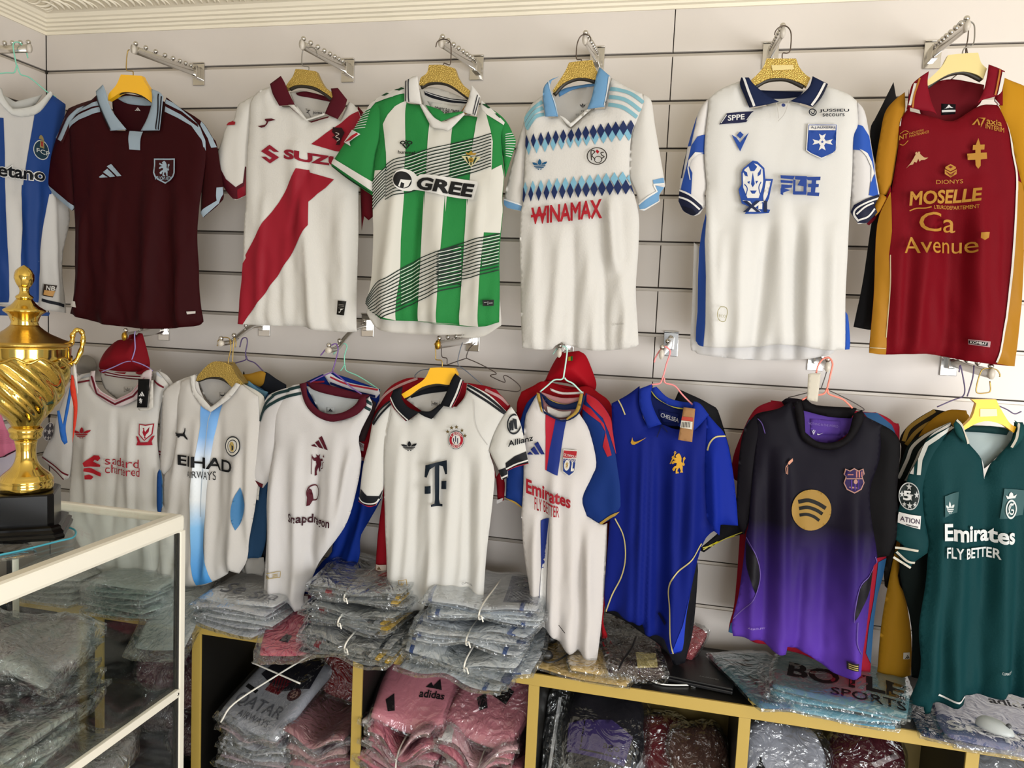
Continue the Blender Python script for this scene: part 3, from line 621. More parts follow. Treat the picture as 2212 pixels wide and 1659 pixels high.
hanger(s, 'yellow plastic hanger holding the maroon jersey', 'A 1040 640 1215 650 1240 700 1280 760 1326 850 1326 900 1240 830 1150 795 1050 790 980 830 930 860 940 800 1000 730', 'A 1098 420 1085 430 1075 480 1070 580 1085 600 1125 605 1130 640', YEL_HANG, '#a58a4a', lip='A 950 815 1050 780 1130 778 1230 820 1320 880')
# ---- white with red sash
s = Shirt('football_jersey', 'white jersey with dark maroon collar and broad red diagonal sash', (650, 420), -.30, 0, '640 300 690 720 26 12;575 420 560 690 20 7;745 420 755 700 22 9;672 330 640 480 14 -6', group=TOPG)
WH, DM = '#efece6', '#5a1623'
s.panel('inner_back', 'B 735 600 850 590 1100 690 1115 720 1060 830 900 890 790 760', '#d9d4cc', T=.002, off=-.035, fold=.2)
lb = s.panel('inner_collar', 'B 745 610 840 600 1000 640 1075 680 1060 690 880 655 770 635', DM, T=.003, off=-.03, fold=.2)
nk = s.panel('neck_label', 'B 830 745 985 770 985 860 890 850', '#dcd7cf', T=.001, off=-.031, fold=.2, w=.01)
s.txt(nk, 'joma', 'B 895 800 975 803 975 772 895 768', '#3a3338', 'neck_lettering'); s.txt(nk, 'SINCE 1965', 'B 905 832 980 836 980 822 905 818', '#8d8888', 'neck_lettering', bold=0); s.logo(nk, 'runner', 'B 838 790 880 785 880 762 838 766', ['#3a3338'], 'neck_logo')
sl = s.panel('sleeve', 'B 590 580 460 620 330 690 270 730 230 860 180 900 110 1100 58 1240 60 1290 150 1430 230 1530 275 1535 370 1490 372 1280 390 900', WH, T=.02, off=-.014)
s.poly(sl, ['B 58 1243 140 1270 190 1370 275 1440 330 1400 345 1260 380 1270 380 1500 275 1540 220 1530 150 1440 60 1300'], DM, 'cuff'); s.poly(sl, 'B 176 905 185 860 215 848 235 870 265 880 262 905', '#b01c2c', 'sleeve_logo')
s.poly(sl, 'B 290 1460 340 1430 360 1280 380 1280 378 1490 275 1540', '#8e1528', 'cuff_lining')
sr = s.panel('sleeve', 'B 1290 730 1340 790 1400 900 1440 1100 H 1445 0 1445 160 1390 215 1350 180 1325 300 1318 60', '#6d1220', T=.02, off=-.02)
b = s.panel('body', 'B 590 575 620 680 670 755 800 750 900 885 1060 830 1165 870 1240 710 1290 745 1340 850 1330 1100 1325 1430 H 1320 0 1318 300 1306 640 1300 1000 1305 1170 1180 1175 940 1150 830 1125 620 1122 340 1110 296 1105 330 800 345 500 350 200 B 360 1600 365 1260 390 900 400 720 470 620', WH, tex='v')
RS = '#a51d30'
s.poly(b, ['B 935 1080 1120 945 1330 785 1345 800 1345 1160 1140 1140', 'B 825 1292 912 1296 920 1320 1130 1380 1060 1450 H 990 0 920 70 925 270 790 480 650 700 510 900 345 1110 296 1105 330 800 345 590 375 545 370 520 540 240 B 660 1580'], RS, 'sash')
s.txt(b, 'SUZUKI', 'B 705 1208 1420 1310 1420 1230 705 1122', '#9b1f33', 'sponsor_lettering', bold=.05, clip=True); s.logo(b, 'esse', 'B 515 1245 668 1248 668 1088 510 1088', ['#9b1f33'], 'sponsor_logo'); s.logo(b, 'runner', 'B 486 945 640 940 640 866 486 866', [DM], 'maker_logo')
s.poly(b, ['B 1125 940 1200 945 1225 985 1190 1060 1185 1090 1150 1090 1165 1060 1120 1025 1145 1010 1120 980'], '#2a0c12', 'bull_crest'); s.line(b, 'B 1150 985 1180 1000 1150 1020 1185 1040 1160 1060', 1.4, '#e8d8d0', 'crest_lines')
s.poly(b, 'H 1185 908 1250 914 1236 1033 1172 1025', '#16130f', 'hem_tag'); s.logo(b, 'runner', 'H 1188 1010 1228 1012 1230 978 1190 978', ['#f0eee8'], 'tag_logo'); s.line(b, ['H 1192 970 1236 975', 'H 1195 940 1238 946', 'H 1195 952 1238 958'], 1.2, '#8a857d', 'tag_lines', sm=False)
fl = s.panel('collar', 'B 680 503 590 572 615 660 668 756 800 748 750 650 712 560', DM, T=.006, w=.02, off=.024, fold=.5); fr = s.panel('collar', 'B 1105 610 1165 606 1243 705 1220 780 1162 870 1055 822 1090 740 1120 680', DM, T=.006, w=.02, off=.024, fold=.5)
vn = s.panel('neckband', 'B 750 752 800 752 905 872 1055 822 1060 838 900 890', WH, T=.003, w=.01, off=.022, fold=.8); s.poly(b, ['B 755 765 780 770 885 870 895 885', 'B 920 893 1090 845 1085 862 945 902'], DM, 'neckband_stripe')
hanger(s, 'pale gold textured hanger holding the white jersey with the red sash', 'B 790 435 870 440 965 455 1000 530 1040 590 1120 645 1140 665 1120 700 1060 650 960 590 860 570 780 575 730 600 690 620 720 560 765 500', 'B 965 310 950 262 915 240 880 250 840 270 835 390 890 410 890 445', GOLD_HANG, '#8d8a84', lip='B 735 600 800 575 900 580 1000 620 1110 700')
# ---- green and white stripes
s = Shirt('football_jersey', 'green and white striped jersey with thin diagonal line bands and white collar', (940, 450), -.355, 0, '870 330 840 700 24 10;955 360 950 700 26 9;1040 380 1035 700 20 8;905 400 885 700 14 -5', group=TOPG)
GR, BK = '#2f8f48', '#1d1d1f'
s.panel('hem_back', 'H 1440 600 1420 780 1352 1000 1375 1050 1430 1130 1500 1165 1700 1190 2000 1200 2212 1195 I 300 1218 520 1222 680 1130 700 1090 690 900 300 800', '#e3e0d8', T=.006, off=-.03, fold=.6)
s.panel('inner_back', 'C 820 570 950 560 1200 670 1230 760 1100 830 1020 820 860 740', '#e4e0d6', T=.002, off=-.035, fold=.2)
nb = s.panel('inner_collar', 'C 822 590 900 615 1050 655 1195 670 1200 700 1050 690 900 655 830 625', '#23252c', T=.002, off=-.032, w=.01, fold=.2)
s.line(nb, ['C %d 640 %d 625' % (x, x+10) for x in ()] or ['C 830 600 900 628 1050 668 1195 685'], 1.6, '#e6e6e6', 'herringbone_tape')
nk = s.panel('neck_label', 'C 850 680 1150 720 1130 815 1020 820 900 750', '#e8e4da', T=.001, off=-.033, fold=.2, w=.01); s.txt(nk, 'SOMOS BALOMPIE', 'C 913 768 1125 808 1130 762 918 725', '#1b1b1c', 'neck_lettering', bold=.01)
sl = s.panel('sleeve', 'C 700 580 580 610 440 680 380 740 300 860 180 1040 62 1225 62 1260 200 1370 395 1500 412 1480 440 1150 560 850', GR, T=.022, off=-.006)
s.poly(sl, ['C 700 575 580 605 440 675 430 720 700 640', 'C 440 690 380 730 360 780 400 770 440 720'], WH, 'shoulder_panel'); s.poly(sl, ['C 580 600 640 578 700 602 650 622', 'C 450 648 500 622 560 640 520 662'], '#134a2a', 'shoulder_chevron')
s.poly(sl, 'C 62 1235 75 1190 415 1395 412 1475', WH, 'cuff'); s.line(sl, 'C 62 1258 200 1362 400 1488', 3, '#12361e', 'cuff_edge')
s.line(sl, ['C %d %d %d %d %d %d' % (385-i*11, 735+i*23, 360-i*12, 745+i*23, 330-i*10, 725+i*24) for i in range(0)]+['C %d %d %d %d' % (335-i*11, 800+i*21, 410-i*6, 770+i*24) for i in range(8)], 1.5, '#e8efe8', 'pinstripe', sm=False)
s.poly(sl, 'C 160 1050 215 990 205 945 232 945 330 998 230 1060 245 1098', '#f0f0ee', 'sleeve_patch'); s.poly(sl, 'C 175 1058 240 1010 300 985 310 1000 240 1045', '#c4202f', 'patch_stroke')
sr = s.panel('sleeve', 'C 1350 720 1450 780 1540 860 1600 970 1625 1050 1580 1200 1535 1350 1500 1100 1400 820', GR, T=.02, off=-.016)
s.line(sr, ['C %d %d %d %d' % (1545, 985+i*20, 1625, 960+i*24) for i in range(10)], 1.5, '#e8efe8', 'pinstripe', sm=False, clip=True)
b = s.panel('body', 'C 705 560 705 720 850 745 940 930 1110 870 1200 830 1310 840 1345 700 1450 790 1545 890 1510 1000 1525 1200 1535 1350 1520 1530 I 735 150 715 360 705 560 708 800 700 1090 540 1130 200 1108 0 1085 H 2212 1125 1850 1085 1580 1070 1440 1010 1380 930 1420 780 1440 600 1450 300 C 415 1600 420 1330 440 1150 470 1000 440 800 430 720 580 640', GR, tex='v')
s.poly(b, ['C 515 910 560 830 620 760 705 700 705 900 710 1100 700 1500 H 1730 0 1700 400 1690 700 1660 900 1645 1075 1440 1010 1380 930 1420 780 1445 400 1450 0 C 420 1450 440 1300 550 1300 545 1150', 'C 905 895 940 935 1110 880 1105 940 1090 1100 1075 1350 1055 1659 I 260 0 240 350 215 700 190 1105 0 1085 H 2190 1110 1830 1080 1860 600 1895 0 C 870 1640 885 1350 895 1100', 'C 1310 845 1330 740 1345 700 1380 780 1430 960 1450 1060 1440 1300 1400 1659 I 612 30 585 400 560 650 535 1130 370 1115 400 650 440 30 C 1235 1600 1262 1300 1275 1100 1300 950', 'C 1440 1300 1520 1250 1535 1350 1525 1500 I 735 100 735 150 715 330 590 330 612 30'], '#eceadf', 'white_stripe')
s.poly(b, ['C 700 575 580 605 440 675 430 722 705 640', 'C 1345 700 1450 780 1545 880 1540 915 1400 830 1345 770'], WH, 'shoulder_panel'); s.poly(b, ['C 1352 735 1390 730 1455 760 1405 772', 'C 1460 815 1505 812 1545 850 1500 852', 'C 580 602 640 580 695 602 650 622'], '#134a2a', 'shoulder_chevron')
la, lb_ = [], []
for i in range(12):
    y = i*28
    la.append('C 545 %d 620 %d 715 %d 900 %d 1090 %d 1280 %d 1440 %d' % (1262+y*.95, 1215+y, 1190+y, 1128+y, 1085+y*.95, 1040+y*.92, 992+y*.9))
    lb_.append('H 1385 %d 1480 %d 1600 %d 1700 %d 1860 %d 2040 %d 2212 %d I 200 %d 420 %d 580 %d 715 %d' % (905+y*.5, 765+y*1.05, 720+y, 640+y*1.1, 550+y*1.15, 490+y*1.1, 440+y*1.1, 500+y*.75, 415+y, 375+y, 335+y))
ext = ['C 420 %d 470 %d 550 %d' % (1390+i*27, 1345+i*26, 1275+i*26) for i in range(10)]
s.line(b, la+lb_+ext, 2.1, '#20302a', 'diagonal_line'); s.line(b, ['C 900 %d 1090 %d' % (1138+i*28, 1093+i*27) for i in range(11)], 2.2, '#efeee6', 'diagonal_line', sm=False)
s.line(b, ['C 715 %d 895 %d' % (1203+i*28, 1140+i*28) for i in range(10)]+['C 1095 %d 1280 %d' % (1097+i*26.6, 1052+i*25.8) for i in range(11)]+['H 1700 %d 1860 %d' % (655+i*31, 565+i*32) for i in range(10)]+['H 2040 %d 2212 %d' % (505+i*31, 455+i*31) for i in range(10)]+['I 580 %d 715 %d' % (388+i*28, 348+i*28) for i in range(9)]+['C 425 %d 550 %d' % (1400+i*27, 1288+i*26) for i in range(9)], 1.5, '#eef2ea', 'diagonal_line', sm=False)
s.logo(b, 'bee', 'C 658 1130 785 1130 785 1050 658 1050', [BK], 'maker_logo'); s.txt(b, 'hummel', 'C 655 1168 798 1175 798 1143 655 1138', BK, 'maker_lettering', bold=.02)
s.logo(b, 'betis', 'C 1190 1275 1355 1285 1355 1145 1195 1135', ['#e2d9a8', '#1c3a26', '#b58f30'], 'crest')
s.poly(b, 'C 625 1380 650 1325 710 1300 780 1320 820 1360 900 1345 1330 1405 1335 1440 1300 1560 1100 1535 820 1475 760 1485 690 1480 640 1440', '#f4f3ef', 'sponsor_patch', sm=True)
s.logo(b, 'crescent', 'C 632 1460 775 1468 775 1325 632 1318', [BK, '#f4f3ef'], 'sponsor_logo'); s.txt(b, 'GREE', 'C 805 1468 1285 1545 1315 1432 835 1362', BK, 'sponsor_lettering', bold=.045)
s.poly(b, 'I 588 905 678 900 675 952 590 955', BK, 'hem_tag'); s.line(b, ['I 632 915 632 945', 'I 600 925 625 922', 'I 640 930 668 928'], 1., '#cfcfcf', 'tag_print', sm=False)
fl = s.panel('collar', 'C 705 555 770 515 815 505 825 580 850 748 780 735 705 722', '#f1efe9', T=.006, w=.02, off=.026, fold=.4); fr = s.panel('collar', 'C 1270 580 1310 625 1348 680 1330 760 1310 848 1198 810 1240 720 1262 640', '#f1efe9', T=.006, w=.02, off=.026, fold=.4)
s.line(fl, ['C 720 548 718 722', 'C 742 535 745 728'], 2.6, '#2b2b33'); s.line(fr, ['C 1345 690 1302 842', 'C 1328 670 1288 835'], 2., '#2b2b33')
vn = s.panel('neckband', 'C 830 745 860 748 950 850 1020 895 1060 885 1205 812 1215 830 1110 940 1070 970 1020 955 940 940 905 890', '#f1efe9', T=.004, w=.012, off=.024, fold=.6)
s.panel('inner_front_green', 'C 880 750 1000 790 1040 825 1200 805 1190 820 1015 892 950 850', GR, T=.002, w=.01, off=.018, fold=.3)
sw = s.panel('swing_tag', 'C 1235 655 1268 672 1200 800 1135 802', '#b98a55', T=.001, w=.01, off=-.02, fold=0.); s.poly(sw, 'C 1215 712 1235 740 1205 790 1178 770', '#efe9dc', 'tag_label')
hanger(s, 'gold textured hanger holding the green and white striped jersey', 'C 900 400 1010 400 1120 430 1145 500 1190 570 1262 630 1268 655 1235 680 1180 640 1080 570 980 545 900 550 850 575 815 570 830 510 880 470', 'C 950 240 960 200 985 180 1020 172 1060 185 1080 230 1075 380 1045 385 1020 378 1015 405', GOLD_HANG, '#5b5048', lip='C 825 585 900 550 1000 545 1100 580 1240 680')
# ---- white with diamond rows
s = Shirt('football_jersey', 'white jersey with rows of blue diamonds, red lettering and light blue collar', (1260, 450), -.34, 0, '1160 460 1155 740 18 8;1215 470 1205 745 24 9;1265 440 1280 740 22 8;1320 420 1330 560 16 14;1345 560 1350 740 18 8;1300 430 1306 740 10 -7;1240 480 1238 740 9 -5', group=TOPG)
LB, NV, SK = '#79aad6', '#1d2f5f', '#86bfd9'
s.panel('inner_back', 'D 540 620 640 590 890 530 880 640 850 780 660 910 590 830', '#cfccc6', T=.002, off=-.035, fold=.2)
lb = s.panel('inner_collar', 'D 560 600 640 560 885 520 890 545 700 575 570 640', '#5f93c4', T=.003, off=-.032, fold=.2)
nk = s.panel('neck_label', 'D 690 690 850 680 850 820 700 830', '#d0cdc7', T=.001, off=-.034, w=.01, fold=.2); s.logo(nk, 'trefoil', 'D 748 738 798 738 798 698 748 698', ['#2a2a30'], 'neck_logo'); s.txt(nk, 'M', 'D 762 772 782 772 782 762 762 762', '#3a3a40', 'neck_lettering'); s.txt(nk, '11 11 11', 'D 715 808 820 800 820 782 715 790', '#55555a', 'neck_lettering', bold=0)
sl = s.panel('sleeve', 'D 350 730 290 830 265 900 180 1200 105 1540 130 1610 262 1642 275 1480 300 1100', '#dfdcd6', T=.016, off=-.014)
s.poly(sl, 'D 105 1535 265 1590 262 1642 130 1612 103 1600', LB, 'cuff'); s.line(sl, ['D 105 1538 265 1592', 'D 104 1608 150 1622 262 1645'], 3, '#eef2f4', 'cuff_edge', sm=False)
sr = s.panel('sleeve', 'D 1300 640 1370 700 1400 900 1460 1250 1485 1400 1480 1440 1440 1500 1440 1560 1310 1640 1265 1630 1240 1480 1180 1330 1200 1000 1240 830', '#efece7', T=.024, off=-.004)
s.poly(sr, ['D 1385 1385 1475 1358 1482 1400 1392 1420', 'D 1262 1590 1330 1540 1420 1480 1410 1430 1482 1440 1440 1500 1445 1555 1310 1640 1275 1632'], LB, 'cuff'); s.line(sr, ['D 1390 1425 1480 1410', 'D 1270 1636 1320 1630 1440 1560 1445 1500', 'D 1262 1588 1335 1535 1420 1478 1395 1430'], 3.2, '#f4f4f2', 'cuff_edge', sm=False)
b = s.panel('body', 'D 505 545 460 640 350 730 290 840 300 1000 290 1300 275 1560 I 890 160 880 400 885 700 890 1000 905 1310 1130 1325 1190 1290 1240 1260 1300 1290 1540 1335 1830 1310 1895 1280 1885 1100 1870 800 1890 500 1898 200 D 1225 1500 1185 1330 1200 1000 1260 850 1310 740 1290 640 1160 580 1028 505 1000 620 975 770 860 790 690 940 650 920 590 830 500 850 460 800 470 640', '#eceae4', tex='v')
s.line(b, ['D 275 890 350 790 445 715', 'D 290 925 370 820 450 765', 'D 310 950 390 850 460 820', 'D 1020 605 1180 640 1305 720', 'D 1010 675 1150 705 1280 790', 'D 1005 740 1130 770 1250 845'], 7.5, '#8cc0d0', 'shoulder_stripe')
def diamonds(top, y0s, n, h, w0, skip=0):
    out = []
    for i in range(n):
        t = i/(n-1); x = top[0]+(top[2]-top[0])*t; y = top[1]+(top[3]-top[1])*t; out.append('D %d %d %d %d %d %d %d %d' % (x, y-h, x+w0*(.7+.5*t), y, x, y+h, x-w0*(.7+.5*t), y))
    return out
s.poly(b, diamonds((330, 1110, 1180, 985), 0, 13, 62, 32), SK, 'light_diamond'); s.poly(b, diamonds((310, 1060, 1200, 935), 0, 15, 62, 31), NV, 'navy_diamond')
s.poly(b, diamonds((300, 1455, 1200, 1365), 0, 14, 58, 30), SK, 'light_diamond'); s.poly(b, diamonds((285, 1510, 1225, 1440), 0, 15, 66, 31), NV, 'navy_diamond')
s.logo(b, 'trefoil', 'D 365 1308 492 1300 492 1205 365 1212', ['#1d5a86'], 'maker_logo'); s.logo(b, 'rac', 'D 828 1262 1000 1258 1000 1110 828 1115', ['#3a3330', '#b51f2c'], 'crest')
s.txt(b, 'WINAMAX', 'I 990 268 1590 212 1590 48 990 122', '#b3202e', 'sponsor_lettering', bold=.03, gap=.95); s.poly(b, 'I 990 185 1118 165 1118 190 990 208', '#b3202e', 'sponsor_bar')
s.txt(b, 'CLIMACOOL', 'I 1675 1118 1780 1108 1780 1094 1675 1102', '#a5a29c', 'hem_print', bold=0)
fl = s.panel('collar', 'D 590 512 505 550 455 640 475 850 585 850 560 730 515 610 530 545', LB, T=.006, w=.02, off=.026, fold=.4); fr = s.panel('collar', 'D 935 432 1025 510 1005 640 975 768 830 788 870 680 905 520', LB, T=.006, w=.02, off=.026, fold=.4)
s.line(fr, 'D 1022 515 1005 640 980 762', 4, '#e9e7e2'); s.line(fl, 'D 505 552 520 620 560 740 588 845', 2.5, '#cfe0ec')
s.panel('neckband', 'D 590 835 650 905 690 940 860 790 830 786 690 905 640 860', '#f3f2ee', T=.004, w=.012, off=.024, fold=.5)
hanger(s, 'gold ribbed hanger holding the white jersey with diamond rows', 'D 670 380 780 365 870 360 905 450 930 480 900 530 800 510 720 515 620 560 540 640 530 620 590 530 640 450', 'D 850 185 845 150 800 130 760 155 735 220 728 310 735 345 770 345 768 370', GOLD_HANG, '#5b5048', lip='D 540 650 620 560 720 515 800 512 890 535')
# ---- white with navy collar
s = Shirt('football_jersey', 'white jersey with navy collar, blue star crest and rhinoceros emblem', (1690, 470), -.345, 0, '1600 460 1590 765 28 11;1660 480 1625 770 14 -8;1690 420 1690 765 20 10;1750 440 1745 770 24 12;1800 480 1790 770 18 11;1720 470 1718 770 11 -8;1560 500 1545 760 16 8;1530 400 1540 700 12 6', group=TOPG)
NB, RB = '#1d2a4e', '#2a50a8'
s.panel('hem_back', 'J 470 400 455 900 440 1290 480 1345 560 1375 1000 1418 1400 1410 1640 1370 1690 1320 1500 1200', '#e6e4e4', T=.008, off=-.03, fold=.7)
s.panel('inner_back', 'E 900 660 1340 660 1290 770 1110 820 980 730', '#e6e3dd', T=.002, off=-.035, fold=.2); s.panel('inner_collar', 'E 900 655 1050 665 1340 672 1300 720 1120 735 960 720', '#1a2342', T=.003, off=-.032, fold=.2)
sl = s.panel('sleeve', 'E 560 730 480 790 420 900 340 1160 280 1430 258 1640 J 340 60 380 140 460 180 520 165 580 80 560 0 E 500 1500 480 1200 510 900', '#eeebe8', T=.022, off=-.008)
s.poly(sl, ['E 385 890 422 890 365 1165 325 1170', 'E 515 1055 420 1090 370 1160 325 1350 285 1500 268 1595 365 1615 378 1400 345 1330 360 1270 420 1230 520 1240', 'E 268 1590 380 1600 330 1560'], RB, 'sleeve_panel'); s.poly(sl, ['E 318 1180 335 1180 290 1440 268 1440'], NB, 'sleeve_bar')
s.poly(sl, 'E 475 1225 400 1225 345 1290 335 1360 355 1460 362 1460 345 1350 370 1290 430 1240', '#f2f1ee', 'sleeve_flash'); s.poly(sl, 'J 335 -60 440 10 530 85 545 120 500 165 460 185 380 145 338 60', '#161c38', 'cuff'); s.line(sl, ['J 338 20 430 60 520 130', 'J 340 -40 445 15 545 95'], 3.5, '#f2f1ee', 'cuff_stripe'); s.poly(sl, 'J 370 100 460 130 490 165 460 180 390 145', '#0e1226', 'cuff_opening')
sr = s.panel('sleeve', 'E 1790 780 1850 860 1890 1040 1950 1400 1985 1600 K 985 80 940 170 965 230 880 320 800 330 735 230 740 160 E 1740 1400 1750 1100', '#eceaea', T=.022, off=-.008)
s.poly(sr, ['E 1790 985 1830 1000 1890 1080 1920 1250 1945 1440 1970 1600 1880 1590 1895 1480 1940 1400 1900 1300 1840 1215 1750 1195 1755 1080'], '#2f5cc0', 'sleeve_panel'); s.poly(sr, 'E 1800 1195 1870 1230 1910 1300 1930 1390 1900 1480 1905 1350 1860 1260', '#f2f1ee', 'sleeve_flash')
s.poly(sr, 'K 985 75 860 120 760 170 732 230 790 320 880 325 965 235 940 170', '#161c38', 'cuff'); s.line(sr, ['K 985 105 870 150 780 200 760 250 800 310', 'K 800 300 880 270 940 200', 'K 780 250 850 190 930 150'], 3.2, '#f2f1ee', 'cuff_stripe')
b = s.panel('body', 'E 790 610 620 680 520 760 510 900 480 1200 500 1500 J 570 0 570 160 540 300 505 560 500 800 485 1250 560 1300 970 1305 1170 1280 1330 1290 1470 1310 1600 1330 1740 1325 1760 1290 1760 900 1780 500 1795 200 E 1740 1400 1750 1100 1790 980 1780 780 1700 720 1520 650 1400 850 1220 800 1110 805 880 850 830 720', '#efedea', tex='f')
s.poly(b, 'J 565 140 545 260 515 450 505 700 500 1000 480 1250 480 1295 550 1298 565 1100 570 700 560 400 575 200', RB, 'side_panel', clip=True); s.panel('side_panel', 'J 1760 1000 1785 1050 1805 1250 1800 1322 1758 1325', '#2f5cc0', T=.004, off=.0, w=.01)
s.poly(b, 'E 605 995 670 900 898 876 835 975', '#22264a', 'sponsor_patch'); s.txt(b, 'SPPE', 'E 678 965 820 952 820 905 678 918', '#f2f2f2', 'sponsor_lettering', bold=.02); s.line(b, ['E 620 985 668 915', 'E 838 960 888 890'], 1.6, '#e8e8e8', 'patch_stroke', sm=False)
s.logo(b, 'vee', 'E 710 1225 855 1225 855 1050 710 1060', [RB], 'maker_logo'); s.logo(b, 'auxerre', 'E 1335 1290 1605 1290 1605 995 1345 995', [RB, '#f4f3f0'], 'crest'); s.txt(b, 'A.J.AUXERRE', 'E 1378 1042 1588 1042 1588 1018 1378 1018', '#26345f', 'crest_lettering', bold=.01)
s.txt(b, 'JUSSIEU', 'E 1450 902 1700 902 1700 872 1450 872', '#1f2430', 'sponsor_lettering', bold=.02); s.txt(b, 'secours', 'E 1475 938 1660 936 1660 910 1475 910', '#1f2430', 'sponsor_lettering', bold=.01)
f_ = [q for q in ring(1393, 897, 25, 34, 24)]
s.poly(b, ['E '+' '.join('%.0f %.0f' % q for q in h_) for h_ in f_]+['E 1372 890 1385 915 1405 915 1415 880 1408 880 1400 905 1388 905 1380 890'], '#1f2430', 'sponsor_logo')
s.logo(b, 'rhino', 'J 855 180 1115 180 E 1068 1310 755 1310', [RB, '#f4f3f0'], 'sponsor_emblem'); s.txt(b, 'X1', 'J 880 165 1085 165 1085 70 880 70', NB, 'emblem_lettering', bold=.02)
s.poly(b, ['E 1118 1435 1240 1440 1225 1470 1120 1462', 'E 1118 1475 1222 1482 1220 1502 1120 1498', 'E 1125 1512 1218 1518 1212 1540 1150 1545 1200 1560 1118 1590', 'E 1118 1545 1140 1548 1140 1605 1118 1595', 'E 1240 1440 1340 1445 1335 1600 1232 1598 1238 1570 1310 1572 1312 1530 1260 1520 1285 1475 1240 1470', 'E 1335 1450 1455 1448 1452 1478 1418 1480 1415 1508 1440 1510 1438 1535 1412 1538 1408 1580 1445 1582 1440 1612 1340 1606 1345 1578 1372 1578 1375 1538 1348 1535 1350 1508 1378 1506 1380 1480 1345 1478', 'E 1225 1470 1245 1475 1240 1598 1222 1596'], '#2b4a9c', 'sponsor_characters')
s.line(b, ['J 690 962 735 966 748 1000 740 1050 725 1083 690 1080 668 1050 668 1000 690 962'], 1.3, '#a29a68', 'hem_tag'); s.txt(b, 'ECO', 'J 678 1048 735 1052 735 1028 678 1026', '#a29a68', 'hem_lettering', bold=0)
s.line(b, ['E 1085 820 1095 900 1100 960', 'E 1190 805 1150 920 1095 985'], 1.5, '#cfccc6', 'placket'); s.poly(b, ['E '+' '.join('%.0f %.0f' % q for q in circ(1143, 845, 16))], '#3c4a86', 'button')
fl = s.panel('collar', 'E 790 600 780 660 820 760 860 855 980 835 1110 805 1010 750 900 660 855 600', NB, T=.006, w=.02, off=.026, fold=.4); fr = s.panel('collar', 'E 1395 590 1525 655 1470 770 1395 850 1320 825 1205 800 1290 750 1365 680', NB, T=.006, w=.02, off=.026, fold=.4)
s.line(fl, 'E 808 600 850 720 900 845', 4.5, '#f0efec'); s.line(fr, 'E 1498 650 1440 760 1385 840', 4.5, '#f0efec'); s.line(fl, 'E 790 610 830 730 875 852', 5, '#0f1530'); s.line(fr, 'E 1518 662 1465 770 1405 850', 5, '#0f1530')
hanger(s, 'gold dotted hanger with a blank label plate holding the white jersey with navy collar', 'E 1010 425 1260 425 1290 500 1340 560 1385 590 1350 665 1290 630 1180 595 1040 595 940 640 900 660 865 620 940 550 985 490', 'E 1080 215 1090 180 1120 150 1160 135 1200 155 1222 210 1215 340 1190 370 1150 372 1145 425', GOLD_HANG, '#5b5048', slot='E 1050 485 1235 482 1240 520 1060 528', lip='E 905 665 1000 610 1100 592 1200 600 1330 660')
# ---- black jersey behind the red and gold one
s = Shirt('football_jersey', 'black jersey half hidden behind the red and gold jersey', (1930, 450), -.24, .12, '', group=TOPG)
s.panel('body', 'F 1100 700 1000 900 900 1120 930 1300 K 960 0 900 400 840 800 757 1210 900 1235 1200 1250 1300 800 1250 0', '#26262a', T=.018); s.panel('sleeve', 'F 1040 910 960 990 895 1120 940 1400 1000 1500 1050 1200', '#1f1f22', T=.014, off=.004)
wire_hanger(s, 'thin wire hanger of the half hidden black jersey', ['F 1690 210 1720 190 1740 230 1735 330 1720 400', 'F 1720 400 1700 560 1560 700 1250 880', 'F 1722 400 1760 560 1860 680'], '#5b5048', r=.0016)
# ---- red and gold
s = Shirt('football_jersey', 'deep red jersey with gold sleeves and side panels and gold sponsor lettering', (2050, 450), -.33, 0, '2010 420 1965 765 24 11;2060 400 2040 770 30 -9;2110 380 2110 770 26 12;1950 460 1930 750 14 8;2150 420 2145 760 16 8;2085 450 2070 770 12 -7', group=TOPG)
RD, GO, GP = '#7c0416', '#b8801f', '#bf8a35'
s.panel('inner_back', 'F 1370 700 1500 670 1650 640 1880 690 1850 840 1650 1000 1450 1000 1400 880', '#6d0a18', T=.002, off=-.035, fold=.2); nk = s.panel('neck_label', 'F 1540 855 1665 860 1660 945 1540 955', '#18141a', T=.001, w=.01, off=-.032, fold=.1)
s.logo(nk, 'twins', 'F 1562 905 1640 905 1640 868 1562 866', ['#efefef'], 'neck_logo'); s.poly(nk, 'F 1535 915 1658 912 1658 930 1535 935', '#e8e8e8', 'neck_bar')
sl = s.panel('sleeve', 'F 1200 780 1100 860 1030 960 990 1150 950 1400 965 1550 990 1659 K 1050 80 1080 0 F 1100 1500 1140 1250 1200 960', GO, T=.022, off=-.006)
cu = s.panel('cuff', 'K 985 75 1010 80 1050 110 1000 200 945 265 940 180', GO, T=.006, w=.015, off=.0); s.panel('cuff_band', 'K 880 320 910 270 945 262 1000 200 960 280 905 335', '#7d0f22', T=.004, w=.01, off=-.02)
sr = s.panel('sleeve', 'F 2020 640 2212 720 2330 780 2360 1100 2400 1659 K 2330 200 2250 280 2212 100 F 2140 1400 2080 1100 1990 900', '#d2971f', T=.02, off=-.008)
b = s.panel('body', 'F 1230 760 1210 930 1150 1050 1140 1250 1110 1450 1075 1659 K 1075 0 960 330 930 900 890 1350 885 1430 1020 1445 1380 1440 1700 1495 1960 1530 2130 1545 2160 1300 2195 800 2205 400 2212 0 F 2212 1659 2150 1400 2080 1100 1990 900 1960 840 2030 640 2030 900 1840 900 1640 1020 1540 1030 1450 1000 1240 950', RD, tex='f')
s.poly(b, ['K 1070 60 1070 400 1045 600 1055 900 1025 1200 1028 1445 880 1435 885 1350 930 900 950 330 960 300 1000 200', 'K 2140 -40 2130 300 2100 650 2050 1100 1990 1400 1965 1520 2130 1550 2160 1300 2195 800 2210 400 2215 0'], GO, 'side_panel', clip=True)
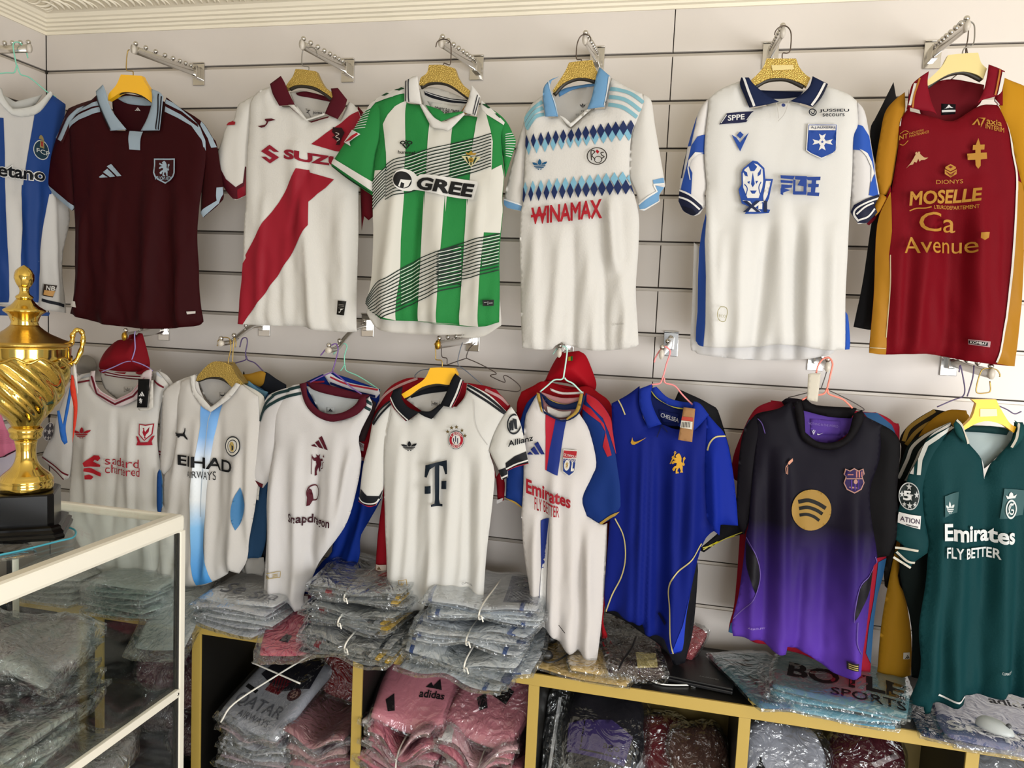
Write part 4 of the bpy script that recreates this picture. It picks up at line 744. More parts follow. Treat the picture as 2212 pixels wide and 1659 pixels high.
s.line(b, ['F 1205 935 1160 1000 1145 1080', 'F 1945 845 2040 970 2090 1130 2110 1300 2140 1480 2135 1659 K 2135 50 2120 300 2090 700 2040 1130 1960 1510'], 3.6, '#ece6de', 'piping')
s.line(b, ['K 1055 600 1052 900 1022 1300', 'K 890 1385 1020 1392'], 1.6, '#d9c7a0', 'seam')
s.txt(b, 'axia', 'F 1870 1070 2005 1092 2005 1045 1870 1020', GP, 'sponsor_lettering'); s.txt(b, 'INTERIM', 'F 1860 1110 2020 1145 2022 1105 1862 1070', GP, 'sponsor_lettering'); s.poly(b, ['F 1745 1080 1795 1025 1815 1085 1800 1085 1790 1045 1765 1080', 'F 1798 1020 1860 1022 1818 1105 1822 1070 1840 1032'], GP, 'sponsor_logo')
s.txt(b, 'NT', 'F 1140 1205 1205 1190 1205 1150 1140 1165', GP, 'sponsor_lettering'); s.txt(b, 'INDUSTRIE', 'F 1215 1165 1335 1135 1335 1118 1215 1148', GP, 'sponsor_lettering', bold=0); s.txt(b, 'MAINTENANCE', 'F 1215 1190 1378 1152 1378 1128 1215 1172', GP, 'sponsor_lettering', bold=0); s.line(b, ['F 1140 1155 1180 1130 1210 1145', 'F 1140 1240 1170 1250 1205 1215'], 1.2, GP, 'sponsor_arc')
s.logo(b, 'metz', 'F 1695 1460 1865 1455 1865 1195 1700 1200', [GP], 'crest'); s.logo(b, 'twins', 'F 1185 1452 1370 1400 1370 1290 1185 1335', ['#c9a77a'], 'maker_logo'); s.logo(b, 'cube', 'F 1505 1532 1605 1532 1605 1418 1505 1418', [GP, RD], 'sponsor_logo')
s.txt(b, 'DIONYS', 'F 1430 1590 1655 1582 1655 1548 1430 1556', GP, 'sponsor_lettering', bold=0); s.txt(b, 'MOSELLE', 'K 1205 192 1790 155 1805 42 1215 70', GP, 'sponsor_lettering', bold=.03); s.txt(b, "L'EURODEPARTEMENT", 'K 1402 222 1775 218 1775 185 1402 190', GP, 'sponsor_lettering', bold=.01); s.line(b, 'K 1205 235 1260 215 1330 215 1380 205', 2.2, GP, 'sponsor_flourish')
s.txt(b, 'Ca', 'K 1280 415 1605 415 1605 250 1280 250', GP, 'sponsor_lettering', bold=.0); s.txt(b, 'Avenue', 'K 1150 595 1760 588 1760 450 1150 458', GP, 'sponsor_lettering', bold=.0); s.poly(b, 'K 1775 425 1845 422 1835 470 1800 490 1772 470', GP, 'sponsor_dot')
s.poly(b, 'K 1690 1312 1858 1330 1850 1378 1690 1355', '#b9979a', 'hem_patch'); s.poly(b, 'K 1692 1322 1830 1338 1825 1368 1692 1348', '#140f12', 'hem_tag'); s.txt(b, 'KOMBAT', 'K 1698 1345 1815 1360 1818 1340 1702 1325', '#efe9e6', 'hem_lettering', bold=.02)
fl = s.panel('collar', 'F 1380 628 1290 690 1230 760 1200 930 1300 955 1410 972 1450 1000 1400 880 1370 740', '#8a1024', T=.006, w=.02, off=.028, fold=.4); fr = s.panel('collar', 'F 1885 572 1960 600 2022 630 2000 780 1950 838 1840 870 1790 900 1840 800 1870 680', '#8a1024', T=.006, w=.02, off=.028, fold=.4)
s.line(fl, 'F 1262 735 1215 920', 4.5, '#eee9e2'); s.line(fl, 'F 1300 690 1250 840 1240 940', 3, '#c07a30'); s.line(fr, 'F 2010 640 1970 835', 6, '#eee9e2'); s.line(fr, 'F 1975 620 1935 835', 3, '#c07a30')
hanger(s, 'pale gold hanger holding the red and gold jersey', 'F 1560 475 1700 460 1815 455 1840 540 1890 590 1860 680 1800 640 1690 615 1560 640 1420 720 1370 745 1370 700 1450 630 1515 560', 'F 1630 240 1660 190 1720 170 1770 185 1795 230 1785 370 1720 400 1695 430 1690 470', PALE_HANG, '#8d8a84', lip='F 1380 745 1500 660 1620 618 1720 620 1850 680')
# ---- white and blue stripes on the side wall
s = Shirt('football_jersey', 'white and royal blue striped jersey with white collar hanging by the side wall', (0, 0), 0, math.radians(72), '40 420 35 660 20 9;75 360 70 660 16 8;110 400 118 660 14 8', group=TOPG, plane=(.275, -.40, 2.3))
s.panel('inner_back', 'A -60 700 180 860 330 810 380 790 300 900 120 945 -60 900', '#d9d9d4', T=.002, off=-.03, fold=.2)
b = s.panel('body', 'A -350 1100 -250 900 -120 800 0 790 60 880 120 940 280 905 440 805 555 890 560 1100 500 1300 G 470 0 560 60 590 300 530 680 555 1090 330 1060 200 1040 -100 1010 -400 1000', '#e4e2de')
s.poly(b, ['A 440 808 560 892 520 1100 440 1450 410 1659 170 1659 230 1250 280 960', 'G 412 -10 350 300 310 600 280 1000 150 980 140 600 170 0', 'A -100 1000 10 1010 20 1300 20 1659 -120 1659', 'G -120 0 20 0 40 500 60 1000 -60 1000'], '#23488f', 'blue_stripe'); s.poly(b, ['G 340 965 530 1015 528 1042 340 990'], '#20242c', 'hem_stripe')
s.logo(b, 'porto', 'A 258 1352 402 1380 385 1160 262 1150', ['#dfe6e2', '#1c3a4a', '#9c8a5a', '#a0392f'], 'crest'); s.txt(b, 'FCP', 'A 285 1300 395 1340 395 1300 285 1265', '#e8ece8', 'crest_lettering', bold=0)
s.txt(b, 'betano', 'A -150 1500 355 1560 355 1440 -150 1370', '#f2f2f0', 'sponsor_outline', bold=.07); s.txt(b, 'betano', 'A -145 1495 350 1552 350 1447 -145 1377', '#15171c', 'sponsor_lettering', bold=.025)
s.poly(b, 'G 348 842 442 855 420 957 335 940', '#3a2f28', 'hem_tag'); s.poly(b, ['G 352 893 432 903 420 948 342 933'], '#d9a765', 'tag_fill'); s.txt(b, 'NB', 'G 365 893 430 900 432 862 370 855', '#e9e6e0', 'tag_lettering', bold=.03)
s.panel('collar', 'A -70 720 0 760 20 830 90 930 180 925 300 890 410 780 440 805 320 960 190 1000 80 980 0 900 -80 800', '#ebebe6', T=.005, w=.014, off=.02, fold=.4)
wire_hanger(s, 'mint green wire hanger holding the white and blue striped jersey', ['A 240 495 225 440 180 370 130 360 115 400 140 540 145 560', 'A 145 555 130 610 110 622 40 622 -100 650 -260 760', 'A 148 555 170 620 190 640 260 665 400 780 480 830'], '#7cc4ac')
s.panel('hem_back', 'G -300 1000 0 1030 330 1070 460 1090 455 1120 60 1115 -300 1100', '#3a5a9c', T=.004, off=-.03, w=.01)
# ================================================================== lower row of jerseys
LOWG = 'jerseys hanging in the lower row'
BEHG = 'jerseys hanging behind the front ones of the lower row'
def cap_thing(label, dome, brim, c, anchor, Y, patch=None, hookp=None):
    s = Shirt('cap', label, anchor, Y, 0, '', cat='cap', group='caps hung on the lower racks', wave=.004)
    p = s.panel('crown', dome, c, T=.05, w=.07, off=0., step=.008); s.panel('brim', brim, c, T=.008, w=.02, off=.01)
    if patch: s.poly(p, patch[0], '#d9b320', 'flag_patch'); s.poly(p, patch[1], '#2f7a3a', 'flag_patch_stripe')
    if hookp: s.line(p, hookp, 3, '#b8b4b0', 'strap_seam')
    return s
cap_thing('crumpled dark red cap hanging above the white jersey with pink trim', 'L 1000 140 1120 130 1180 75 1215 80 1250 200 1280 330 1270 400 1080 420 860 400 850 330 900 230', 'L 860 385 1000 410 1200 400 1280 340 1300 390 1250 425 1050 435 880 415', '#8a1220', (270, 770), -.25)
cap_thing('bright red cap with a yellow and green flag patch above the white and blue jersey', 'O 660 90 790 70 850 110 900 220 940 340 935 400 880 425 700 350 500 330 560 200 610 120', 'O 500 320 600 350 760 380 880 420 820 440 640 400 510 370', '#c01122', (1240, 800), -.17, ('O 712 120 748 112 752 150 715 152', 'O 732 116 748 112 752 150 736 151'))
cap_thing('pale grey cap just right of the trophy lid', 'L 660 330 680 275 740 265 800 300 825 360 810 410 720 430 665 430', 'L 660 400 740 425 815 400 800 430 700 445', '#b9b3aa', (185, 805), -.035)
# ---- pink jersey and pale jersey far left
s = Shirt('football_jersey', 'pale lilac jersey low on the left behind the trophy foot', (10, 1100), -.42, .5, '', group=BEHG)
s.panel('body', 'L -500 700 0 800 150 1080 160 1300 150 1540 -400 1659', '#cfc6d2', T=.015)
s = Shirt('football_jersey', 'pink jersey with ribbed black trimmed hem behind the trophy foot', (10, 980), -.47, .5, '15 880 20 1080 12 8', group=BEHG)
b = s.panel('body', 'L -500 300 -100 500 0 740 60 880 130 1010 150 1075 90 1110 0 1140 -400 1200', '#d87896', T=.015); s.line(b, 'L 150 1072 80 1105 0 1140 -300 1180', 3, '#2a1a20', 'hem_trim', clip=True); s.line(b, ['L 0 %d 60 %d 120 %d' % (900+i*18, 905+i*17, 915+i*16) for i in range(7)], 1.2, '#d07892', 'rib')
# ---- white with pink and red trim
s = Shirt('football_jersey', 'white jersey with red and pink striped V neck and red print beside the trophy', (260, 950), -.29, 0, '200 900 195 1100 18 8;255 880 245 1110 14 -7;290 900 285 1110 16 8', group=LOWG)
LR = '#b01f34'
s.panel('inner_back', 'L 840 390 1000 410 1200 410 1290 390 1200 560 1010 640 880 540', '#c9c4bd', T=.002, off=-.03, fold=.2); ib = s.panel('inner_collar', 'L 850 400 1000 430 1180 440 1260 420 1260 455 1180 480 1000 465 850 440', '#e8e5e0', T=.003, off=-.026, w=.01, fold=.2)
s.line(ib, ['L 850 412 1000 442 1180 450 1262 432', 'L 850 436 1000 462 1180 475 1262 455'], 3, '#6b1426', 'neck_tape'); nk = s.panel('neck_label', 'L 1010 540 1080 540 1080 585 1010 585', '#c9c4bd', T=.001, off=-.027, w=.01, fold=.2); s.logo(nk, 'trefoil', 'L 1022 580 1070 580 1070 545 1022 545', ['#8f8a84'], 'neck_logo')
sl = s.panel('sleeve', 'L 790 410 660 440 560 560 480 760 400 1000 340 1130 420 1230 545 1335 600 1280 625 1000 640 700', '#e9e7e4', T=.016, off=-.008)
s.poly(sl, 'L 345 1125 480 1200 590 1275 545 1340 430 1240 350 1180', '#eeece8', 'cuff'); s.line(sl, ['L 350 1135 480 1215 585 1290', 'L 350 1175 460 1250 550 1325'], 4.5, '#7a1a2a', 'cuff_stripe'); s.logo(sl, 'ball', 'L 350 1000 460 1000 470 840 380 840', ['#4d4a50', '#cfc9c6'], 'sleeve_badge')
sr = s.panel('sleeve', 'L 1330 400 1420 460 1480 600 1480 900 1400 1150 1300 1140 1340 900', '#e4e1dc', T=.014, off=-.014); s.line(sr, ['L 1310 1085 1375 1095', 'L 1310 1110 1370 1120'], 4, '#7a1a2a', 'cuff_stripe')
b = s.panel('body', 'L 790 410 690 460 640 560 625 800 620 1100 600 1540 S 640 400 800 700 1100 860 1500 900 1540 600 L 1470 1540 1390 1300 1340 1000 1370 700 1440 520 1340 400 1290 560 1160 640 1015 690 880 620 810 540', '#e9e7e2')
s.line(b, ['L 790 430 660 455', 'L 1335 410 1470 495'], 9, '#c8cdd4', 'shoulder_stripe', clip=True); s.line(b, ['L 780 480 660 500', 'L 1320 480 1410 540', 'L 1345 400 1480 480'], 4.5, '#7a1a2a', 'shoulder_stripe', clip=True)
nb = s.panel('neckband', 'L 800 400 840 395 835 470 880 560 1015 640 1160 560 1240 420 1310 380 1320 410 1290 560 1170 650 1015 700 870 620 790 520', '#e7d7d8', T=.004, w=.012, off=.022, fold=.4)
s.line(nb, 'L 815 440 860 590 1015 680 1170 610 1295 470', 5, '#6b1426', 'neck_stripe', sm=False); s.line(nb, 'L 830 450 880 575 1015 655 1155 590 1270 450', 2.4, '#d59aa4', 'neck_stripe', sm=False)
s.logo(b, 'trefoil', 'L 650 975 815 968 815 870 650 875', ['#b3202e'], 'maker_logo'); s.logo(b, 'liver', 'L 1188 1028 1330 1028 1345 845 1205 845', [LR, '#efece8'], 'crest'); s.logo(b, 'chev', 'L 775 1318 905 1310 895 1108 772 1115', ['#c01d2c'], 'sponsor_logo')
s.txt(b, 'sadard', 'L 935 1190 1225 1222 1225 1148 935 1118', LR, 'sponsor_lettering', bold=.0); s.txt(b, 'chartered', 'L 938 1262 1235 1292 1235 1218 938 1190', LR, 'sponsor_lettering', bold=.0)
tg = Shirt('swing_tag', 'black and white paper swing tag hanging on the white jersey beside the trophy', (310, 850), -.335, 0, '', cat='tag'); t1 = tg.panel('tag_card', 'L 1180 468 1275 470 1255 712 1168 712', '#141414', T=.0015, w=.01, fold=0); tg.panel('tag_back', 'L 1275 480 1300 480 1300 715 1255 742 1180 738 1170 720 1258 718', '#e6e2da', T=.001, w=.01, off=-.004, fold=0)
tg.logo(t1, 'bars', 'L 1190 615 1240 615 1240 575 1190 575', ['#f0f0f0'], 'tag_logo'); tg.logo(t1, 'lion', 'L 1195 675 1225 675 1225 630 1195 630', ['#f0f0f0'], 'tag_emblem')
wire_hanger(s, 'lilac wire hanger holding the white jersey beside the trophy', ['L 1150 60 1145 100 1150 200 1140 250 1120 310', 'L 1120 315 1060 325 960 370 860 410', 'L 1125 315 1200 340 1260 370 1300 400'], '#8d7fb4')
# ---- garments behind the sky blue stripe jersey
s = Shirt('football_jersey', 'black jersey with a mustard collar behind the white jersey with sky blue stripe', (540, 900), -.2, 0, '', group=BEHG)
s.panel('body', 'M 720 330 760 280 900 245 1000 300 1100 360 1090 700 1000 1300 T 950 640 700 690 M 640 1300', '#20242c', T=.018, off=0); s.panel('collar', 'M 700 270 800 265 900 240 940 260 920 350 880 380 800 350 740 320', '#b98a2c', T=.008, w=.015, off=.02)
wire_hanger(s, 'purple wire hanger behind the gold hangers', ['M 700 40 720 -30 755 -40 765 0 750 80 752 115', 'M 752 115 745 150 640 185 600 240', 'M 755 115 770 150 830 175 900 245'], '#4a3a66')
s = Shirt('football_jersey', 'steel blue jersey with a pale collar tip behind the white jersey with sky blue stripe', (545, 1000), -.24, 0, '560 1050 540 1210 12 7', group=BEHG)
s.panel('body', 'M 770 330 900 400 980 480 1000 900 930 1260 T 930 100 920 450 880 620 760 600 700 640 T 800 200 M 740 900 700 500', '#345a82', T=.016); s.panel('collar', 'M 765 340 800 325 880 390 960 420 930 470 880 480 800 400', '#6d9cb8', T=.006, w=.015, off=.02)
s.panel('hem_lining', 'T 760 600 900 610 910 700 890 770 820 740 720 745 690 690', '#b8b4ae', T=.01, off=.0)
# ---- white with sky blue stripe
s = Shirt('football_jersey', 'white jersey with a faded sky blue centre stripe and airline lettering', (455, 1000), -.31, 0, '395 900 375 1130 18 8;430 900 420 1240 14 8;478 880 460 1230 18 -8;520 950 505 1220 18 10;545 900 540 1180 14 6', group=LOWG)
MW = '#e3e0da'
s.panel('inner_back', 'M 330 330 440 300 600 330 670 390 560 520 480 540 400 480', '#c9c6c0', T=.002, off=-.03, fold=.2); nk = s.panel('neck_label', 'M 490 430 550 430 550 500 490 500', '#c9c6c0', T=.001, off=-.026, w=.01, fold=.2); s.logo(nk, 'cat', 'M 500 475 545 470 545 435 500 440', ['#3b3b40'], 'neck_logo')
sl = s.panel('sleeve', 'M 330 270 180 320 60 400 35 480 30 800 20 1050 60 1150 130 1050 170 870 180 600', MW, T=.016, off=-.006)
sr = s.panel('sleeve', 'M 700 345 860 430 900 520 870 800 800 1150 810 1330 850 1350 860 1240 760 1100 720 700', '#dfdcd2', T=.014, off=-.01)
b = s.panel('body', 'M 320 275 200 330 170 500 170 870 120 1060 60 1150 62 1400 T 40 100 20 500 -20 840 330 855 460 820 580 760 650 700 700 745 760 620 820 300 M 880 1000 870 650 860 460 700 345 620 430 540 530 478 575 420 520 360 400 340 300', MW)
SKM = grad('sky_stripe_dye', [(0, '#3f86c4'), (.28, '#7fb2dc'), (.42, '#d9dfe4'), (.60, '#d9dfe4'), (.74, '#7aa8dc'), (1, '#4a80bc')], -.42, .27)
s.poly(b, 'M 385 480 478 585 565 525 540 620 500 800 470 1000 440 1300 430 1480 T 425 300 410 500 470 815 330 850 320 650 320 300 310 100 M 320 1200 360 950 390 700', '#5d93cc', 'centre_stripe', mat_=SKM); s.line(b, 'M 470 590 450 720 430 900 400 1200 385 1480', 2, '#c8d8e8', 'stripe_seam')
s.poly(b, ['M 735 1225 775 1330 780 1400 740 1520 700 1588 675 1490 675 1400 700 1300', 'M 45 1080 60 1200 62 1380 45 1435 25 1400 20 1200 35 1100'], '#4e8abf', 'side_inset', sm=True, clip=False)
s.panel('side_inset', 'L 1385 1230 1400 1300 1405 1560 1390 1600 1370 1560 1368 1300', '#1f4c8f', T=.004, w=.01, off=.012)
s.panel('neckband', 'M 300 285 340 270 350 400 420 480 478 545 540 500 640 400 690 340 730 355 640 470 540 545 478 590 400 540 320 420', '#e9e7e2', T=.004, w=.012, off=.022, fold=.4)
s.logo(b, 'cat', 'M 172 825 295 830 280 720 172 735', ['#18181c'], 'maker_logo'); s.logo(b, 'roundel', 'M 605 958 740 965 740 795 605 790', ['#2a2f36', '#e6e2d8', '#c9b06a'], 'crest'); s.txt(b, 'EIHAD', 'M 220 1030 685 1105 685 1000 220 945', '#111114', 'sponsor_lettering', bold=.02); s.txt(b, 'AIRWAYS', 'M 300 1130 515 1170 515 1095 300 1080', '#1a1a1e', 'sponsor_lettering', bold=.0)
s.poly(b, 'M 140 345 160 335 168 340 165 350', '#222222', 'shoulder_logo')
hanger(s, 'gold ribbed hanger holding the white jersey with sky blue stripe', 'M 465 170 560 165 640 195 680 280 740 345 700 370 640 380 560 300 450 295 380 320 335 330 360 270', 'M 505 30 515 -20 560 -45 610 -30 620 50 600 145 598 190', GOLD_HANG, '#a58a4a', lip='M 340 325 440 295 550 310 640 370')
s2 = Shirt('football_jersey', 'second gold ribbed hanger peeking out', (480, 850), -.27, 0); bpy.data.objects.remove(s2.root); s2.root = s.root
hanger(s2, 'gold ribbed hanger peeking out behind the one with the sky blue stripe jersey', 'M 560 160 640 170 700 260 760 345 740 365 690 330 620 250', 'M 660 40 665 0 650 -40 640 60 635 190', GOLD_HANG, '#a58a4a')
# ---- behind the jersey with the maroon ring collar
s = Shirt('football_jersey', 'royal blue jersey with striped collar twisting out below the white one', (740, 1100), -.22, 0, '790 1100 740 1280 12 10;760 1120 700 1290 10 -8;800 1000 780 1200 12 8', group=BEHG)
b = s.panel('body', 'M 1240 350 1440 260 1560 280 1900 400 1880 700 1920 900 1900 1300 T 1900 130 1760 400 1740 600 1640 800 1530 995 1400 960 1245 910 1250 850 1300 770 1400 650 1500 480 M 1400 1000 1250 600', '#0c2f8c', T=.018)
s.poly(b, 'T 1290 780 1360 795 1375 830 1330 880 1270 850', '#9db2c8', 'hem_patch'); co = s.panel('collar', 'M 1430 265 1480 250 1620 330 1900 390 1915 430 1880 470 1700 430 1560 380 1500 370', '#e8e6ea', T=.008, w=.02, off=.022)
s.line(co, ['M 1500 290 1640 350 1900 400'], 4, '#b5263a', 'collar_stripe'); s.line(co, ['M 1500 340 1660 400 1880 455'], 6, '#1c2a66', 'collar_stripe'); s.line(b, ['M 1300 340 1440 330', 'M 1310 370 1450 360'], 4, '#b5263a', 'shoulder_stripe')
wire_hanger(s, 'mint wire hanger over the striped collar', ['M 1500 100 1560 20 1600 10 1615 40 1595 110 1595 190', 'M 1595 190 1570 230 1560 240', 'M 1598 190 1610 240 1700 280 1800 340 1900 410'], '#7cc4ac')
# ---- white with maroon ring collar
s = Shirt('football_jersey', 'white jersey with a maroon ring collar, dark green shoulder stripes and maroon devil badge', (690, 1000), -.315, 0, '600 960 590 1280 16 8;650 930 640 1290 20 10;690 960 665 1300 14 -9;730 930 715 1200 22 8;765 960 735 1130 14 10', group=LOWG)
MU = '#571626'
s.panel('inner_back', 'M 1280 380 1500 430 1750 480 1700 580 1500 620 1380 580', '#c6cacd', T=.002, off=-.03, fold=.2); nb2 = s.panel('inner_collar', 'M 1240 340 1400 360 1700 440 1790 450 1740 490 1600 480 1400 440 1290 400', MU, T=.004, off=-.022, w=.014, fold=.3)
s.line(nb2, 'M 1290 405 1400 445 1600 485 1740 495', 2.6, '#d8d6d0', 'neck_tape'); nk = s.panel('neck_label', 'M 1410 560 1480 560 1480 600 1410 600', '#c6cacd', T=.001, off=-.027, w=.01, fold=.2); s.logo(nk, 'bars', 'M 1425 595 1465 597 1462 570 1425 568', ['#222226'], 'neck_logo')
sl = s.panel('sleeve', 'M 1230 350 1000 420 920 480 880 600 850 760 800 1000 775 1110 800 1190 890 1245 985 1110 1000 900 1080 650', '#e2dfdf', T=.018, off=-.004)
s.poly(sl, 'M 775 1105 820 1165 900 1210 885 1245 800 1195 772 1150', '#5e1420', 'cuff')
sr = s.panel('sleeve', 'M 1790 470 1850 520 1830 620 1750 850 1690 850 1720 700', '#2a1c20', T=.012, off=-.016)
b = s.panel('body', 'M 1230 350 1120 390 1000 600 1000 900 950 1180 930 1400 T 930 400 890 940 1000 960 1150 1010 1190 1060 1250 1050 1255 900 1350 700 1500 500 1620 300 M 1700 1250 1740 1000 1720 800 1830 560 1810 460 1760 520 1640 640 1500 668 1380 620 1270 480', '#e7e4e4', tex='f')
s.line(b, ['M 1225 375 1050 420 980 460', 'M 1235 430 1080 470 960 540', 'M 1770 480 1840 530', 'M 1760 530 1830 580'], 7, '#1d3a3c', 'shoulder_stripe'); s.line(sl, ['M 1000 450 930 520 880 640', 'M 980 520 910 580 870 670', 'M 1230 385 1050 425 980 455', 'M 1232 432 1080 472 960 535'], 7, '#1d3a3c', 'shoulder_stripe')
s.panel('collar', 'M 1230 350 1290 335 1300 450 1380 560 1480 605 1600 590 1700 530 1745 460 1795 450 1800 530 1720 610 1600 655 1490 670 1370 620 1280 520', MU, T=.007, w=.014, off=.022, fold=.4)
s.logo(b, 'bars', 'M 1332 875 1478 910 1470 785 1350 800', [MU], 'maker_logo'); s.logo(b, 'devil', 'M 1325 1138 1440 1120 1448 945 1325 940', [MU], 'crest'); s.logo(b, 'dragon', 'M 1270 1395 1400 1390 1410 1200 1265 1200', [MU], 'sponsor_logo')
s.txt(b, 'Snapdragon', 'T 1145 310 1515 355 1520 255 1150 215', '#3c1220', 'sponsor_lettering', bold=.02, warp=.0); s.line(b, 'T 955 710 1078 712 1074 762 955 755 955 710', 1.4, '#b79b3a', 'hem_tag_frame', sm=False); s.logo(b, 'bars', 'T 968 750 1012 752 1008 722 970 724', ['#8d7630'], 'hem_logo'); s.line(b, ['T 1030 728 1062 729', 'T 1030 740 1062 741', 'T 1030 750 1062 751'], 1.2, '#b79b3a', 'hem_print', sm=False)
s.panel('hem_back', 'T 890 900 1000 950 1150 980 1200 930 1255 960 1250 1055 1180 1065 1080 1010 890 950', '#cfcac8', T=.006, off=-.02)
wire_hanger(s, 'purple wire hanger holding the white jersey with the maroon ring collar', ['M 1390 110 1430 60', 'M 1470 30 1520 10 1540 60 1520 150 1490 250', 'M 1490 250 1400 290 1300 340', 'M 1495 250 1560 300 1650 380 1740 440'], '#6a4a8c')
# ---- red jersey behind the white one with the black collar
s = Shirt('football_jersey', 'red jersey with pale pink stripes behind the white jersey with the black collar', (860, 1000), -.235, 0, '', group=BEHG)
b = s.panel('body', 'N 820 300 640 330 520 420 440 560 380 700 300 860 260 980 340 1010 420 960 500 1300 U 500 0 470 200 450 400 430 720 540 735 900 600 N 1500 1100 1540 1200 1530 1350 1480 1370 1460 1100 1400 900 1590 540 1500 440 1380 370', '#a81626', T=.02)
s.line(b, ['N 800 305 640 370 520 450 440 560 400 640', 'N 1380 400 1500 460 1580 530'], 6, '#dcb0b0', 'shoulder_stripe'); s.poly(b, 'N 262 955 345 975 340 1012 262 992', '#e0b4b4', 'cuff'); s.logo(b, 'ball', 'N 305 840 380 815 385 650 335 690', ['#a81626', '#d9c9c6'], 'sleeve_badge'); s.poly(b, 'N 290 835 360 860 355 920 285 900', '#ece9e6', 'badge'); s.txt(b, 'ATION', 'N 298 875 355 895 357 868 300 848', '#8b1d2c', 'badge_lettering'); s.poly(b, 'U 458 538 545 542 545 592 458 585', '#ecd9cc', 'hem_tag'); s.logo(b, 'bars', 'U 468 578 505 580 503 552 470 550', ['#6a4a1a'], 'hem_logo')
s.poly(b, 'N 1465 1340 1535 1320 1520 1365 1480 1375', '#e9e6e4', 'cuff')
# ---- white with black collar
s = Shirt('football_jersey', 'white jersey with black collar, round red crest with stars and a big letter T', (950, 1030), -.33, 0, '870 920 850 1310 18 8;905 960 890 1315 14 -7;940 930 930 1300 16 9;985 960 965 1300 20 10;1015 980 1010 1290 12 -8;1045 960 1040 1290 16 8', group=LOWG)
BW, BB = '#ebe9e4', '#16181f'
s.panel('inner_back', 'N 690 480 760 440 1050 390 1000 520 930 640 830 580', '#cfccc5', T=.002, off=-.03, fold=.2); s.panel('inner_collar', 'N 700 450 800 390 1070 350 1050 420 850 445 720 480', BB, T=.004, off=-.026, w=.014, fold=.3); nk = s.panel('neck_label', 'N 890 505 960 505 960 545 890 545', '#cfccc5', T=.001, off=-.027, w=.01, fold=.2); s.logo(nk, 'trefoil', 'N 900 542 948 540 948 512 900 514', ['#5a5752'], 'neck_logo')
sl = s.panel('sleeve', 'N 600 460 500 540 420 650 380 850 330 1050 300 1300 295 1355 380 1400 440 1390 490 1300 510 1170 520 900 580 640', BW, T=.02, off=-.004)
s.poly(sl, 'N 315 1245 380 1300 470 1310 510 1240 500 1290 440 1392 380 1400 292 1355', BB, 'cuff'); s.line(sl, 'N 295 1320 350 1365 435 1370 470 1335', 3.4, '#ece9e4', 'cuff_stripe'); s.line(sl, 'N 293 1350 350 1388 430 1395 450 1375', 3, '#b3263a', 'cuff_stripe')
sr = s.panel('sleeve', 'N 1560 590 1600 545 1660 640 1700 780 1750 1030 1640 1060 1570 1090 1570 1150 1520 1170 1490 1080 1410 920 1460 760', BW, T=.02, off=.004)
s.poly(sr, 'N 1560 1020 1640 960 1730 925 1755 1035 1640 1060 1575 1085 1575 1150 1535 1175 1490 1085 1560 1060', BB, 'cuff'); s.line(sr, ['N 1560 1075 1650 1030 1745 1000', 'N 1510 1155 1575 1125'], 3.4, '#ece9e4', 'cuff_stripe'); s.line(sr, 'N 1575 1090 1650 1055 1750 1030', 3, '#b3263a', 'cuff_stripe')
b = s.panel('body', 'N 600 450 560 560 520 750 510 1000 515 1300 U 515 0 530 400 540 800 540 965 700 972 850 935 900 830 1080 850 1240 880 1365 870 1380 600 1400 350 1440 0 N 1455 1100 1410 920 1470 760 1560 590 1400 440 1220 350 1200 460 1130 548 1000 540 930 645 820 590 720 665 640 560', BW, tex='f')
s.line(b, ['N 1225 360 1380 450 1560 595', 'N 1220 390 1370 480 1545 605'], 5, '#1a1c22', 'shoulder_stripe'); s.line(sl, ['N 590 480 480 570 415 690', 'N 575 520 490 610 425 700'], 5, '#1a1c22', 'shoulder_stripe')
s.line(b, ['N 590 600 550 740 545 850', 'N 1290 480 1310 700 1400 870'], 1.2, '#cfccc8', 'raglan_seam')
fl = s.panel('collar', 'N 690 370 610 400 580 480 620 560 720 665 830 590 730 540 680 460', BB, T=.006, w=.02, off=.026, fold=.4); fr = s.panel('collar', 'N 1135 260 1210 325 1170 440 1115 550 1005 530 1060 420 1100 320', BB, T=.006, w=.02, off=.026, fold=.4); s.panel('neckband', 'N 810 590 850 580 920 580 1000 520 1030 540 930 648 870 625', BB, T=.004, w=.012, off=.022, fold=.4)
s.line(fl, 'N 588 460 640 560 735 655', 3, '#e6e3de'); s.line(fl, 'N 582 480 630 575 720 665', 2.6, '#a82435'); s.line(fr, 'N 1192 310 1150 430 1095 545', 4, '#e6e3de'); s.line(fr, 'N 1208 325 1170 440 1115 548', 2.6, '#a82435')
s.logo(b, 'trefoil', 'N 680 918 810 918 808 828 680 838', [BB], 'maker_logo'); s.logo(b, 'bayern', 'N 1078 900 1210 900 1210 745 1078 745', ['#1d2030', '#efeae4', '#b51f32', '#3a3f55'], 'crest')
for x, y in ((1073, 752), (1108, 720), (1150, 712), (1197, 740), (1223, 785)): s.poly(b, ['N '+' '.join('%.0f %.0f' % (q[0], 2*y-q[1]) for q in star(x, y, 19))], '#6b5a34', 'crest_star')
s.txt(b, 'FC BAYERN', 'N 1095 795 1195 795 1185 762 1100 762', '#f0e8e4', 'crest_lettering', bold=0, warp=-.2); s.txt(b, 'MUNCHEN', 'N 1095 885 1190 885 1198 855 1092 855', '#f0e8e4', 'crest_lettering', bold=0)
s.logo(b, 'tee', 'N 890 1380 1085 1370 1085 985 890 1030', ['#152230'], 'sponsor_logo'); f_ = ring(1632, 690, 48, 58, 28)
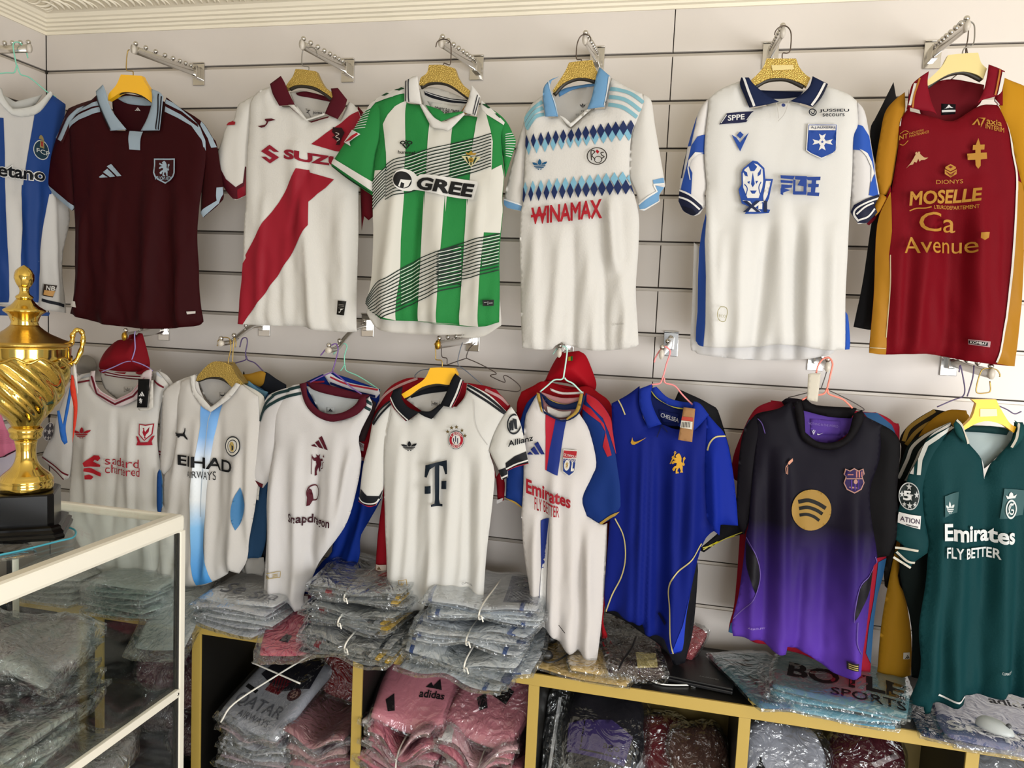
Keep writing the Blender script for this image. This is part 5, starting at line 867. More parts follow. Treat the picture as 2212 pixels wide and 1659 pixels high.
s.poly(sr, ['N '+' '.join('%.0f %.0f' % (1632+(q[0]-1632), 690+(q[1]-690)*1.5) for q in h_) for h_ in f_]+['N 1590 680 1608 670 1615 740 1598 745', 'N 1620 640 1650 650 1660 735 1640 730', 'N 1600 662 1625 655 1630 740 1618 742'], '#1a2026', 'sleeve_badge'); s.txt(sr, 'Allianz', 'N 1585 880 1790 832 1790 782 1585 830', '#15171c', 'sleeve_lettering', bold=.02, clip=True)
s.line(b, 'U 670 655 732 650 740 752 682 758 670 655', 1.5, '#b59a5e', 'hem_tag_frame', sm=False); s.logo(b, 'trefoil', 'U 682 700 722 698 720 668 682 670', ['#b59a5e'], 'hem_logo'); s.line(b, ['U 692 715 722 713', 'U 692 728 722 726', 'U 692 740 722 738'], 1.3, '#b59a5e', 'hem_print', sm=False); s.txt(b, 'CLIMACOOL', 'U 1200 695 1298 698 1298 684 1200 678', '#44433f', 'hem_lettering', bold=0)
hanger(s, 'glossy yellow hanger holding the white jersey with the black collar', 'N 910 215 1000 212 1115 218 1140 270 1120 340 1070 360 960 350 840 380 740 450 690 475 665 440 760 380 860 310', 'N 940 20 945 10 950 100 952 145 1000 155 1005 215', YEL_HANG, '#a58a4a', lip='N 690 475 780 410 880 370 980 352 1060 362')
s3 = Shirt('x', 'x', (1000, 800), -.26, 0); bpy.data.objects.remove(s3.root); s3.root = s.root
wire_hanger(s3, 'bare dark wire hanger bent into a hook beside the yellow hanger', ['N 1290 0 1240 50 1215 110 1215 135', 'N 1215 135 1300 170 1400 220 1470 265 1430 275 1425 290 1540 340 1530 290 1560 285 1640 340 1675 385 1660 415 1600 415 1420 390', 'N 1212 135 1150 155 1050 190', 'N 1000 40 1005 120 1045 135 1048 180'], '#3a302c', r=.0017)
wire_hanger(s3, 'thin blue grey wire hanger loop left of the yellow hanger', ['N 1180 0 1160 60 1140 150 1145 200', 'N 1150 200 1220 250 1290 310 1350 360', 'N 900 225 820 240 775 280 780 300'], '#57606c', r=.0016)
# ---- white, blue and red jersey
s = Shirt('football_jersey', 'bright red jersey behind the white one with royal blue sleeves', (1240, 1000), -.225, 0, '', group=BEHG)
b = s.panel('body', 'O 500 330 400 370 300 420 260 560 300 900 500 1300 O 900 1659 V 850 600 870 1190 918 1180 880 1020 920 700 940 160 O 1080 1500 1150 1000 1080 560 960 430 850 370 700 400', '#a80c1a', T=.02)
s = Shirt('football_jersey', 'white jersey with royal blue sleeves, red shoulder stripes and red airline lettering', (1220, 1050), -.315, 0, '1180 1080 1170 1390 12 -10;1200 1000 1195 1400 14 10;1240 1010 1235 1420 20 9;1275 1120 1270 1430 14 10;1160 1100 1155 1330 12 9;1255 1150 1248 1430 10 -7', group=LOWG)
LW_, LBl, LGd = '#e6e1de', '#15357e', '#b59445'
s.panel('inner_back', 'O 490 430 640 480 800 470 830 440 760 600 640 660 520 600', '#c08a8c', T=.002, off=-.03, fold=.2); ic = s.panel('inner_collar', 'O 450 430 560 500 680 530 800 490 830 440 800 570 640 580 520 540', '#17264e', T=.004, off=-.02, w=.012, fold=.3); s.line(ic, ['O 470 430 560 500 680 525 800 480'], 3.4, LGd, 'neck_tape'); s.panel('neck_label', 'O 510 545 620 590 720 590 700 640 600 645 520 610', '#d9d2cc', T=.001, off=-.016, w=.01, fold=.2); s.panel('inner_neck', 'O 530 395 640 430 820 425 820 445 640 450 540 420', '#e4e0dc', T=.002, off=-.028, w=.01, fold=.2)
sl = s.panel('sleeve', 'O 440 430 340 520 280 680 200 900 170 1100 160 1335 310 1425 330 1000 330 700 410 480', LBl, T=.016, off=-.012); s.line(sl, 'O 160 1340 240 1370 310 1425', 4.5, LGd, 'cuff')
sr = s.panel('sleeve', 'O 850 430 960 500 1060 640 1110 820 1150 1000 1200 1180 1250 1440 1100 1500 980 1552 860 1480 822 1330 900 1150 940 1020 880 750 820 620', LBl, T=.022, off=.0)
s.poly(sr, ['O 860 440 940 470 1050 600 1090 700 1140 935 1110 945 1050 760 1000 640 860 500', 'O 820 520 900 560 1010 690 1030 780 1075 955 1040 968 1000 880 1025 760 980 680 810 555'], '#b3182a', 'shoulder_stripe'); s.line(sr, 'O 1250 1432 1110 1455 975 1545', 6, LGd, 'cuff')
b = s.panel('body', 'O 440 440 410 480 340 620 320 850 320 1200 300 1500 U 1690 150 1700 400 1760 800 1790 1040 1765 1060 1830 1065 1835 900 V 330 1100 390 1110 470 1170 540 1250 600 1300 660 1290 740 1360 800 1400 825 1390 850 1200 880 900 905 500 915 200 O 980 1552 860 1480 822 1330 900 1150 940 1020 880 750 790 600 700 650 600 650 500 580', LW_, tex='f')
s.poly(b, ['O 510 590 600 630 580 760 550 900 525 1085 512 1080 515 800'], '#c2243a', 'centre_stripe_red'); s.poly(b, 'O 598 640 690 655 650 900 620 1125 525 1085 550 900 580 760', '#20368c', 'centre_stripe_blue')
s.poly(b, 'O 475 1510 548 1480 525 1659 V 420 170 395 450 345 800 335 900 330 1000 355 600 355 200', '#20368c', 'lower_stripe'); s.poly(b, 'V 430 160 355 600 340 900 350 1090 385 1105 400 700', '#f0eeec', 'fold_lining')
s.poly(b, ['O 440 440 415 480 330 640 300 780 330 640 400 470', 'O 425 460 350 580 310 720 335 560'], LBl, 'raglan', clip=True)
s.panel('neckband', 'O 440 425 480 430 500 580 640 655 700 650 790 560 830 425 850 460 800 600 700 665 620 660 500 600', '#17264e', T=.004, w=.012, off=.02, fold=.4)
nb = s.panel('neck_piping', 'O 445 420 470 430 495 590 480 580 450 470', LGd, T=.003, w=.006, off=.024, fold=.4); s.panel('neck_piping', 'O 812 430 838 430 800 580 700 655 695 640 770 570', LGd, T=.003, w=.006, off=.024, fold=.4)
s.logo(b, 'bars', 'O 360 948 510 945 515 830 360 845', ['#1d2c78'], 'maker_logo'); s.logo(b, 'lyon', 'O 650 1130 765 1130 790 905 670 900', ['#1d3a86', '#b5242e', '#e8e4dc', '#b79345'], 'crest'); s.txt(b, 'OLYMPIQUE', 'O 675 960 778 980 780 955 678 932', '#f2e8e4', 'crest_lettering', bold=0); s.txt(b, 'LYONNAIS', 'O 668 990 772 1010 776 985 672 965', '#f2e8e4', 'crest_lettering', bold=0)
s.txt(b, 'Emirates', 'O 355 1270 735 1395 740 1290 355 1145', '#a51b2b', 'sponsor_lettering', bold=.03); s.txt(b, 'FLY BETTER', 'O 428 1408 640 1470 640 1380 428 1300', '#a51b2b', 'sponsor_lettering', bold=.01); s.line(b, 'V 515 1035 575 1085', 2, '#3a3230', 'hem_print')
wire_hanger(s, 'pale mint wire hanger holding the white jersey with royal blue sleeves', ['O 570 100 605 50', 'O 650 30 680 40 690 80 675 200 665 260 660 300', 'O 660 300 640 315 580 320 520 370 460 420', 'O 668 300 690 325 740 350 790 400 820 430'], '#a9cfc4', r=.0026)
# ---- black jersey with yellow wheat trim behind the blue polo
s = Shirt('football_jersey', 'black jersey with a yellow wheat ear trimmed sleeve behind the royal blue polo', (1560, 1150), -.225, 0, '', group=BEHG)
b = s.panel('body', 'O 1650 400 1900 520 2000 640 2100 1200 V 1700 400 1690 600 1670 900 1640 1150 1580 1390 1490 1420 1380 1250 1000 1000 900 960 V 1000 300', '#1a1a1e', T=.016)
sr = s.panel('sleeve', 'O 1990 1500 2100 1450 2190 1500 V 2085 150 2090 280 1900 340 1740 440 1690 420 1860 280', '#1d1d22', T=.012, off=.006); s.line(sr, ['V 1735 415 1800 375 1870 350 1960 310 2080 260', 'V 1730 400 1790 385 1850 390', 'V 2085 310 2000 330 1920 360 1860 385'], 2.2, '#e8dc6a', 'wheat_line'); s.poly(sr, ['V 1800 375 1850 345 1870 350 1930 330 1960 335 1890 370 1870 390 1840 370', 'V 1940 320 1990 295 2010 305 2060 290 2085 295 2020 325 2005 350 1980 325'], '#ded12a', 'wheat_ear')
# ---- royal blue polo
s = Shirt('football_jersey', 'royal blue polo jersey with gold lion crest and thin gold piping', (1450, 1080), -.32, 0, '1370 950 1360 1330 12 6;1392 930 1380 1350 12 14;1430 960 1420 1380 22 -10;1460 930 1450 1380 16 11;1500 960 1490 1400 18 12;1540 960 1545 1130 14 10;1412 930 1402 1360 10 8', group=LOWG)
CB, CG = '#0b1f7e', '#d8c98a'
s.panel('inner_back', 'O 1390 400 1560 520 1760 560 1680 700 1500 690 1420 560', '#0f1d5c', T=.002, off=-.03, fold=.2); ic = s.panel('inner_collar', 'O 1395 400 1450 380 1560 480 1740 520 1800 510 1740 580 1600 560 1450 480', '#1c38a8', T=.005, off=-.02, w=.014, fold=.3); s.line(ic, 'O 1400 420 1460 490 1560 550 1680 575', 4.6, '#d9d25a', 'neck_tape'); nk = s.panel('neck_label', 'O 1470 580 1650 620 1630 700 1500 690', '#0f1d5c', T=.001, off=-.022, w=.01, fold=.1); s.txt(nk, 'CHELSEA', 'O 1485 640 1640 690 1645 655 1492 605', '#d9dce6', 'neck_lettering', bold=.01)
sr = s.panel('sleeve', 'O 1880 600 1960 690 2040 790 2090 1000 2130 1300 2150 1560 2000 1550 1990 1640 1880 1500 1860 1100 1870 800', '#102a9c', T=.022, off=.002)
b = s.panel('body', 'O 1310 370 1200 450 1070 520 1080 800 1100 1200 1060 1480 V 920 400 890 800 905 950 1000 960 1060 1000 1215 1060 1240 1150 1400 1190 1450 1290 1500 1300 1560 1250 1600 900 1720 400 1880 200 O 1900 1500 1880 1100 1900 700 1880 610 1790 740 1620 740 1500 700 1380 720 1330 600', CB)
s.poly(b, 'V 1735 370 1700 450 1560 1050 1460 1290 1560 1265 1640 800 1720 420', '#1b3cc4', 'side_panel', clip=True)
s.line(b, ['O 1120 475 1160 540 1190 610', 'V 985 150 1060 300 1075 480 1040 640 960 800 905 950', 'V 1720 370 1640 480 1490 620 1440 740 1450 900 1455 1150 1480 1290'], 2.6, CG, 'piping'); s.line(sr, 'O 2050 795 1960 800 1910 850 1888 915', 3, CG, 'piping')
fl = s.panel('collar', 'O 1420 350 1310 390 1310 520 1350 640 1385 725 1500 690 1450 600 1410 480', '#16309c', T=.008, w=.02, off=.026, fold=.6); fr = s.panel('collar', 'O 1770 495 1830 520 1900 610 1830 690 1780 740 1690 740 1640 700 1720 620 1760 560', '#16309c', T=.008, w=.02, off=.026, fold=.6)
s.logo(b, 'swoosh', 'O 1238 868 1370 850 1372 790 1238 800', ['#c8982e'], 'maker_logo'); s.logo(b, 'staff_lion', 'O 1565 1100 1715 1100 1715 915 1565 915', ['#d9a42c'], 'crest'); s.line(b, ['O 1500 700 1460 800', 'O 1500 700 1550 760'], 2, '#0a1546', 'placket'); s.poly(b, 'V 1345 970 1365 955 1420 1020 1405 1050', '#0b1030', 'hem_tag')
wire_hanger(s, 'pink coated wire hanger holding the royal blue polo', ['O 1435 170 1450 120 1490 60 1530 35 1570 70 1565 110 1540 180 1520 260 1500 320', 'O 1500 320 1480 350 1410 360 1380 380', 'O 1520 300 1530 345 1610 370 1680 450 1760 530'], '#d98080', r=.0026)
tg = Shirt('swing_tag', 'brown card swing tag with a red band and bar code on the royal blue polo', (1480, 910), -.37, 0, '', cat='tag'); t1 = tg.panel('tag_card', 'O 1685 552 1785 565 1758 850 1638 830', '#ad8258', T=.0015, w=.01, fold=0); tg.poly(t1, 'O 1668 628 1768 640 1765 672 1662 660', '#c04a3c', 'tag_band'); tg.poly(t1, 'O 1662 662 1762 675 1758 740 1655 722', '#e6dfd2', 'bar_code_label'); tg.line(t1, ['O %d 675 %d 722' % (1675+i*13, 1671+i*13) for i in range(6)], 1.3, '#3a3a3a', 'bar_code', sm=False)
# ---- red and blue jersey behind the purple one
s = Shirt('football_jersey', 'red and blue jersey behind the purple and black one', (1800, 1000), -.22, 0, '', group=BEHG)
b = s.panel('body', 'Q 720 500 650 505 540 550 480 620 420 740 330 980 330 1150 400 1300 W 350 800 300 1050 290 1120 480 1200 780 1270 1050 1380 1400 1490 1500 1480 1550 900 1640 500 Q 1750 820 1700 680 1560 600 1440 590', '#a11a30', T=.02)
s.poly(b, ['Q 1440 595 1560 600 1680 700 1720 800 1640 780 1500 680', 'W 1640 500 1560 520 1530 800 1480 1100 1460 1300 1540 1470 1560 1000', 'Q 420 740 470 650 480 720 450 745', 'W 290 1120 310 1040 360 1060 400 1180'], '#2b5c8c', 'blue_panel'); s.panel('collar', 'Q 740 500 790 470 900 480 930 500 860 540 760 530', '#1b1520', T=.006, w=.014, off=.02)
s3 = Shirt('x', 'x', (1800, 850), -.235, 0); bpy.data.objects.remove(s3.root)
s3.root = s.root; wire_hanger(s3, 'thin black wire hanger behind the pink one', ['Q 1150 170 1120 280 1085 385 1085 395', 'Q 1085 395 960 430 800 470', 'Q 1090 395 1150 410 1300 480 1440 560 1430 580 1340 560', ], '#3a302c', r=.0015)
# ---- purple and black
s = Shirt('football_jersey', 'purple jersey fading to black at the top with a gold disc print', (1770, 1100), -.325, 0, '1630 1000 1620 1390 14 8;1690 960 1690 1400 20 13;1735 1180 1720 1410 12 -8;1790 1130 1780 1430 26 -9;1845 1050 1840 1440 20 13;1880 1150 1850 1440 12 8;1660 960 1650 1380 12 -7', group=LOWG)
PM = grad('purple_fade_dye', [(0, '#4e2f90'), (.36, '#2c1a5c'), (.58, '#0e0a18'), (1, '#0b0912')], -.45, .25)
PK = '#0b090d'
s.panel('inner_back', 'Q 910 560 1100 600 1350 650 1320 760 1200 840 1050 830 940 780', '#5b3f9c', T=.002, off=-.03, fold=.2); nk = s.panel('neck_label', 'Q 1000 660 1260 680 1260 800 1010 800', '#5b3f9c', T=.001, off=-.026, w=.01, fold=.1); s.txt(nk, 'NOTHING IN THE WORLD', 'Q 985 708 1240 735 1240 715 985 688', '#8f78c4', 'neck_lettering', bold=0); s.logo(nk, 'swoosh', 'Q 1058 800 1112 795 1112 775 1058 780', ['#e6e2ee'], 'neck_logo'); s.logo(nk, 'vee', 'Q 1010 798 1045 798 1045 750 1010 750', ['#d8d4e4'], 'neck_emblem')
s.panel('inner_collar', 'Q 900 500 960 480 1050 540 1350 560 1400 570 1350 655 1150 640 930 585', PK, T=.005, off=-.02, w=.014, fold=.3)
sl = s.panel('sleeve', 'Q 830 520 700 570 560 600 500 640 420 760 380 1000 360 1300 350 1500 430 1659 W 430 280 460 200 Q 500 1300 580 900', '#0d0a12', T=.014, off=-.006)
sr = s.panel('sleeve', 'Q 1440 640 1600 700 1720 780 1760 900 1740 1150 1730 1300 W 1740 100 1730 300 1660 480 1560 500 1500 350 Q 1450 1300 1560 900', '#0a080c', T=.014, off=-.004)
b = s.panel('body', 'Q 830 500 700 570 540 620 520 900 480 1300 W 460 200 440 300 420 500 380 800 320 1050 330 1160 480 1190 560 1200 700 1290 775 1300 790 1240 960 1320 1110 1430 1220 1490 1420 1500 1440 1300 1480 1000 1520 600 1560 480 Q 1500 1300 1580 1000 1600 700 1440 620 1400 640 1300 800 1150 900 1050 880 940 800 880 640', '#46307c', tex='f'); b.obj.data.materials.clear(); b.obj.data.materials.append(PM)
s.panel('collar', 'Q 840 520 900 480 930 600 940 760 1050 840 1200 840 1300 770 1350 600 1420 570 1440 640 1360 800 1240 890 1130 910 1000 880 900 790', PK, T=.007, w=.014, off=.022, fold=.4)
s.poly(b, ['W 440 350 540 480 555 620 545 700 520 785 480 680 440 540', 'W 1520 600 1400 720 1360 860 1335 1000 1420 880 1500 740'], '#121018', 'side_inset', sm=True); s.line(b, ['W 440 310 520 450 558 600 545 720 480 850 330 1010', 'W 1540 480 1555 540 1500 610 1390 720 1345 900 1340 1000', 'Q 510 625 570 680 600 770', 'W 1370 1000 1365 1180 1420 1300'], 1.6, '#6d58a0', 'piping')
s.logo(b, 'stream', 'Q 822 1590 1160 1590 1160 1243 822 1243', ['#15110c', '#a9853f'], 'sponsor_disc'); s.logo(b, 'barca', 'Q 1258 1272 1445 1272 1445 1060 1258 1060', ['#b88a7c', '#2a1650', '#c07a72', '#4a2b86'], 'crest'); s.poly(b, ['Q 795 1000 830 975 832 1000 800 1028 785 1020'], '#d99a80', 'maker_logo'); s.line(b, ['Q 785 1025 768 1050 772 1100', 'Q 785 1040 783 1105'], 1.4, '#d99a80', 'maker_logo_lines')
s.poly(b, 'W 1275 1322 1370 1325 1368 1390 1275 1385', '#2a2230', 'hem_tag'); s.line(b, ['W 1288 1340 1360 1343', 'W 1288 1356 1360 1360', 'W 1288 1372 1360 1376'], 1.8, '#cbb86a', 'tag_print', sm=False); s.txt(b, 'AERO-FIT', 'W 450 1065 600 1085 600 1070 450 1050', '#a794c8', 'hem_lettering', bold=0)
wire_hanger(s, 'coral wire hanger with a paper tag holding the purple and black jersey', ['Q 1040 260 1060 190 1100 140 1150 130 1180 180 1165 260 1140 370 1130 400', 'Q 1130 400 1100 440 990 455 920 490', 'Q 1140 400 1150 440 1260 480 1310 520 1350 560'], '#e07a68', r=.0026)
tg = Shirt('paper_tag', 'blank white paper tag dangling from the coral hanger', (1757, 830), -.33, 0, '', cat='tag'); tg.panel('tag_card', 'Q 970 270 1000 262 1070 262 1078 275 1050 505 962 490', '#e4ddcd', T=.001, w=.01, fold=0)
# ---- garments behind the dark green jersey
def behind(label, anchor, Y, pts, c, stripes=None, sc='#b08a3a', w=6):
    s = Shirt('football_jersey', label, anchor, Y, 0, '', group=BEHG, wave=.006); b = s.panel('body', pts, c, T=.018)
    if stripes: s.line(b, stripes, w, sc, 'shoulder_stripe')
    return s, b
s1, b1 = behind('black and gold striped jersey behind the dark green one', (2000, 1000), -.2, 'R 1440 490 1300 570 1200 660 1150 760 1160 900 X 900 100 900 300 1000 400 1100 300 R 1500 900 1560 600 1620 520', '#1e1a14', ['R 1450 500 1300 590 1220 660 1180 760', 'R 1500 560 1360 620 1270 690 1200 790', 'R 1530 600 1400 660 1300 740'], '#9c7a30', 7)
s1, b1 = behind('mustard yellow jersey hanging behind the dark green one', (1960, 1300), -.215, 'R 1560 500 1400 600 1300 760 1250 1000 X 960 100 920 300 870 600 845 900 840 940 1000 980 1095 970 1100 700 1060 400 1020 100 R 1700 700 1720 500', '#a87a18'); s1.poly(b1, 'X 1030 785 1082 790 1082 838 1028 832', '#d8cfc0', 'hem_tag'); s1.logo(b1, 'bars', 'X 1040 830 1080 832 1075 805 1045 803', ['#3a2f18'], 'hem_logo')
s1, b1 = behind('black jersey with white shoulder stripes directly behind the dark green one', (2010, 1150), -.245, 'R 1580 600 1400 680 1240 780 1180 900 1120 1080 1200 1110 X 1010 100 1030 300 1100 600 1100 980 1170 1000 1250 600 R 1700 900', '#15201f', ['R 1580 600 1400 690 1260 800 1210 920 1140 1080', 'R 1600 640 1440 730 1330 820 1280 920 1200 1100'], '#d9d6d0', 5.5)
# ---- dark green
s = Shirt('football_jersey', 'dark green jersey with white shoulder stripes and white airline lettering', (2120, 1150), -.325, 0, '2040 1000 2010 1500 14 8;2080 1000 2060 1510 22 10;2130 1050 2120 1500 20 -8;2160 980 2165 1480 20 10;2200 1100 2190 1500 16 -8', group=LOWG)
GM = '#0d3f42'
s.panel('inner_back', 'R 1690 660 1850 640 2130 660 2120 780 1960 940 1900 980 1800 830', '#b4c4c6', T=.002, off=-.03, fold=.2); s.panel('inner_collar', 'R 1660 600 1750 640 1950 640 2120 670 2090 720 1900 700 1720 690', '#173a3c', T=.004, off=-.02, w=.014, fold=.3)
sl = s.panel('sleeve', 'R 1590 600 1440 690 1360 790 1300 930 1230 1050 1190 1200 1130 1400 1110 1600 1190 1659 X 970 50 1090 160 1120 120 1220 50 R 1400 1600 1360 1200 1480 900', '#0d3c40', T=.02, off=-.002)
s.poly(sl, ['R 1620 650 1500 720 1390 800 1340 920 1320 1045 1290 1045 1310 900 1350 790 1470 700 1610 620'], '#d8dad6', 'shoulder_stripe'); s.line(sl, 'R 1590 610 1420 700 1310 800 1270 920 1250 1040', 6, '#c9c6c0', 'shoulder_stripe'); s.line(sl, ['X 975 10 1060 15 1140 25', 'X 985 40 1060 105 1120 122', 'X 962 80 1090 160'], 4.5, '#d9d4c4', 'cuff_trim', clip=False)
s.logo(sl, 'ball', 'R 1140 1340 1310 1340 1310 1110 1140 1110', ['#12201f', '#c9cbc9'], 'sleeve_badge'); s.txt(sl, '5', 'R 1175 1260 1240 1260 1240 1180 1175 1180', '#f0f0ee', 'badge_number', bold=.03); s.poly(sl, 'R 1135 1360 1320 1390 1310 1500 1128 1450', '#e8e6e4', 'badge'); s.txt(sl, 'ATION', 'R 1145 1432 1305 1458 1308 1415 1148 1390', '#42324a', 'badge_lettering', bold=.01); s.line(sl, 'R 1190 1458 1240 1470 1290 1480', 2, '#555555', 'badge_script')
sr = s.panel('sleeve', 'R 2130 600 2250 680 2350 800 2500 1400 2350 1659 2250 1300', '#0d3c40', T=.02, off=-.004)
b = s.panel('body', 'R 1630 580 1610 660 1500 760 1380 880 1340 1100 1360 1400 1400 1600 X 1220 60 1200 300 1150 600 1160 900 1080 1180 1180 1190 1190 1240 1230 1238 1250 1160 1400 1190 1480 1180 1500 1110 1700 1130 1900 1140 2050 1100 2050 0 R 2500 1300 2300 800 2200 600 2130 600 2100 760 1980 900 1920 960 1870 1080 1850 920 1740 780 1680 700', GM, tex='v')
s.poly(b, 'R 1845 905 1925 900 1905 990 1868 1082', '#dfe3e2', 'neck_gusset'); s.line(b, 'X 1290 1095 1340 1115 1420 1125 1490 1110', 4, '#e6e6e2', 'hem_trim')
fl = s.panel('collar', 'R 1620 565 1590 610 1620 700 1700 780 1730 775 1690 680 1660 600', '#16484a', T=.006, w=.016, off=.026, fold=.4); s.line(fl, 'R 1612 570 1660 620 1690 690 1715 775', 4, '#d4cfc0'); fr = s.panel('collar', 'R 2105 575 2200 640 2170 740 2080 830 2070 800 2110 700 2130 640', '#16484a', T=.006, w=.016, off=.026, fold=.4); s.line(fr, 'R 2140 600 2120 720 2078 805', 4, '#d4cfc0')
s.poly(b, ['R 1510 1215 1632 1178 1615 1350 1508 1392', 'R 2010 1150 2200 1170 2180 1380 1970 1405'], '#3b6164', 'film_patch'); s.logo(b, 'trefoil', 'R 1515 1365 1600 1365 1590 1255 1515 1260', ['#dfe6e4'], 'maker_logo'); s.logo(b, 'madrid', 'R 1990 1405 2145 1405 2145 1180 1995 1180', ['#e6ebea'], 'crest')
s.txt(b, 'Emirates', 'R 1500 1585 2105 1620 2105 1480 1500 1440', '#e8ecec', 'sponsor_lettering', bold=.03); s.txt(b, 'FLY BETTER', 'X 1335 65 1735 75 1735 0 1335 -15', '#e8ecec', 'sponsor_lettering', bold=.02); s.txt(b, 'CLIMACOOL', 'X 1735 915 1830 922 1830 905 1735 895', '#e4e8e6', 'hem_lettering', bold=.0)
hanger(s, 'bright yellow hanger with a raised panel holding the dark green jersey', 'R 1760 405 1970 405 2000 470 2080 600 2140 640 2120 690 2020 620 1900 590 1800 610 1690 670 1670 650 1760 560 1800 440', 'R 2010 215 2010 190 1975 150 1880 145 1845 180 1815 280 1815 350 1900 350 1930 330 1925 250', mat('hanger_bright_yellow', '#f2b70c', .3), '#a58a4a', slot='R 1830 485 1970 485 1975 545 1830 550')
wire_hanger(s, 'dark purple wire hooks crossing behind the bright yellow hanger', ['R 1690 180 1700 120 1720 200 1740 330 1720 390 1640 420 1500 480', 'R 1820 120 1810 220 1780 330 1760 390', 'R 1980 450 2100 500 2170 540 2230 520'], '#4a3c62', off=-.03, r=.0018)
# ================================================================== bagged garments
def PZ(x, y, Z):
    d = ray(x, y); return CP+d*((Z-CP[2])/d[2])
def plastic_mat(name, haze, tint, crease=.6):
    M = bpy.data.materials.new(name); M.use_nodes = True; nt = M.node_tree; nt.nodes.clear(); N = nt.nodes.new
    o = N('ShaderNodeOutputMaterial'); t = N('ShaderNodeBsdfTransparent'); gl = N('ShaderNodeBsdfGlossy'); df = N('ShaderNodeBsdfDiffuse'); m1 = N('ShaderNodeMixShader'); m2 = N('ShaderNodeMixShader'); lw = N('ShaderNodeLayerWeight'); tc = N('ShaderNodeTexCoord'); n1 = N('ShaderNodeTexNoise'); bp = N('ShaderNodeBump'); mr = N('ShaderNodeMapRange')
    t.inputs[0].default_value = tint; gl.inputs['Roughness'].default_value = .07; gl.inputs['Color'].default_value = (.9, .93, .95, 1); df.inputs[0].default_value = (.75, .78, .8, 1)
    n1.inputs['Scale'].default_value = 15; n1.inputs['Detail'].default_value = 2.5; n1.inputs['Roughness'].default_value = .5; n1.inputs['Distortion'].default_value = 2.2; bp.inputs['Strength'].default_value = crease; bp.inputs['Distance'].default_value = .06
    nt.links.new(tc.outputs['Object'], n1.inputs['Vector']); nt.links.new(n1.outputs[0], bp.inputs['Height']); nt.links.new(bp.outputs[0], gl.inputs['Normal']); nt.links.new(bp.outputs[0], lw.inputs['Normal'])
    lw.inputs[0].default_value = .35; mr.inputs[1].default_value = 0; mr.inputs[2].default_value = 1; mr.inputs[3].default_value = .05; mr.inputs[4].default_value = .75
    nt.links.new(lw.outputs['Facing'], mr.inputs[0]); m1.inputs[0].default_value = haze
    nt.links.new(t.outputs[0], m1.inputs[1]); nt.links.new(df.outputs[0], m1.inputs[2]); nt.links.new(mr.outputs[0], m2.inputs[0]); nt.links.new(m1.outputs[0], m2.inputs[1]); nt.links.new(gl.outputs[0], m2.inputs[2]); nt.links.new(m2.outputs[0], o.inputs[0])
    return M
PLASTIC = plastic_mat('clear_bag_film', .006, (.97, .98, .98, 1))
PLASTIC_FLAT = plastic_mat('smooth_bag_film', .004, (.98, .985, .985, 1), .22)
def slab(w, d, t, seed, pinch=0., zrel=0., droop=0., yedge=None, nx=26, ny=16, rag=.004, edge=.25, round=.05):
    """wavy folded pad; returns (verts, faces, top height function); pinch pulls it to the tie, droop bends the overhang"""
    rn = random.Random(seed); ph = [(rn.uniform(8, 26), rn.uniform(-20, 20), rn.uniform(0, 6.3)) for _ in range(4)]; pe = [(rn.uniform(10, 40), rn.uniform(0, 6.3)) for _ in range(3)]
    def mid(u, v):
        g = math.exp(-(u/.055)**2) if pinch else 0
        z = -zrel*pinch*g + sum(rag*.5*math.sin(a*u+b*v+c) for a, b, c in ph)
        if yedge is not None and v < yedge: z -= droop*(yedge-v)**1.5*1.4
        return z
    def half(u, v):
        e = min(1, max(0, (1-abs(2*u/w))/edge)); f = min(1, max(0, (1-abs(2*v/d))/edge)); g = math.exp(-(u/.05)**2)*pinch*.55
        return t/2*(.25+.75*math.sqrt(e*(2-e))*math.sqrt(f*(2-f)))*(1-g)
    V = []; F = []
    for sgn in (1, -1):
        for j in range(ny+1):
            for i in range(nx+1):
                u = (i/nx-.5)*w; v = (j/ny-.5)*d
                k = 1+(sum(rag*math.sin(a*(u if j in (0, ny) else v)+b) for a, b in pe) if i in (0, nx) or j in (0, ny) else 0)*2
                V.append((u*k*(1-round*abs(2*v/d)**3), v*k*(1-round*abs(2*u/w)**3), mid(u, v)+sgn*half(u, v)))
    n = (nx+1)*(ny+1)
    for j in range(ny):
        for i in range(nx):
            a = j*(nx+1)+i; F.append((a, a+1, a+nx+2, a+nx+1)); F.append((n+a, n+a+nx+1, n+a+nx+2, n+a+1))
    for i in range(nx): F.append((i+1, i, n+i, n+i+1)); a = ny*(nx+1)+i; F.append((a, a+1, n+a+1, n+a))
    for j in range(ny): a = j*(nx+1); F.append((a, a+nx+1, n+a+nx+1, n+a)); a += nx; F.append((a+nx+1, a, n+a, n+a+nx+1))
    return V, F, lambda u, v: mid(u, v)+half(u, v)
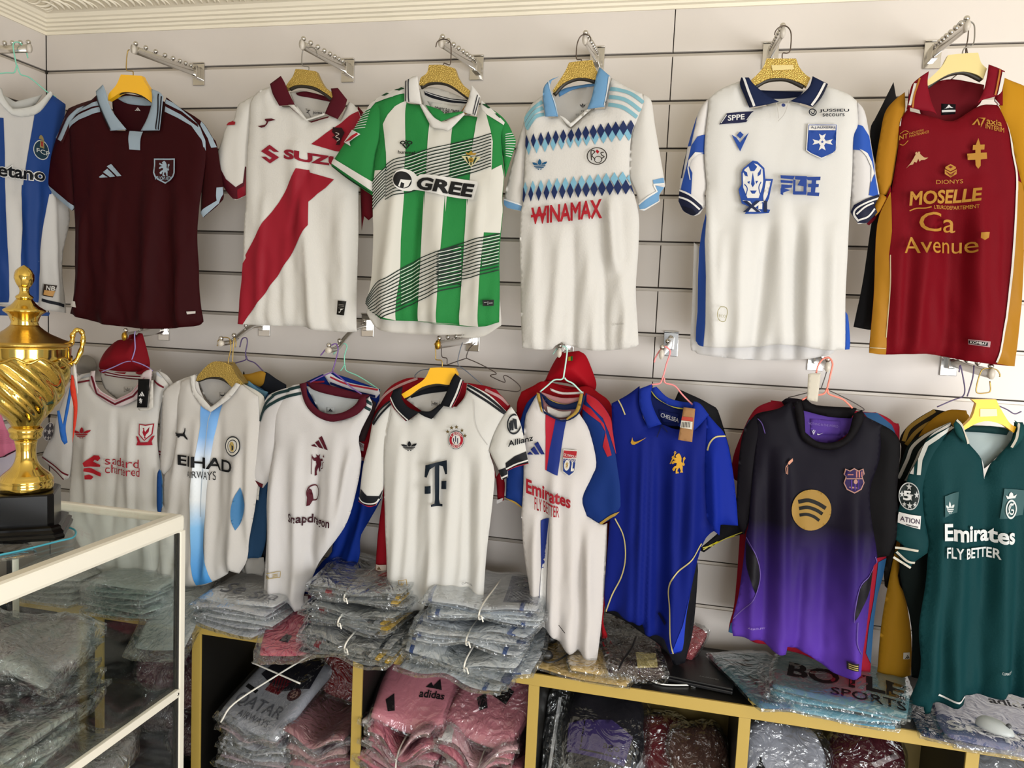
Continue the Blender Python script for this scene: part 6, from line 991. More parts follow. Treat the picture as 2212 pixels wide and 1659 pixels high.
def bagged(label, loc, w, d, t, color, rot=(0, 0, 0), seed=0, group=None, bands=(), texts=(), polys=(), lap=1.07, cat='bagged jersey', name='bagged_jersey', tex='n', **k):
    r = empty(name, tuple(loc), label, cat, group); r.rotation_euler = rot
    V, F, top = slab(w, d, t, seed, **k); sh_ = link('folded_jersey', mesh('folded_jersey', V, F), fabric(color, tex), r)
    for c, x0, x1 in bands:                                    # colour bands that wrap over the fold
        VV = [(q[0]*1.004, q[1]*1.006, q[2]+(.0012 if i < len(V)//2 else -.0012)) for i, q in enumerate(V)]
        FF = [f for f in F if all(x0-.001 <= V[i][0]/w+.5 <= x1+.001 for i in f)]
        if FF:
            us = sorted({i for f in FF for i in f}); mp = {j: i for i, j in enumerate(us)}
            link('colour_band', mesh('colour_band', [VV[i] for i in us], [tuple(mp[i] for i in f) for f in FF]), fabric(c), r)
    def lay(vs, fs, c, nm, e=.0015):
        link(nm, mesh(nm, [(u, v, top(u, v)+e) for u, v in vs], fs), print_ink(c), r)
    for tx, u0, v0, u1, v1, c, bo in texts:
        TV, TE = text_shape(tx, bo); vs, fs = tri_edges(np.array([(u0+(u1-u0)*a, v0+(v1-v0)*b) for a, b in TV]), TE, .012); lay(vs, fs, c, 'lettering', .0032)
    for pl, c, nm in polys:
        vs, fs = tri_poly(np.array(resample(pl, .012)), .012); lay(vs, fs, c, nm, .0022)
    k2 = dict(k); k2['rag'] = k.get('rag', .004); V2, F2, _ = slab(w*lap, d*(lap+.03), t+.002+.003*min(1., t/.035), seed, **k2)
    rn = random.Random(seed+5)
    fk = min(1., t/.035)*(.25 if texts else 1); n2 = len(V2)//2; cr = [(rn.uniform(25, 70), rn.uniform(-60, 60), rn.uniform(0, 6.3)) for _ in range(5)]
    def cz(q): return sum(abs(math.sin(a*q[0]+b*q[1]+c)) for a, b, c in cr)*.0022*fk+rn.uniform(0, .0045)*fk
    V2 = [(q[0]+rn.uniform(-.002, .002), q[1]+rn.uniform(-.002, .002), q[2]+(cz(q) if i < n2 else -cz(q)*.3)) for i, q in enumerate(V2)]
    link('plastic_sleeve', mesh('plastic_sleeve', V2, F2, False), PLASTIC_FLAT if texts else PLASTIC, r)
    return r
TWINE = mat('white_twine', '#d9d6cd', .7)
def tie(label, x, y, z0, z1, d, pinch=.5, c=None):
    zm = (z0+z1)/2; h = (z1-z0)/2*(1-pinch)+.006; r = empty('twine_tie', (x, y, zm), label, 'twine', 'twine ties around the bagged bundles')
    pts = [(.0, math.copysign(abs(math.cos(a))**.5, math.cos(a))*(d/2+.012), math.copysign(abs(math.sin(a))**.7, math.sin(a))*h) for a in [i*math.pi/16 for i in range(33)]]
    tube('loop', pts, .0026, TWINE, r, 6)
    tube('knot', [(0, -d/2-.012, 0), (.01, -d/2-.018, .004), (.016, -d/2-.02, -.012)], .0024, TWINE, r, 6)
def stack(px_, y0, n, t, w, d, cols, label, group, seed, zbase=ZT, over=.06, pinch=0., bands=(), rz=.0, jit=.012, rx=0., droop=.0, x=None, top=None, tlabel=None, yc=None, **k):
    X = P(px_[0], px_[1], -.42)[0] if x is None else x; yc_ = (-.38-over+d/2) if yc is None else yc; rn = random.Random(seed); H = n*t
    for i in range(n):
        z = zbase+t*(i+.5)+.003; kk = dict(k)
        if top and i == n-1: kk.update(top)
        b = bands[i % len(bands)] if bands else ()
        bagged(label+', '+('bottom one', 'second from bottom', 'third from bottom', 'fourth from bottom', 'fifth from bottom', 'sixth from bottom', 'seventh from bottom', 'eighth from bottom', 'ninth from bottom', 'tenth from bottom', 'eleventh from bottom', 'twelfth from bottom', 'thirteenth from bottom', 'fourteenth from bottom', 'fifteenth from bottom', 'sixteenth from bottom')[i] if i < 16 and (i < n-1 or not tlabel) else label if not tlabel or i < n-1 else tlabel, (X+rn.uniform(-jit, jit), yc_+rn.uniform(-jit, jit)*.6, z), w*(1+rn.uniform(-.03, .03)), d, t*.88, cols[i % len(cols)], (rx+rn.uniform(-.012, .012), rn.uniform(-.015, .015), rz+rn.uniform(-.12, .12)), seed*31+i, group, b, pinch=pinch, zrel=z-(zbase+H/2), droop=droop, yedge=(-.38-yc_) if droop else None, **kk)
    return X, yc_, H
# ---- on top of the shelf unit
g = 'pale bagged jerseys piled at the left end of the shelf top'
stack((505, 1330), 0, 6, .019, .27, .30, ['#d5d6da', '#cfd0d4', '#dcdde0'], 'pale bagged jersey in the pile below the sky blue stripe', g, 3, bands=[(('#7d828c', .12, .135), ('#7d828c', .3, .315), ('#7d828c', .5, .515), ('#7d828c', .7, .715))], rz=-.1, over=.05, tlabel='pale bagged jersey with grey lettering topmost below the sky blue stripe', top=dict(texts=(('Se', -.10, -.10, -.02, -.02, '#7b7e86', .0), ('Sna', .02, -.12, .12, -.06, '#8b8e96', 0))), jit=.02)
bagged('pink bagged jersey sticking out over the shelf edge left of the grey tied stack', (P(600, 1360, -.45)[0]-.01, -.34, ZT+.03), .17, .30, .014, '#e0697c', (.30, -.1, .35), 11, polys=(([(-.03, -.09), (.0, -.1), (.01, -.07), (-.01, -.06)], '#2a2024', 'logo_print'),), lap=1.2)
g = 'grey bagged jerseys with black and yellow trim tied on the shelf top'
GB = [(('#2b2d33', .0, .08), ('#1f2126', .84, .93)), (('#33353b', .0, .1), ('#c8a02c', .9, 1.)), (('#1f2126', .76, .9), ('#c8a02c', .93, 1.), ('#a3202c', .2, .3)), (('#33353b', .0, .08), ('#b9bcbc', .4, .62))]
X3, y3, h3 = stack((765, 1360), 0, 5, .016, .31, .31, ['#8d9091', '#9a9c9c', '#a3a5a4'], 'yellow trimmed grey bagged jersey in the lowest tied bundle', g, 21, pinch=.55, bands=GB, rz=-.12, over=.085, jit=.026, droop=.5, rag=.006)
tie('white twine around the lowest grey bundle with yellow trim', X3, y3, ZT, ZT+h3, .33)
stack((0, 0), 0, 4, .016, .30, .31, ['#93959a', '#a3a5a4'], 'yellow trimmed grey bagged jersey in the middle tied bundle', g, 22, x=X3-.01, yc=y3+.012, zbase=ZT+h3+.004, pinch=.5, bands=GB, rz=-.05, jit=.018)
tie('white twine around the middle grey bundle with yellow trim', X3-.03, y3+.012, ZT+h3, ZT+h3+.064, .33)
stack((0, 0), 0, 4, .016, .30, .31, ['#9a9c9e', '#8f9192'], 'yellow trimmed grey bagged jersey in the topmost tied bundle', g, 23, x=X3+.0, yc=y3+.03, zbase=ZT+h3+.074, pinch=.4, bands=GB, rz=.04, tlabel='grey bagged jersey showing red collar and yellow stripes on top of the tied bundles', jit=.015, top=dict(polys=(([(.03, -.02), (.1, -.04), (.11, .02), (.04, .03)], '#a81f2e', 'collar_print'), ([(.11, -.06), (.145, -.06), (.145, .04), (.11, .04)], '#c9a030', 'stripe_print'), ([(-.02, -.03), (.025, -.03), (.02, .01), (-.02, .01)], '#d9d9d6', 'label_print'), ([(-.13, .03), (-.03, .02), (-.03, .1), (-.13, .1)], '#26262c', 'sleeve_print'))))
tie('white twine around the topmost grey bundle with yellow trim', X3-.02, y3+.03, ZT+h3+.074, ZT+h3+.138, .33)
g = 'white and blue bagged jerseys tied on the shelf top'
WBb = [(('#2a4c8e', .0, .07), ('#2a4c8e', .80, .90)), (('#2a4c8e', .05, .10),), (('#24365f', .9, 1.), ('#2a4c8e', .0, .05))]
X4, y4, h4 = stack((1018, 1400), 0, 5, .016, .36, .31, ['#c3c9cf', '#d6dade', '#b4bcc4'], 'white and blue bagged jersey in the lowest tied bundle', g, 31, pinch=.55, bands=WBb, rz=-.1, over=.09, jit=.028, droop=.5, rag=.006)
tie('white twine around the lowest white and blue bundle', X4, y4, ZT, ZT+h4, .33)
stack((0, 0), 0, 4, .016, .35, .31, ['#dfe2e4', '#c5ccd4'], 'white and blue bagged jersey in the second tied bundle', g, 32, x=X4+.005, yc=y4+.01, zbase=ZT+h4+.004, pinch=.5, bands=WBb, rz=-.03, jit=.02)
tie('white twine around the second white and blue bundle', X4+.0, y4+.01, ZT+h4, ZT+h4+.07, .33)
stack((0, 0), 0, 4, .016, .34, .31, ['#d3d8de', '#e0e3e6', '#b9c3cf'], 'white and blue bagged jersey in the third tied bundle', g, 33, x=X4+.015, yc=y4+.03, zbase=ZT+h4+.076, pinch=.4, bands=WBb, rz=.03, tlabel='white and blue bagged jersey with a dark oval crest on top of the third bundle', top=dict(polys=(([(.06, -.12), (.165, -.12), (.165, .12), (.06, .12)], '#24365f', 'dark_panel'), ([(.07, -.1), (.15, -.1), (.15, -.02), (.07, -.02)], '#9aa2ac', 'label_print'), (circ(.115, .06, .04, .045, 20), '#12303a', 'crest_print'), (circ(.115, .085, .014, .018, 10), '#a0483a', 'crest_shield')), texts=(('F C P', .09, .03, .14, .045, '#e6ebea', 0),)))
tie('white twine around the third white and blue bundle', X4+.03, y4+.03, ZT+h4+.076, ZT+h4+.144, .33)
stack((0, 0), 0, 6, .022, .30, .17, ['#9fa4aa', '#8e939a', '#7f8690'], 'grey navy bagged jersey in the pile against the wall', 'bagged jerseys piled against the wall', 34, x=X4+.06, yc=-.10, zbase=ZT+.01, bands=[(('#2b3a5c', .5, .8),)], jit=.01)
bagged('flat yellow bagged garment lying on the shelf left of the brown bag', (P(1235, 1430, -.38)[0], -.275, ZT+.014), .38, .22, .02, '#c9a860', (0, 0, -.12), 41, bands=(('#e0b830', .13, .17),), lap=1.06)
bagged('yellow bagged garment with a pointed flap on the shelf edge', (P(1290, 1440, -.38)[0], -.30, ZT+.036), .20, .16, .016, '#d9b873', (.06, .02, .25), 42)
bagged('brown crinkled bag with pale yellow inside next to the laptop', (P(1355, 1420, -.36)[0], -.25, ZT+.04), .17, .22, .055, '#4a3a34', (.1, .12, .3), 43, polys=(([(.0, -.1), (.06, -.1), (.07, -.03), (.01, -.02)], '#d9c98a', 'pale_insert'), ([(-.08, .02), (-.02, .02), (-.03, .06), (-.09, .05)], '#2a2426', 'dark_insert')), lap=1.12, rag=.009)
bagged('dark brown bagged garment with a small white label behind the brown bag', (P(1330, 1350, -.15)[0], -.11, ZT+.06), .18, .15, .05, '#4c423e', (.35, 0, 0), 44, polys=(([(-.1, -.0), (-.02, .0), (-.02, .06), (-.1, .06)], '#9a938c', 'label_print'),), rag=.006)
bagged('coral red bagged garment leaning on the wall right of the blue polo hem', (P(1480, 1390, -.14)[0]-.02, -.10, ZT+.06), .15, .13, .045, '#b5525a', (.5, .3, -.3), 45, rag=.008)
# laptop and its things
LZ = ZT+.002
l0, l1, l2 = PZ(1385, 1447, LZ+.02), PZ(1583, 1488, LZ+.02), PZ(1614, 1402, LZ+.02); ex = (l1-l0)/np.linalg.norm(l1-l0); lw_, ld_ = .35, .235
lp = empty('laptop', (l1[0], l1[1], LZ), 'closed black laptop lying on the shelf top', 'laptop', rz=math.atan2(ex[1], ex[0]))
BLK = mat('laptop_black', '#141416', .38, spec=.5)
box('base', BLK, -lw_, 0, 0, ld_, 0, .011, .003, lp); ld = box('lid', BLK, -lw_, 0, 0, ld_, .0125, .02, .003, lp); box('hinge', mat('hinge_grey', '#2a2a2c', .4), -lw_+.04, -.04, ld_-.004, ld_+.004, .004, .014, .002, lp)
TV, TE = text_shape('HUAWEI', .02); vs, fs = tri_edges(np.array([(-.10+.055*a, .035+.008*b) for a, b in TV]), TE, .02); link('lid_lettering', mesh('lid_lettering', [(u, v, .0206) for u, v in vs], fs), print_ink('#8a8a8a'), ld)
pn = PZ(1588, 1482, ZT+.004); pe_ = PZ(1613, 1450, ZT+.012); tube('stylus_pen', [pn, pn+(pe_-pn)*.08, pe_], [.001, .0035, .0035], mat('pen_silver', '#9aa0a6', .3, .8), label='slim silver pen lying right of the laptop', cat='pen')
cb = empty('charging_cable', tuple(PZ(1390, 1440, ZT)), 'white charging cable trailing along the front of the shelf top', 'cable'); o_ = np.array(cb.location)
cp_ = [PZ(x, y, ZT+.004)-o_ for x, y in px('b 1230 640 1180 760 1200 830 1260 890 1340 935 1450 950 1630 952')]
cp_ = [q-np.array((0, 0, 0)) for q in cp_]; tube('cord', catmull(cp_, 6), .0022, mat('cable_white', '#ecebe6', .45), cb); a_ = PZ(*px('b 1630 950')[0], ZT+.005)-o_; b2 = PZ(*px('b 1668 955')[0], ZT+.005)-o_; c2 = PZ(*px('b 1690 957')[0], ZT+.005)-o_
tube('plug', [a_, b2], .0055, mat('cable_white', '#ecebe6', .45), cb); tube('plug_tip', [b2, c2], .0038, CHROME, cb)
pk = empty('power_cord', tuple(PZ(1185, 1425, ZT+.03)), 'black power cord with two plugs on the yellow garment', 'power cord'); o_ = np.array(pk.location); PB_ = mat('plug_black', '#121213', .4)
c_ = [PZ(x, y, ZT+.045)-o_ for x, y in px('b 420 560 370 640 360 720 400 755 480 745 560 700 600 665')]; tube('cord', catmull(c_, 6), .003, PB_, pk)
for q, nm in ((px('b 390 700')[0], 'plug'), (px('b 430 560')[0], 'adapter')):
    e_ = PZ(*q, ZT+.045)-o_; v_, f_ = tube_geo([e_+np.array((-.02, .004, 0)), e_+np.array((-.012, 0, .004)), e_+np.array((.012, 0, .002)), e_+np.array((.022, -.003, 0))], [.008, .017, .015, .006], 10); link(nm, mesh(nm, v_, f_), PB_, pk)
c_ = [PZ(x, y, ZT+.09)-np.array((0, 0, .0)) for x, y in px('b 1160 540 1120 640 1050 740 1010 820')]; tube('black_cord', catmull(c_, 6), .0032, PB_, label='black cord running down over the brown bag', cat='cable')
# light blue bags with lettering
X8 = P(1790, 1510, -.38)[0]; g = 'light blue bagged jerseys right of the laptop'
bagged('light blue bagged jersey turned sideways under the lettered one', (X8-.16, -.25, ZT+.028), .21, .34, .022, '#5f8c9c', (0, .04, .42), 52, g, polys=(([(-.08, .06), (.0, .06), (.0, .075), (-.08, .075)], '#26323a', 'letter_bar'), ([(-.08, .09), (.0, .09), (.0, .105), (-.08, .105)], '#26323a', 'letter_bar')), texts=(('H', -.06, -.06, -.01, -.01, '#33464e', 0),))
for i, (dx, dy, rz) in enumerate(((.02, .01, -.12), (.0, -.01, -.05), (.03, .0, -.16))):
    bagged('light blue bagged jersey under the lettered one, '+('lowest', 'second', 'third')[i]+' of its pile', (X8+dx, -.285+dy, ZT+.012+i*.017), .34, .25, .016, ('#6cb0cf', '#8cc4da', '#79b4c8')[i], (0, 0, rz), 60+i, g)
bagged('light blue bagged jersey with large black sponsor lettering on top of its pile', (X8+.045, -.275, ZT+.066), .36, .27, .018, '#6f9aa6', (.05, 0, -.2), 66, g, texts=(('BOYLE', -.14, -.055, .17, .035, '#17191c', .03), ('SPORTS', -.02, -.115, .17, -.07, '#17191c', .01)), lap=1.05)
# lilac lettered bag, navy one, mouse
X9 = P(2150, 1580, -.38)[0]; g = 'lilac bagged jerseys at the right end of the shelf top'
bagged('navy bagged jersey under the lilac lettered one at the right', (X9-.07, -.31, ZT+.012), .22, .26, .02, '#22305a', (0, 0, -.12), 71, g)
bagged('lilac bagged jersey at the bottom of the right pile', (X9+.06, -.32, ZT+.012), .34, .27, .02, '#8f95b8', (0, 0, -.05), 72, g)
bagged('lilac bagged jersey with white sponsor lettering at the right end of the shelf', (X9+.05, -.31, ZT+.040), .36, .30, .02, '#7a80ac', (.12, 0, -.08), 73, g, texts=(('Snapdragon', -.165, -.135, .26, -.075, '#eef0f4', .02), ('adidas', -.03, .045, .09, .08, '#23252e', .02)), polys=(([(-.02, .09), (.0, .105), (.03, .09)], '#23252e', 'logo_bar'), ([(.02, .09), (.04, .12), (.07, .09)], '#23252e', 'logo_bar')))
mp_ = PZ(2150, 1562, ZT+.075); ms = empty('computer_mouse', (mp_[0], mp_[1], ZT+.058), 'pale grey computer mouse on the lilac lettered bag', 'mouse', rz=-.6)
vs, fs = [], []
for j in range(9):
    for i in range(20):
        a = 2*math.pi*i/20; b = j/8*math.pi/2; vs.append((math.cos(a)*.046*math.cos(b)**.7, math.sin(a)*.027*math.cos(b)**.7, .026*math.sin(b)*(1-.25*math.cos(a)*math.cos(b))))
for j in range(8):
    for i in range(20): fs.append((j*20+i, j*20+(i+1) % 20, (j+1)*20+(i+1) % 20, (j+1)*20+i))
fs.append(tuple(range(20))[::-1]); link('shell', mesh('shell', vs, fs), mat('mouse_grey', '#9da3a4', .4), ms); tube('scroll_wheel', [(.03, -.003, .022), (.03, .003, .022)], .006, mat('wheel_dark', '#3a3c3e', .5), ms, 12)
tube('mouse_cord', [(.05, 0, .008), (.08, .03, .01), (.07, .08, .03), (.05, .13, .06)], .0018, mat('wheel_dark', '#3a3c3e', .5), ms)
# ---- behind the glass case, on the shelf top
g = 'pale bagged jerseys on the shelf top seen through the case'
stack((0, 0), 0, 5, .019, .28, .32, ['#c9cbc8', '#d6d7d2', '#bfc4c2'], 'pale bagged jersey in the pile behind the case glass', g, 81, x=.36, over=.04, bands=[(('#34363a', .6, .64),)])
stack((0, 0), 0, 6, .020, .26, .33, ['#b9c8c2', '#a9bdb4', '#c4cfca'], 'pale green bagged jersey in the pile behind the case glass', g, 82, x=.68, over=.06)
bagged('clear bagged white jersey drooping over the shelf edge behind the case glass', (.86, -.36, ZT+.02), .17, .30, .02, '#c6cac9', (.55, 0, .2), 83, lap=1.25)
# ---- inside the shelf cells
def cellbag(label, x, z, w, h, t, c, y=-.19, tilt=.9, rz=0., seed=0, **k):
    k.setdefault('edge', .85); k.setdefault('round', .2); k['rag'] = k.get('rag', .006)*1.3
    return bagged(label, (x, y, z), w, h, t, c, (tilt, 0, rz), seed, **k)
stack((0, 0), 0, 13, .025, .25, .30, ['#b9bbc0', '#c4c4c8', '#a9abb2', '#cdb6bc'], 'grey white bagged jersey under the airline lettered one', 'bagged jerseys in the leftmost open cell', 91, x=1.17, yc=-.24, zbase=.096, jit=.012, rag=.006, pinch=.25)
bagged('white bagged jersey with grey airline lettering, navy collar and round crest', (1.18, -.235, .47), .27, .34, .05, '#b4b7c0', (.42, .04, -.22), 92, texts=(('QATAR', -.10, -.12, .10, -.065, '#70737c', .01), ('AIRWAYS', -.05, -.15, .08, -.125, '#70737c', 0)), polys=(([(-.09, .02), (.02, -.02), (.12, .03), (.10, .15), (-.02, .16), (-.08, .1)], '#23222e', 'collar_print'), ([(-.03, -.03), (.03, -.03), (.04, .03), (-.03, .04)], '#7a1420', 'chest_panel'), (circ(.085, -.01, .024, .026, 18), '#4a1824', 'crest_print'), (circ(.085, -.01, .014, .016, 12), '#b08a7c', 'crest_core'), ([(-.105, -.045), (-.05, -.055), (-.05, -.04), (-.105, -.03)], '#17171a', 'logo_print')), lap=1.08)
tw = empty('twine_tie', (1.17, -.26, .50), 'crossed white twine over the airline lettered bagged jersey', 'twine', 'twine ties around the bagged bundles'); tube('cord', catmull([(.10, .12, .085), (.02, -.02, .045), (-.06, -.14, -.005), (-.09, -.17, -.06)], 5), .003, TWINE, tw); tube('cord', catmull([(-.10, .03, .055), (.0, .0, .05), (.12, -.03, .04)], 5), .003, TWINE, tw)
stack((0, 0), 0, 13, .026, .22, .30, ['#c08a90', '#b5777f', '#c9a0a2', '#a8a2a8'], 'dusty pink bagged jersey piled in the leftmost open cell', 'bagged jerseys in the leftmost open cell', 93, x=1.395, yc=-.23, zbase=.096, jit=.014, rag=.008, rz=.1, pinch=.3)
cellbag('dark red bagged jersey at the back of the leftmost open cell', 1.40, .53, .22, .22, .07, '#7d1418', y=-.11, tilt=1.1, seed=94)
PKc = ['#e08a9a', '#e79aa8', '#d97c8e', '#dfb0b8']
for xx, sd, wh in ((1.69, 101, 'left'), (1.955, 102, 'right')):
    stack((0, 0), 0, 16, .026, .25, .32, PKc, 'pink bagged jersey in the %s pile of the pink cell' % wh, 'pink bagged jerseys in the second open cell', sd, x=xx, yc=-.235, zbase=.096, jit=.016, rag=.010, rz=.0, pinch=.45, bands=[(('#e9e4e4', .0, .18),), (), (('#3a3034', .85, .9),)])
    bagged('pink bagged jersey with %s on top of the %s pink pile' % ('three bar logo and lettering' if wh == 'left' else 'crumpled print', wh), (xx+.005, -.225, .56), .26, .30, .06, '#e493a2', (.55, .05, .08 if wh == 'left' else -.2), sd+5, polys=(([(.03, -.02), (.045, .0), (.06, -.02)], '#1c1a1c', 'logo_bar'), ([(.05, -.02), (.07, .02), (.085, -.02)], '#1c1a1c', 'logo_bar'), ([(-.09, -.08), (-.07, -.12), (-.05, -.11), (-.07, -.05)], '#221c1e', 'piping_print')) if wh == 'left' else (([(-.02, .0), (.05, -.02), (.06, .03), (.0, .05)], '#1c1a1c', 'collar_print'), ([(-.05, -.03), (-.02, -.07), (.0, -.05), (-.03, -.0)], '#1c1a1c', 'logo_print')), texts=(('adidas', .015, -.055, .1, -.028, '#1c1a1c', .02),) if wh == 'left' else (), rag=.01)
    tie('white twine around the %s pink pile' % wh, xx, -.235, .26, .50, .33, .55)
cellbag('black and purple bagged jersey with a boxed print in the third open cell', 2.32, .505, .25, .30, .15, '#17151c', y=-.225, tilt=.72, rz=-.12, seed=111, polys=(([(-.09, -.10), (.09, -.10), (.10, -.01), (.03, .02), (-.05, .0), (-.10, -.02)], '#3a2c66', 'purple_panel'), ([(-.05, -.09), (.08, -.085), (.08, -.08), (-.05, -.085)], '#0c0b10', 'box_print'), ([(-.05, -.09), (-.045, -.09), (-.05, .04), (-.055, .04)], '#0c0b10', 'box_print')), texts=(('ago', .02, -.075, .07, -.055, '#0c0b10', .0),), rag=.012, lap=1.16)
cellbag('white bagged jersey under the black and purple one', 2.33, .39, .26, .24, .12, '#c3c4cc', y=-.27, tilt=.6, seed=112, rag=.01)
cellbag('black bagged jersey with a white trim line at the left of the third open cell', 2.18, .45, .10, .34, .07, '#17171a', y=-.24, tilt=1.0, rz=.1, seed=113, polys=(([(-.03, -.1), (-.02, -.1), (.0, .14), (-.01, .14)], '#d9d9d9', 'trim_line'),))
cellbag('dark red bagged jersey in the shade of the third open cell', 2.50, .42, .22, .26, .10, '#6d1620', y=-.17, tilt=.7, seed=114); cellbag('brown bagged jersey at the right of the third open cell', 2.62, .42, .20, .26, .10, '#6a4a40', y=-.19, tilt=.8, seed=115, rz=.3)
stack((0, 0), 0, 6, .035, .5, .28, ['#3a3238', '#54303a', '#2c3a4a'], 'dark bagged jersey piled in the bottom of the third open cell', 'dark bagged jerseys in the third open cell', 116, x=2.42, yc=-.22, zbase=.096, jit=.01)
cellbag('white bagged jersey with a big black swoosh in the fourth open cell', 2.87, .47, .24, .30, .10, '#c3c6d2', y=-.22, tilt=.75, seed=121, polys=(([(-.09+.19*x_, -.05+.075*y_) for x_, y_ in LOGO['swoosh'][0][1]], '#101014', 'logo_print'),), rag=.01, lap=1.15)
cellbag('dark maroon bagged jersey in the fourth open cell', 3.10, .49, .22, .30, .10, '#5a1826', y=-.2, tilt=.8, seed=122, rz=-.3, polys=(([(.03, .02), (.09, .07), (.08, .08), (.02, .03)], '#b0a0a4', 'trim_line'),), rag=.008)
stack((0, 0), 0, 7, .036, .5, .28, ['#b9bac0', '#8a3a48', '#c9a24a'], 'mixed bagged jersey piled in the bottom of the fourth open cell', 'bagged jerseys in the fourth open cell', 123, x=3.02, yc=-.22, zbase=.096, jit=.01)
cellbag('pale grey bagged jersey in the rightmost cell', 3.45, .52, .2, .26, .08, '#b4b6ba', tilt=.8, seed=124, y=-.25)
for i, (x, z, c) in enumerate(((.70, .52, '#6d3a4a'), (.84, .47, '#86505e'), (.72, .36, '#5a3a48'), (.85, .30, '#7a5560'))): cellbag(('dark plum', 'dusty rose', 'dark mauve', 'greyish rose')[i]+' bagged jersey in the cell behind the case glass', x, z, .2, .26, .10, c, seed=130+i, tilt=.8, rz=(.3, -.2, .1, -.3)[i], rag=.01)
cellbag('black storage bag in the far left cell behind the case glass', .3, .42, .4, .3, .1, '#161616', seed=137, tilt=.8)
# ---- inside the glass case
g = 'bagged jerseys on the glass shelf of the case'
def casebag(label, x, y, z, w, d, t, c, rot=(0, 0, 0), seed=0, **k):
    k['rag'] = k.get('rag', .006)*1.7
    return bagged(label, (x, y, z), w, d, t, c, rot, seed, g, **k)
cols = ['#a4a8a6', '#2e3a3c', '#b9bdb9', '#3c4446', '#aeb2b0', '#2b3335', '#c4c7c2', '#565c5c']
rn = random.Random(5); ORD = ('one', 'two', 'three', 'four', 'five', 'six', 'seven', 'eight')
for i in range(8): casebag(('pale', 'dark')[i % 2]+' grey bagged jersey by the rear case glass, layer '+ORD[i]+' from below', .72+rn.uniform(-.02, .02), -.88+rn.uniform(-.02, .02), .632+i*.022, .34, .30, .02, cols[i], (0, 0, .3+rn.uniform(-.1, .1)), 140+i, rag=.008)
casebag('pale bagged jersey with dark striped sleeve on top of the pile in the case', .70, -.90, .835, .38, .34, .05, '#b3b7b2', (.05, .1, .35), 150, bands=(('#30383a', .25, .5), ('#2b3132', .62, .66), ('#2b3132', .70, .74)), polys=(([(-.15, .08), (-.08, .08), (-.08, .1), (-.15, .1)], '#23282a', 'logo_print'),), rag=.012, lap=1.12)
casebag('charcoal bagged jersey with a white collar line in the case', .62, -1.12, .80, .34, .30, .06, '#2f3638', (.1, .0, -.2), 151, bands=(('#c9ccc8', .8, .86),), rag=.012, lap=1.12)
for i in range(7): casebag(('charcoal', 'pale')[i % 2]+' bagged jersey in the front case pile, layer '+ORD[i]+' from below', .74+rn.uniform(-.02, .02), -1.22+rn.uniform(-.02, .02), .632+i*.021, .36, .28, .02, cols[(i+1) % 8], (0, 0, .1+rn.uniform(-.1, .1)), 160+i, rag=.009)
for i in range(5): casebag('pale green grey bagged jersey beside the case side glass, layer '+('one', 'two', 'three', 'four', 'five')[i]+' from below', .90+rn.uniform(-.01, .01), -1.06, .632+i*.02, .17, .26, .019, ('#b9c0ba', '#a8b2ac')[i % 2], (0, 0, .05+rn.uniform(-.08, .08)), 170+i, rag=.008)
for i, (x, y, z, c) in enumerate(((.57, -.76, .30, '#8a6a70'), (.86, -.74, .30, '#7d4a58'), (.57, -1.06, .30, '#3a4446'), (.86, -1.04, .30, '#9cb8b4'), (.85, -.76, .45, '#a8a4a4'), (.56, -.78, .45, '#6d6f70'))): bagged(('dusty pink', 'plum', 'charcoal', 'pale teal', 'grey', 'dark grey')[i]+' bagged jersey in the lower part of the case', (x, y, z), .25, .25, .12, c, (.08, .05, (-.1, .1, .15, -.1, .2, -.2)[i]), 180+i, 'bagged jerseys in the lower part of the case', rag=.012, edge=.8, round=.15)
stack((0, 0), 0, 4, .03, .5, .5, ['#5a5c5c', '#4a4c4e'], 'grey bagged jersey lying in the bottom of the case', 'bagged jerseys in the lower part of the case', 190, x=.70, yc=-.90, zbase=.101)
# ================================================================== trophy
TX, TY, TZ = .767, -.874, CZ
GOLD = mat('trophy_gold', '#d2b35c', .11, 1.); GOLDM = mat('trophy_brushed_gold', '#bb9a50', .28, 1., bump=('n', 180.), bumpk=.1)
tr = empty('trophy', (TX, TY, TZ+.0005), 'gold lidded trophy cup with spiral flutes on a black plinth', 'trophy')
zt = lambda y: 0.
d0 = (np.array((TX, TY, TZ+.4))-CP)@FW; K_ = d0/FPX; Y0 = 1158
def prof_px(l): return [(max(r*K_, .0004), (Y0-y)*K_*1.0) for y, r in l][::-1]
KR = K_*.86
BKP = mat('trophy_black_plinth', '#070606', .22, spec=.25)
def oct_me(name, tiers):
    v = []; f = []
    for hw, ch, z in tiers:
        for x, y in ((hw-ch, -hw), (hw, -hw+ch), (hw, hw-ch), (hw-ch, hw), (-hw+ch, hw), (-hw, hw-ch), (-hw, -hw+ch), (-hw+ch, -hw)): v.append((x, y, z))
    for i in range(len(tiers)-1):
        for k in range(8): f.append((i*8+k, i*8+(k+1) % 8, i*8+8+(k+1) % 8, i*8+8+k))
    f.append(tuple(range(8))[::-1]); f.append(tuple(len(v)-8+k for k in range(8))); return mesh(name, v, f, False)
link('plinth_foot', oct_me('plinth_foot', [(.100, .02, 0), (.102, .02, .008), (.098, .02, .014), (.099, .02, .020), (.092, .02, .026), (.092, .02, .032), (.085, .018, .036)]), BKP, tr, rot=(0, 0, .62))
link('plinth_block', oct_me('plinth_block', [(.074, .014, .034), (.074, .014, .115), (.071, .014, .119)]), BKP, tr, rot=(0, 0, .62))
zb = .119
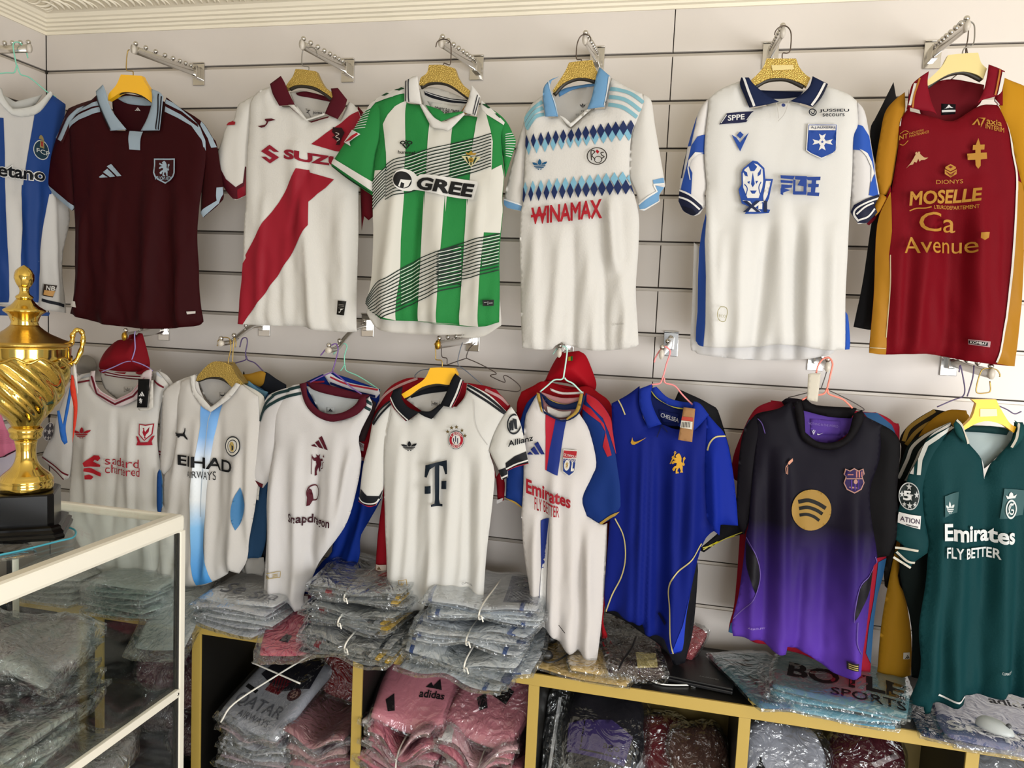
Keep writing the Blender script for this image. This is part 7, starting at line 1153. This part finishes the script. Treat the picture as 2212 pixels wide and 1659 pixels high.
def L(l, name, m, fn=None, seg=64, parent=None):
    pr = [(max(r*KR, .0004), zb+(1070-y)*K_*.98) for y, r in l][::-1]
    fine = []
    for (r0, z0), (r1, z1) in zip(pr[:-1], pr[1:]):
        n = max(1, int((z1-z0)/.004)) if fn else 1
        fine += [(r0+(r1-r0)*i/n, z0+(z1-z0)*i/n) for i in range(n)]
    fine.append(pr[-1]); return link(name, lathe_me(name, fine, seg, fn), m, parent or tr)
L([(956, 26), (966, 24), (978, 22), (992, 22.5), (1004, 25), (1014, 30), (1022, 37), (1032, 50), (1037, 56), (1041, 57), (1043, 60), (1048, 61), (1052, 59), (1055, 61), (1062, 61), (1066, 59), (1070, 59)], 'stem', GOLD)
L([(926, 31), (930, 36), (934, 39), (940, 37), (944, 35), (948, 36), (953, 33), (957, 27)], 'collar_ring', GOLD)
za, zbz = zb+(1070-915)*K_, zb+(1070-782)*K_
def flute(r, z, a):
    t = (z-za)/(zbz-za)
    e = max(0, min(1, t*6))*max(0, min(1, (1.02-t)*9))
    return r*(1+.06*e*math.sin(11*(a+1.7*t)))
L([(748, 100), (750, 101.5), (760, 101), (776, 100), (795, 98), (814, 94), (833, 89), (852, 83), (866, 76), (877, 69), (890, 59), (902, 49), (914, 39), (924, 32), (928, 30)], 'cup', GOLD, flute, 108)
v, f = tube_geo([(math.cos(a)*101*KR, math.sin(a)*101*KR, zb+(1070-782+5*math.sin(11*a))*K_) for a in [i*2*math.pi/90 for i in range(91)]], .0035, 8); link('scalloped_band', mesh('scalloped_band', v, f), GOLD, tr)
L([(702, 30), (706, 33), (714, 43), (722, 56), (730, 75), (735, 88), (738, 99), (740, 104), (745, 105), (748, 102), (750, 96)], 'lid', GOLDM)
L([(646, 17), (650, 20), (656, 25), (662, 32), (667, 41), (671, 47), (674, 46), (680, 37), (686, 33), (692, 31), (697, 29), (702, 31), (705, 30)], 'lid_tier', GOLD)
L([(620, 13), (625, 10.5), (630, 10), (636, 12), (640, 18), (643, 20), (646, 18), (649, 15)], 'finial_neck', GOLD)
def knob(r, z, a): return r*(1+.035*math.sin(7*a+z*400)*math.sin(z*500))
L([(573, .5), (576, 6), (580, 12), (586, 18), (594, 21.5), (602, 22), (610, 19.5), (616, 16), (621, 12.5)], 'finial', GOLD, knob, 40)
for sx in (1, -1):
    base = [(98, 748), (103, 735), (104, 722), (112, 712), (121, 712), (127, 722), (126, 742), (120, 764), (110, 782), (99, 790)]
    an = .72; pts = [np.array((sx*r*KR*math.cos(an), sx*r*KR*math.sin(an), zb+(1070-y)*K_*.98)) for r, y in base]
    tube('handle', catmull(pts, 5), [.005+.0025*abs(math.sin(i*.5)) for i in range((len(pts)-1)*5+1)], GOLD, tr, 10)
rb = Shirt('medal_ribbon', 'red, white and blue ribbon hanging from the trophy handle', (140, 870), -.845, .3, '', cat='ribbon', wave=.002)
rb.panel('red_band', 'L 615 430 630 440 655 590 665 700 655 830 622 1010 630 850 632 700 605 560', '#d8402c', T=.002, w=.006, off=.004); rb.panel('white_band', 'L 630 330 650 400 662 560 660 600 640 500 620 420', '#e4e2de', T=.002, w=.006, off=0); rb.panel('blue_band', 'L 600 530 612 560 590 720 562 880 578 1010 552 1028 520 960 490 740 510 735 540 860 560 740', '#2a62b4', T=.002, w=.006, off=.002)
bw = empty('wire_hanger', tuple(PZ(60, 1150, CZ)), 'turquoise wire hanger lying on the glass top in front of the trophy', 'hanger'); o_ = np.array(bw.location)
tube('wire', catmull([PZ(x, y, CZ+.002)-o_ for x, y in px('S -120 270 0 295 120 330 300 350 390 360 450 385 500 355 570 352 630 370 648 400 620 440 520 465 380 500 200 545 60 575 -120 610')], 6), .0026, mat('turquoise_wire', '#49a9c0', .4), bw, 8)
fb = PZ(15, 1185, CZ-.004); bagm = bagged('flat clear bag with a printed warning and pictogram on the glass top', (fb[0]-.02, fb[1]-.02, CZ-.002), .16, .20, .006, '#b0aca6', (0, 0, .9), 199, texts=(('Plastic bag', -.06, .02, .06, .035, '#26262a', 0),), polys=((circ(.0, -.03, .008, .008, 12), '#1c1c1e', 'pictogram'), ([(-.02, -.06), (.02, -.06), (.015, -.042), (-.015, -.042)], '#1c1c1e', 'pictogram')), name='plastic_bag', cat='plastic bag')
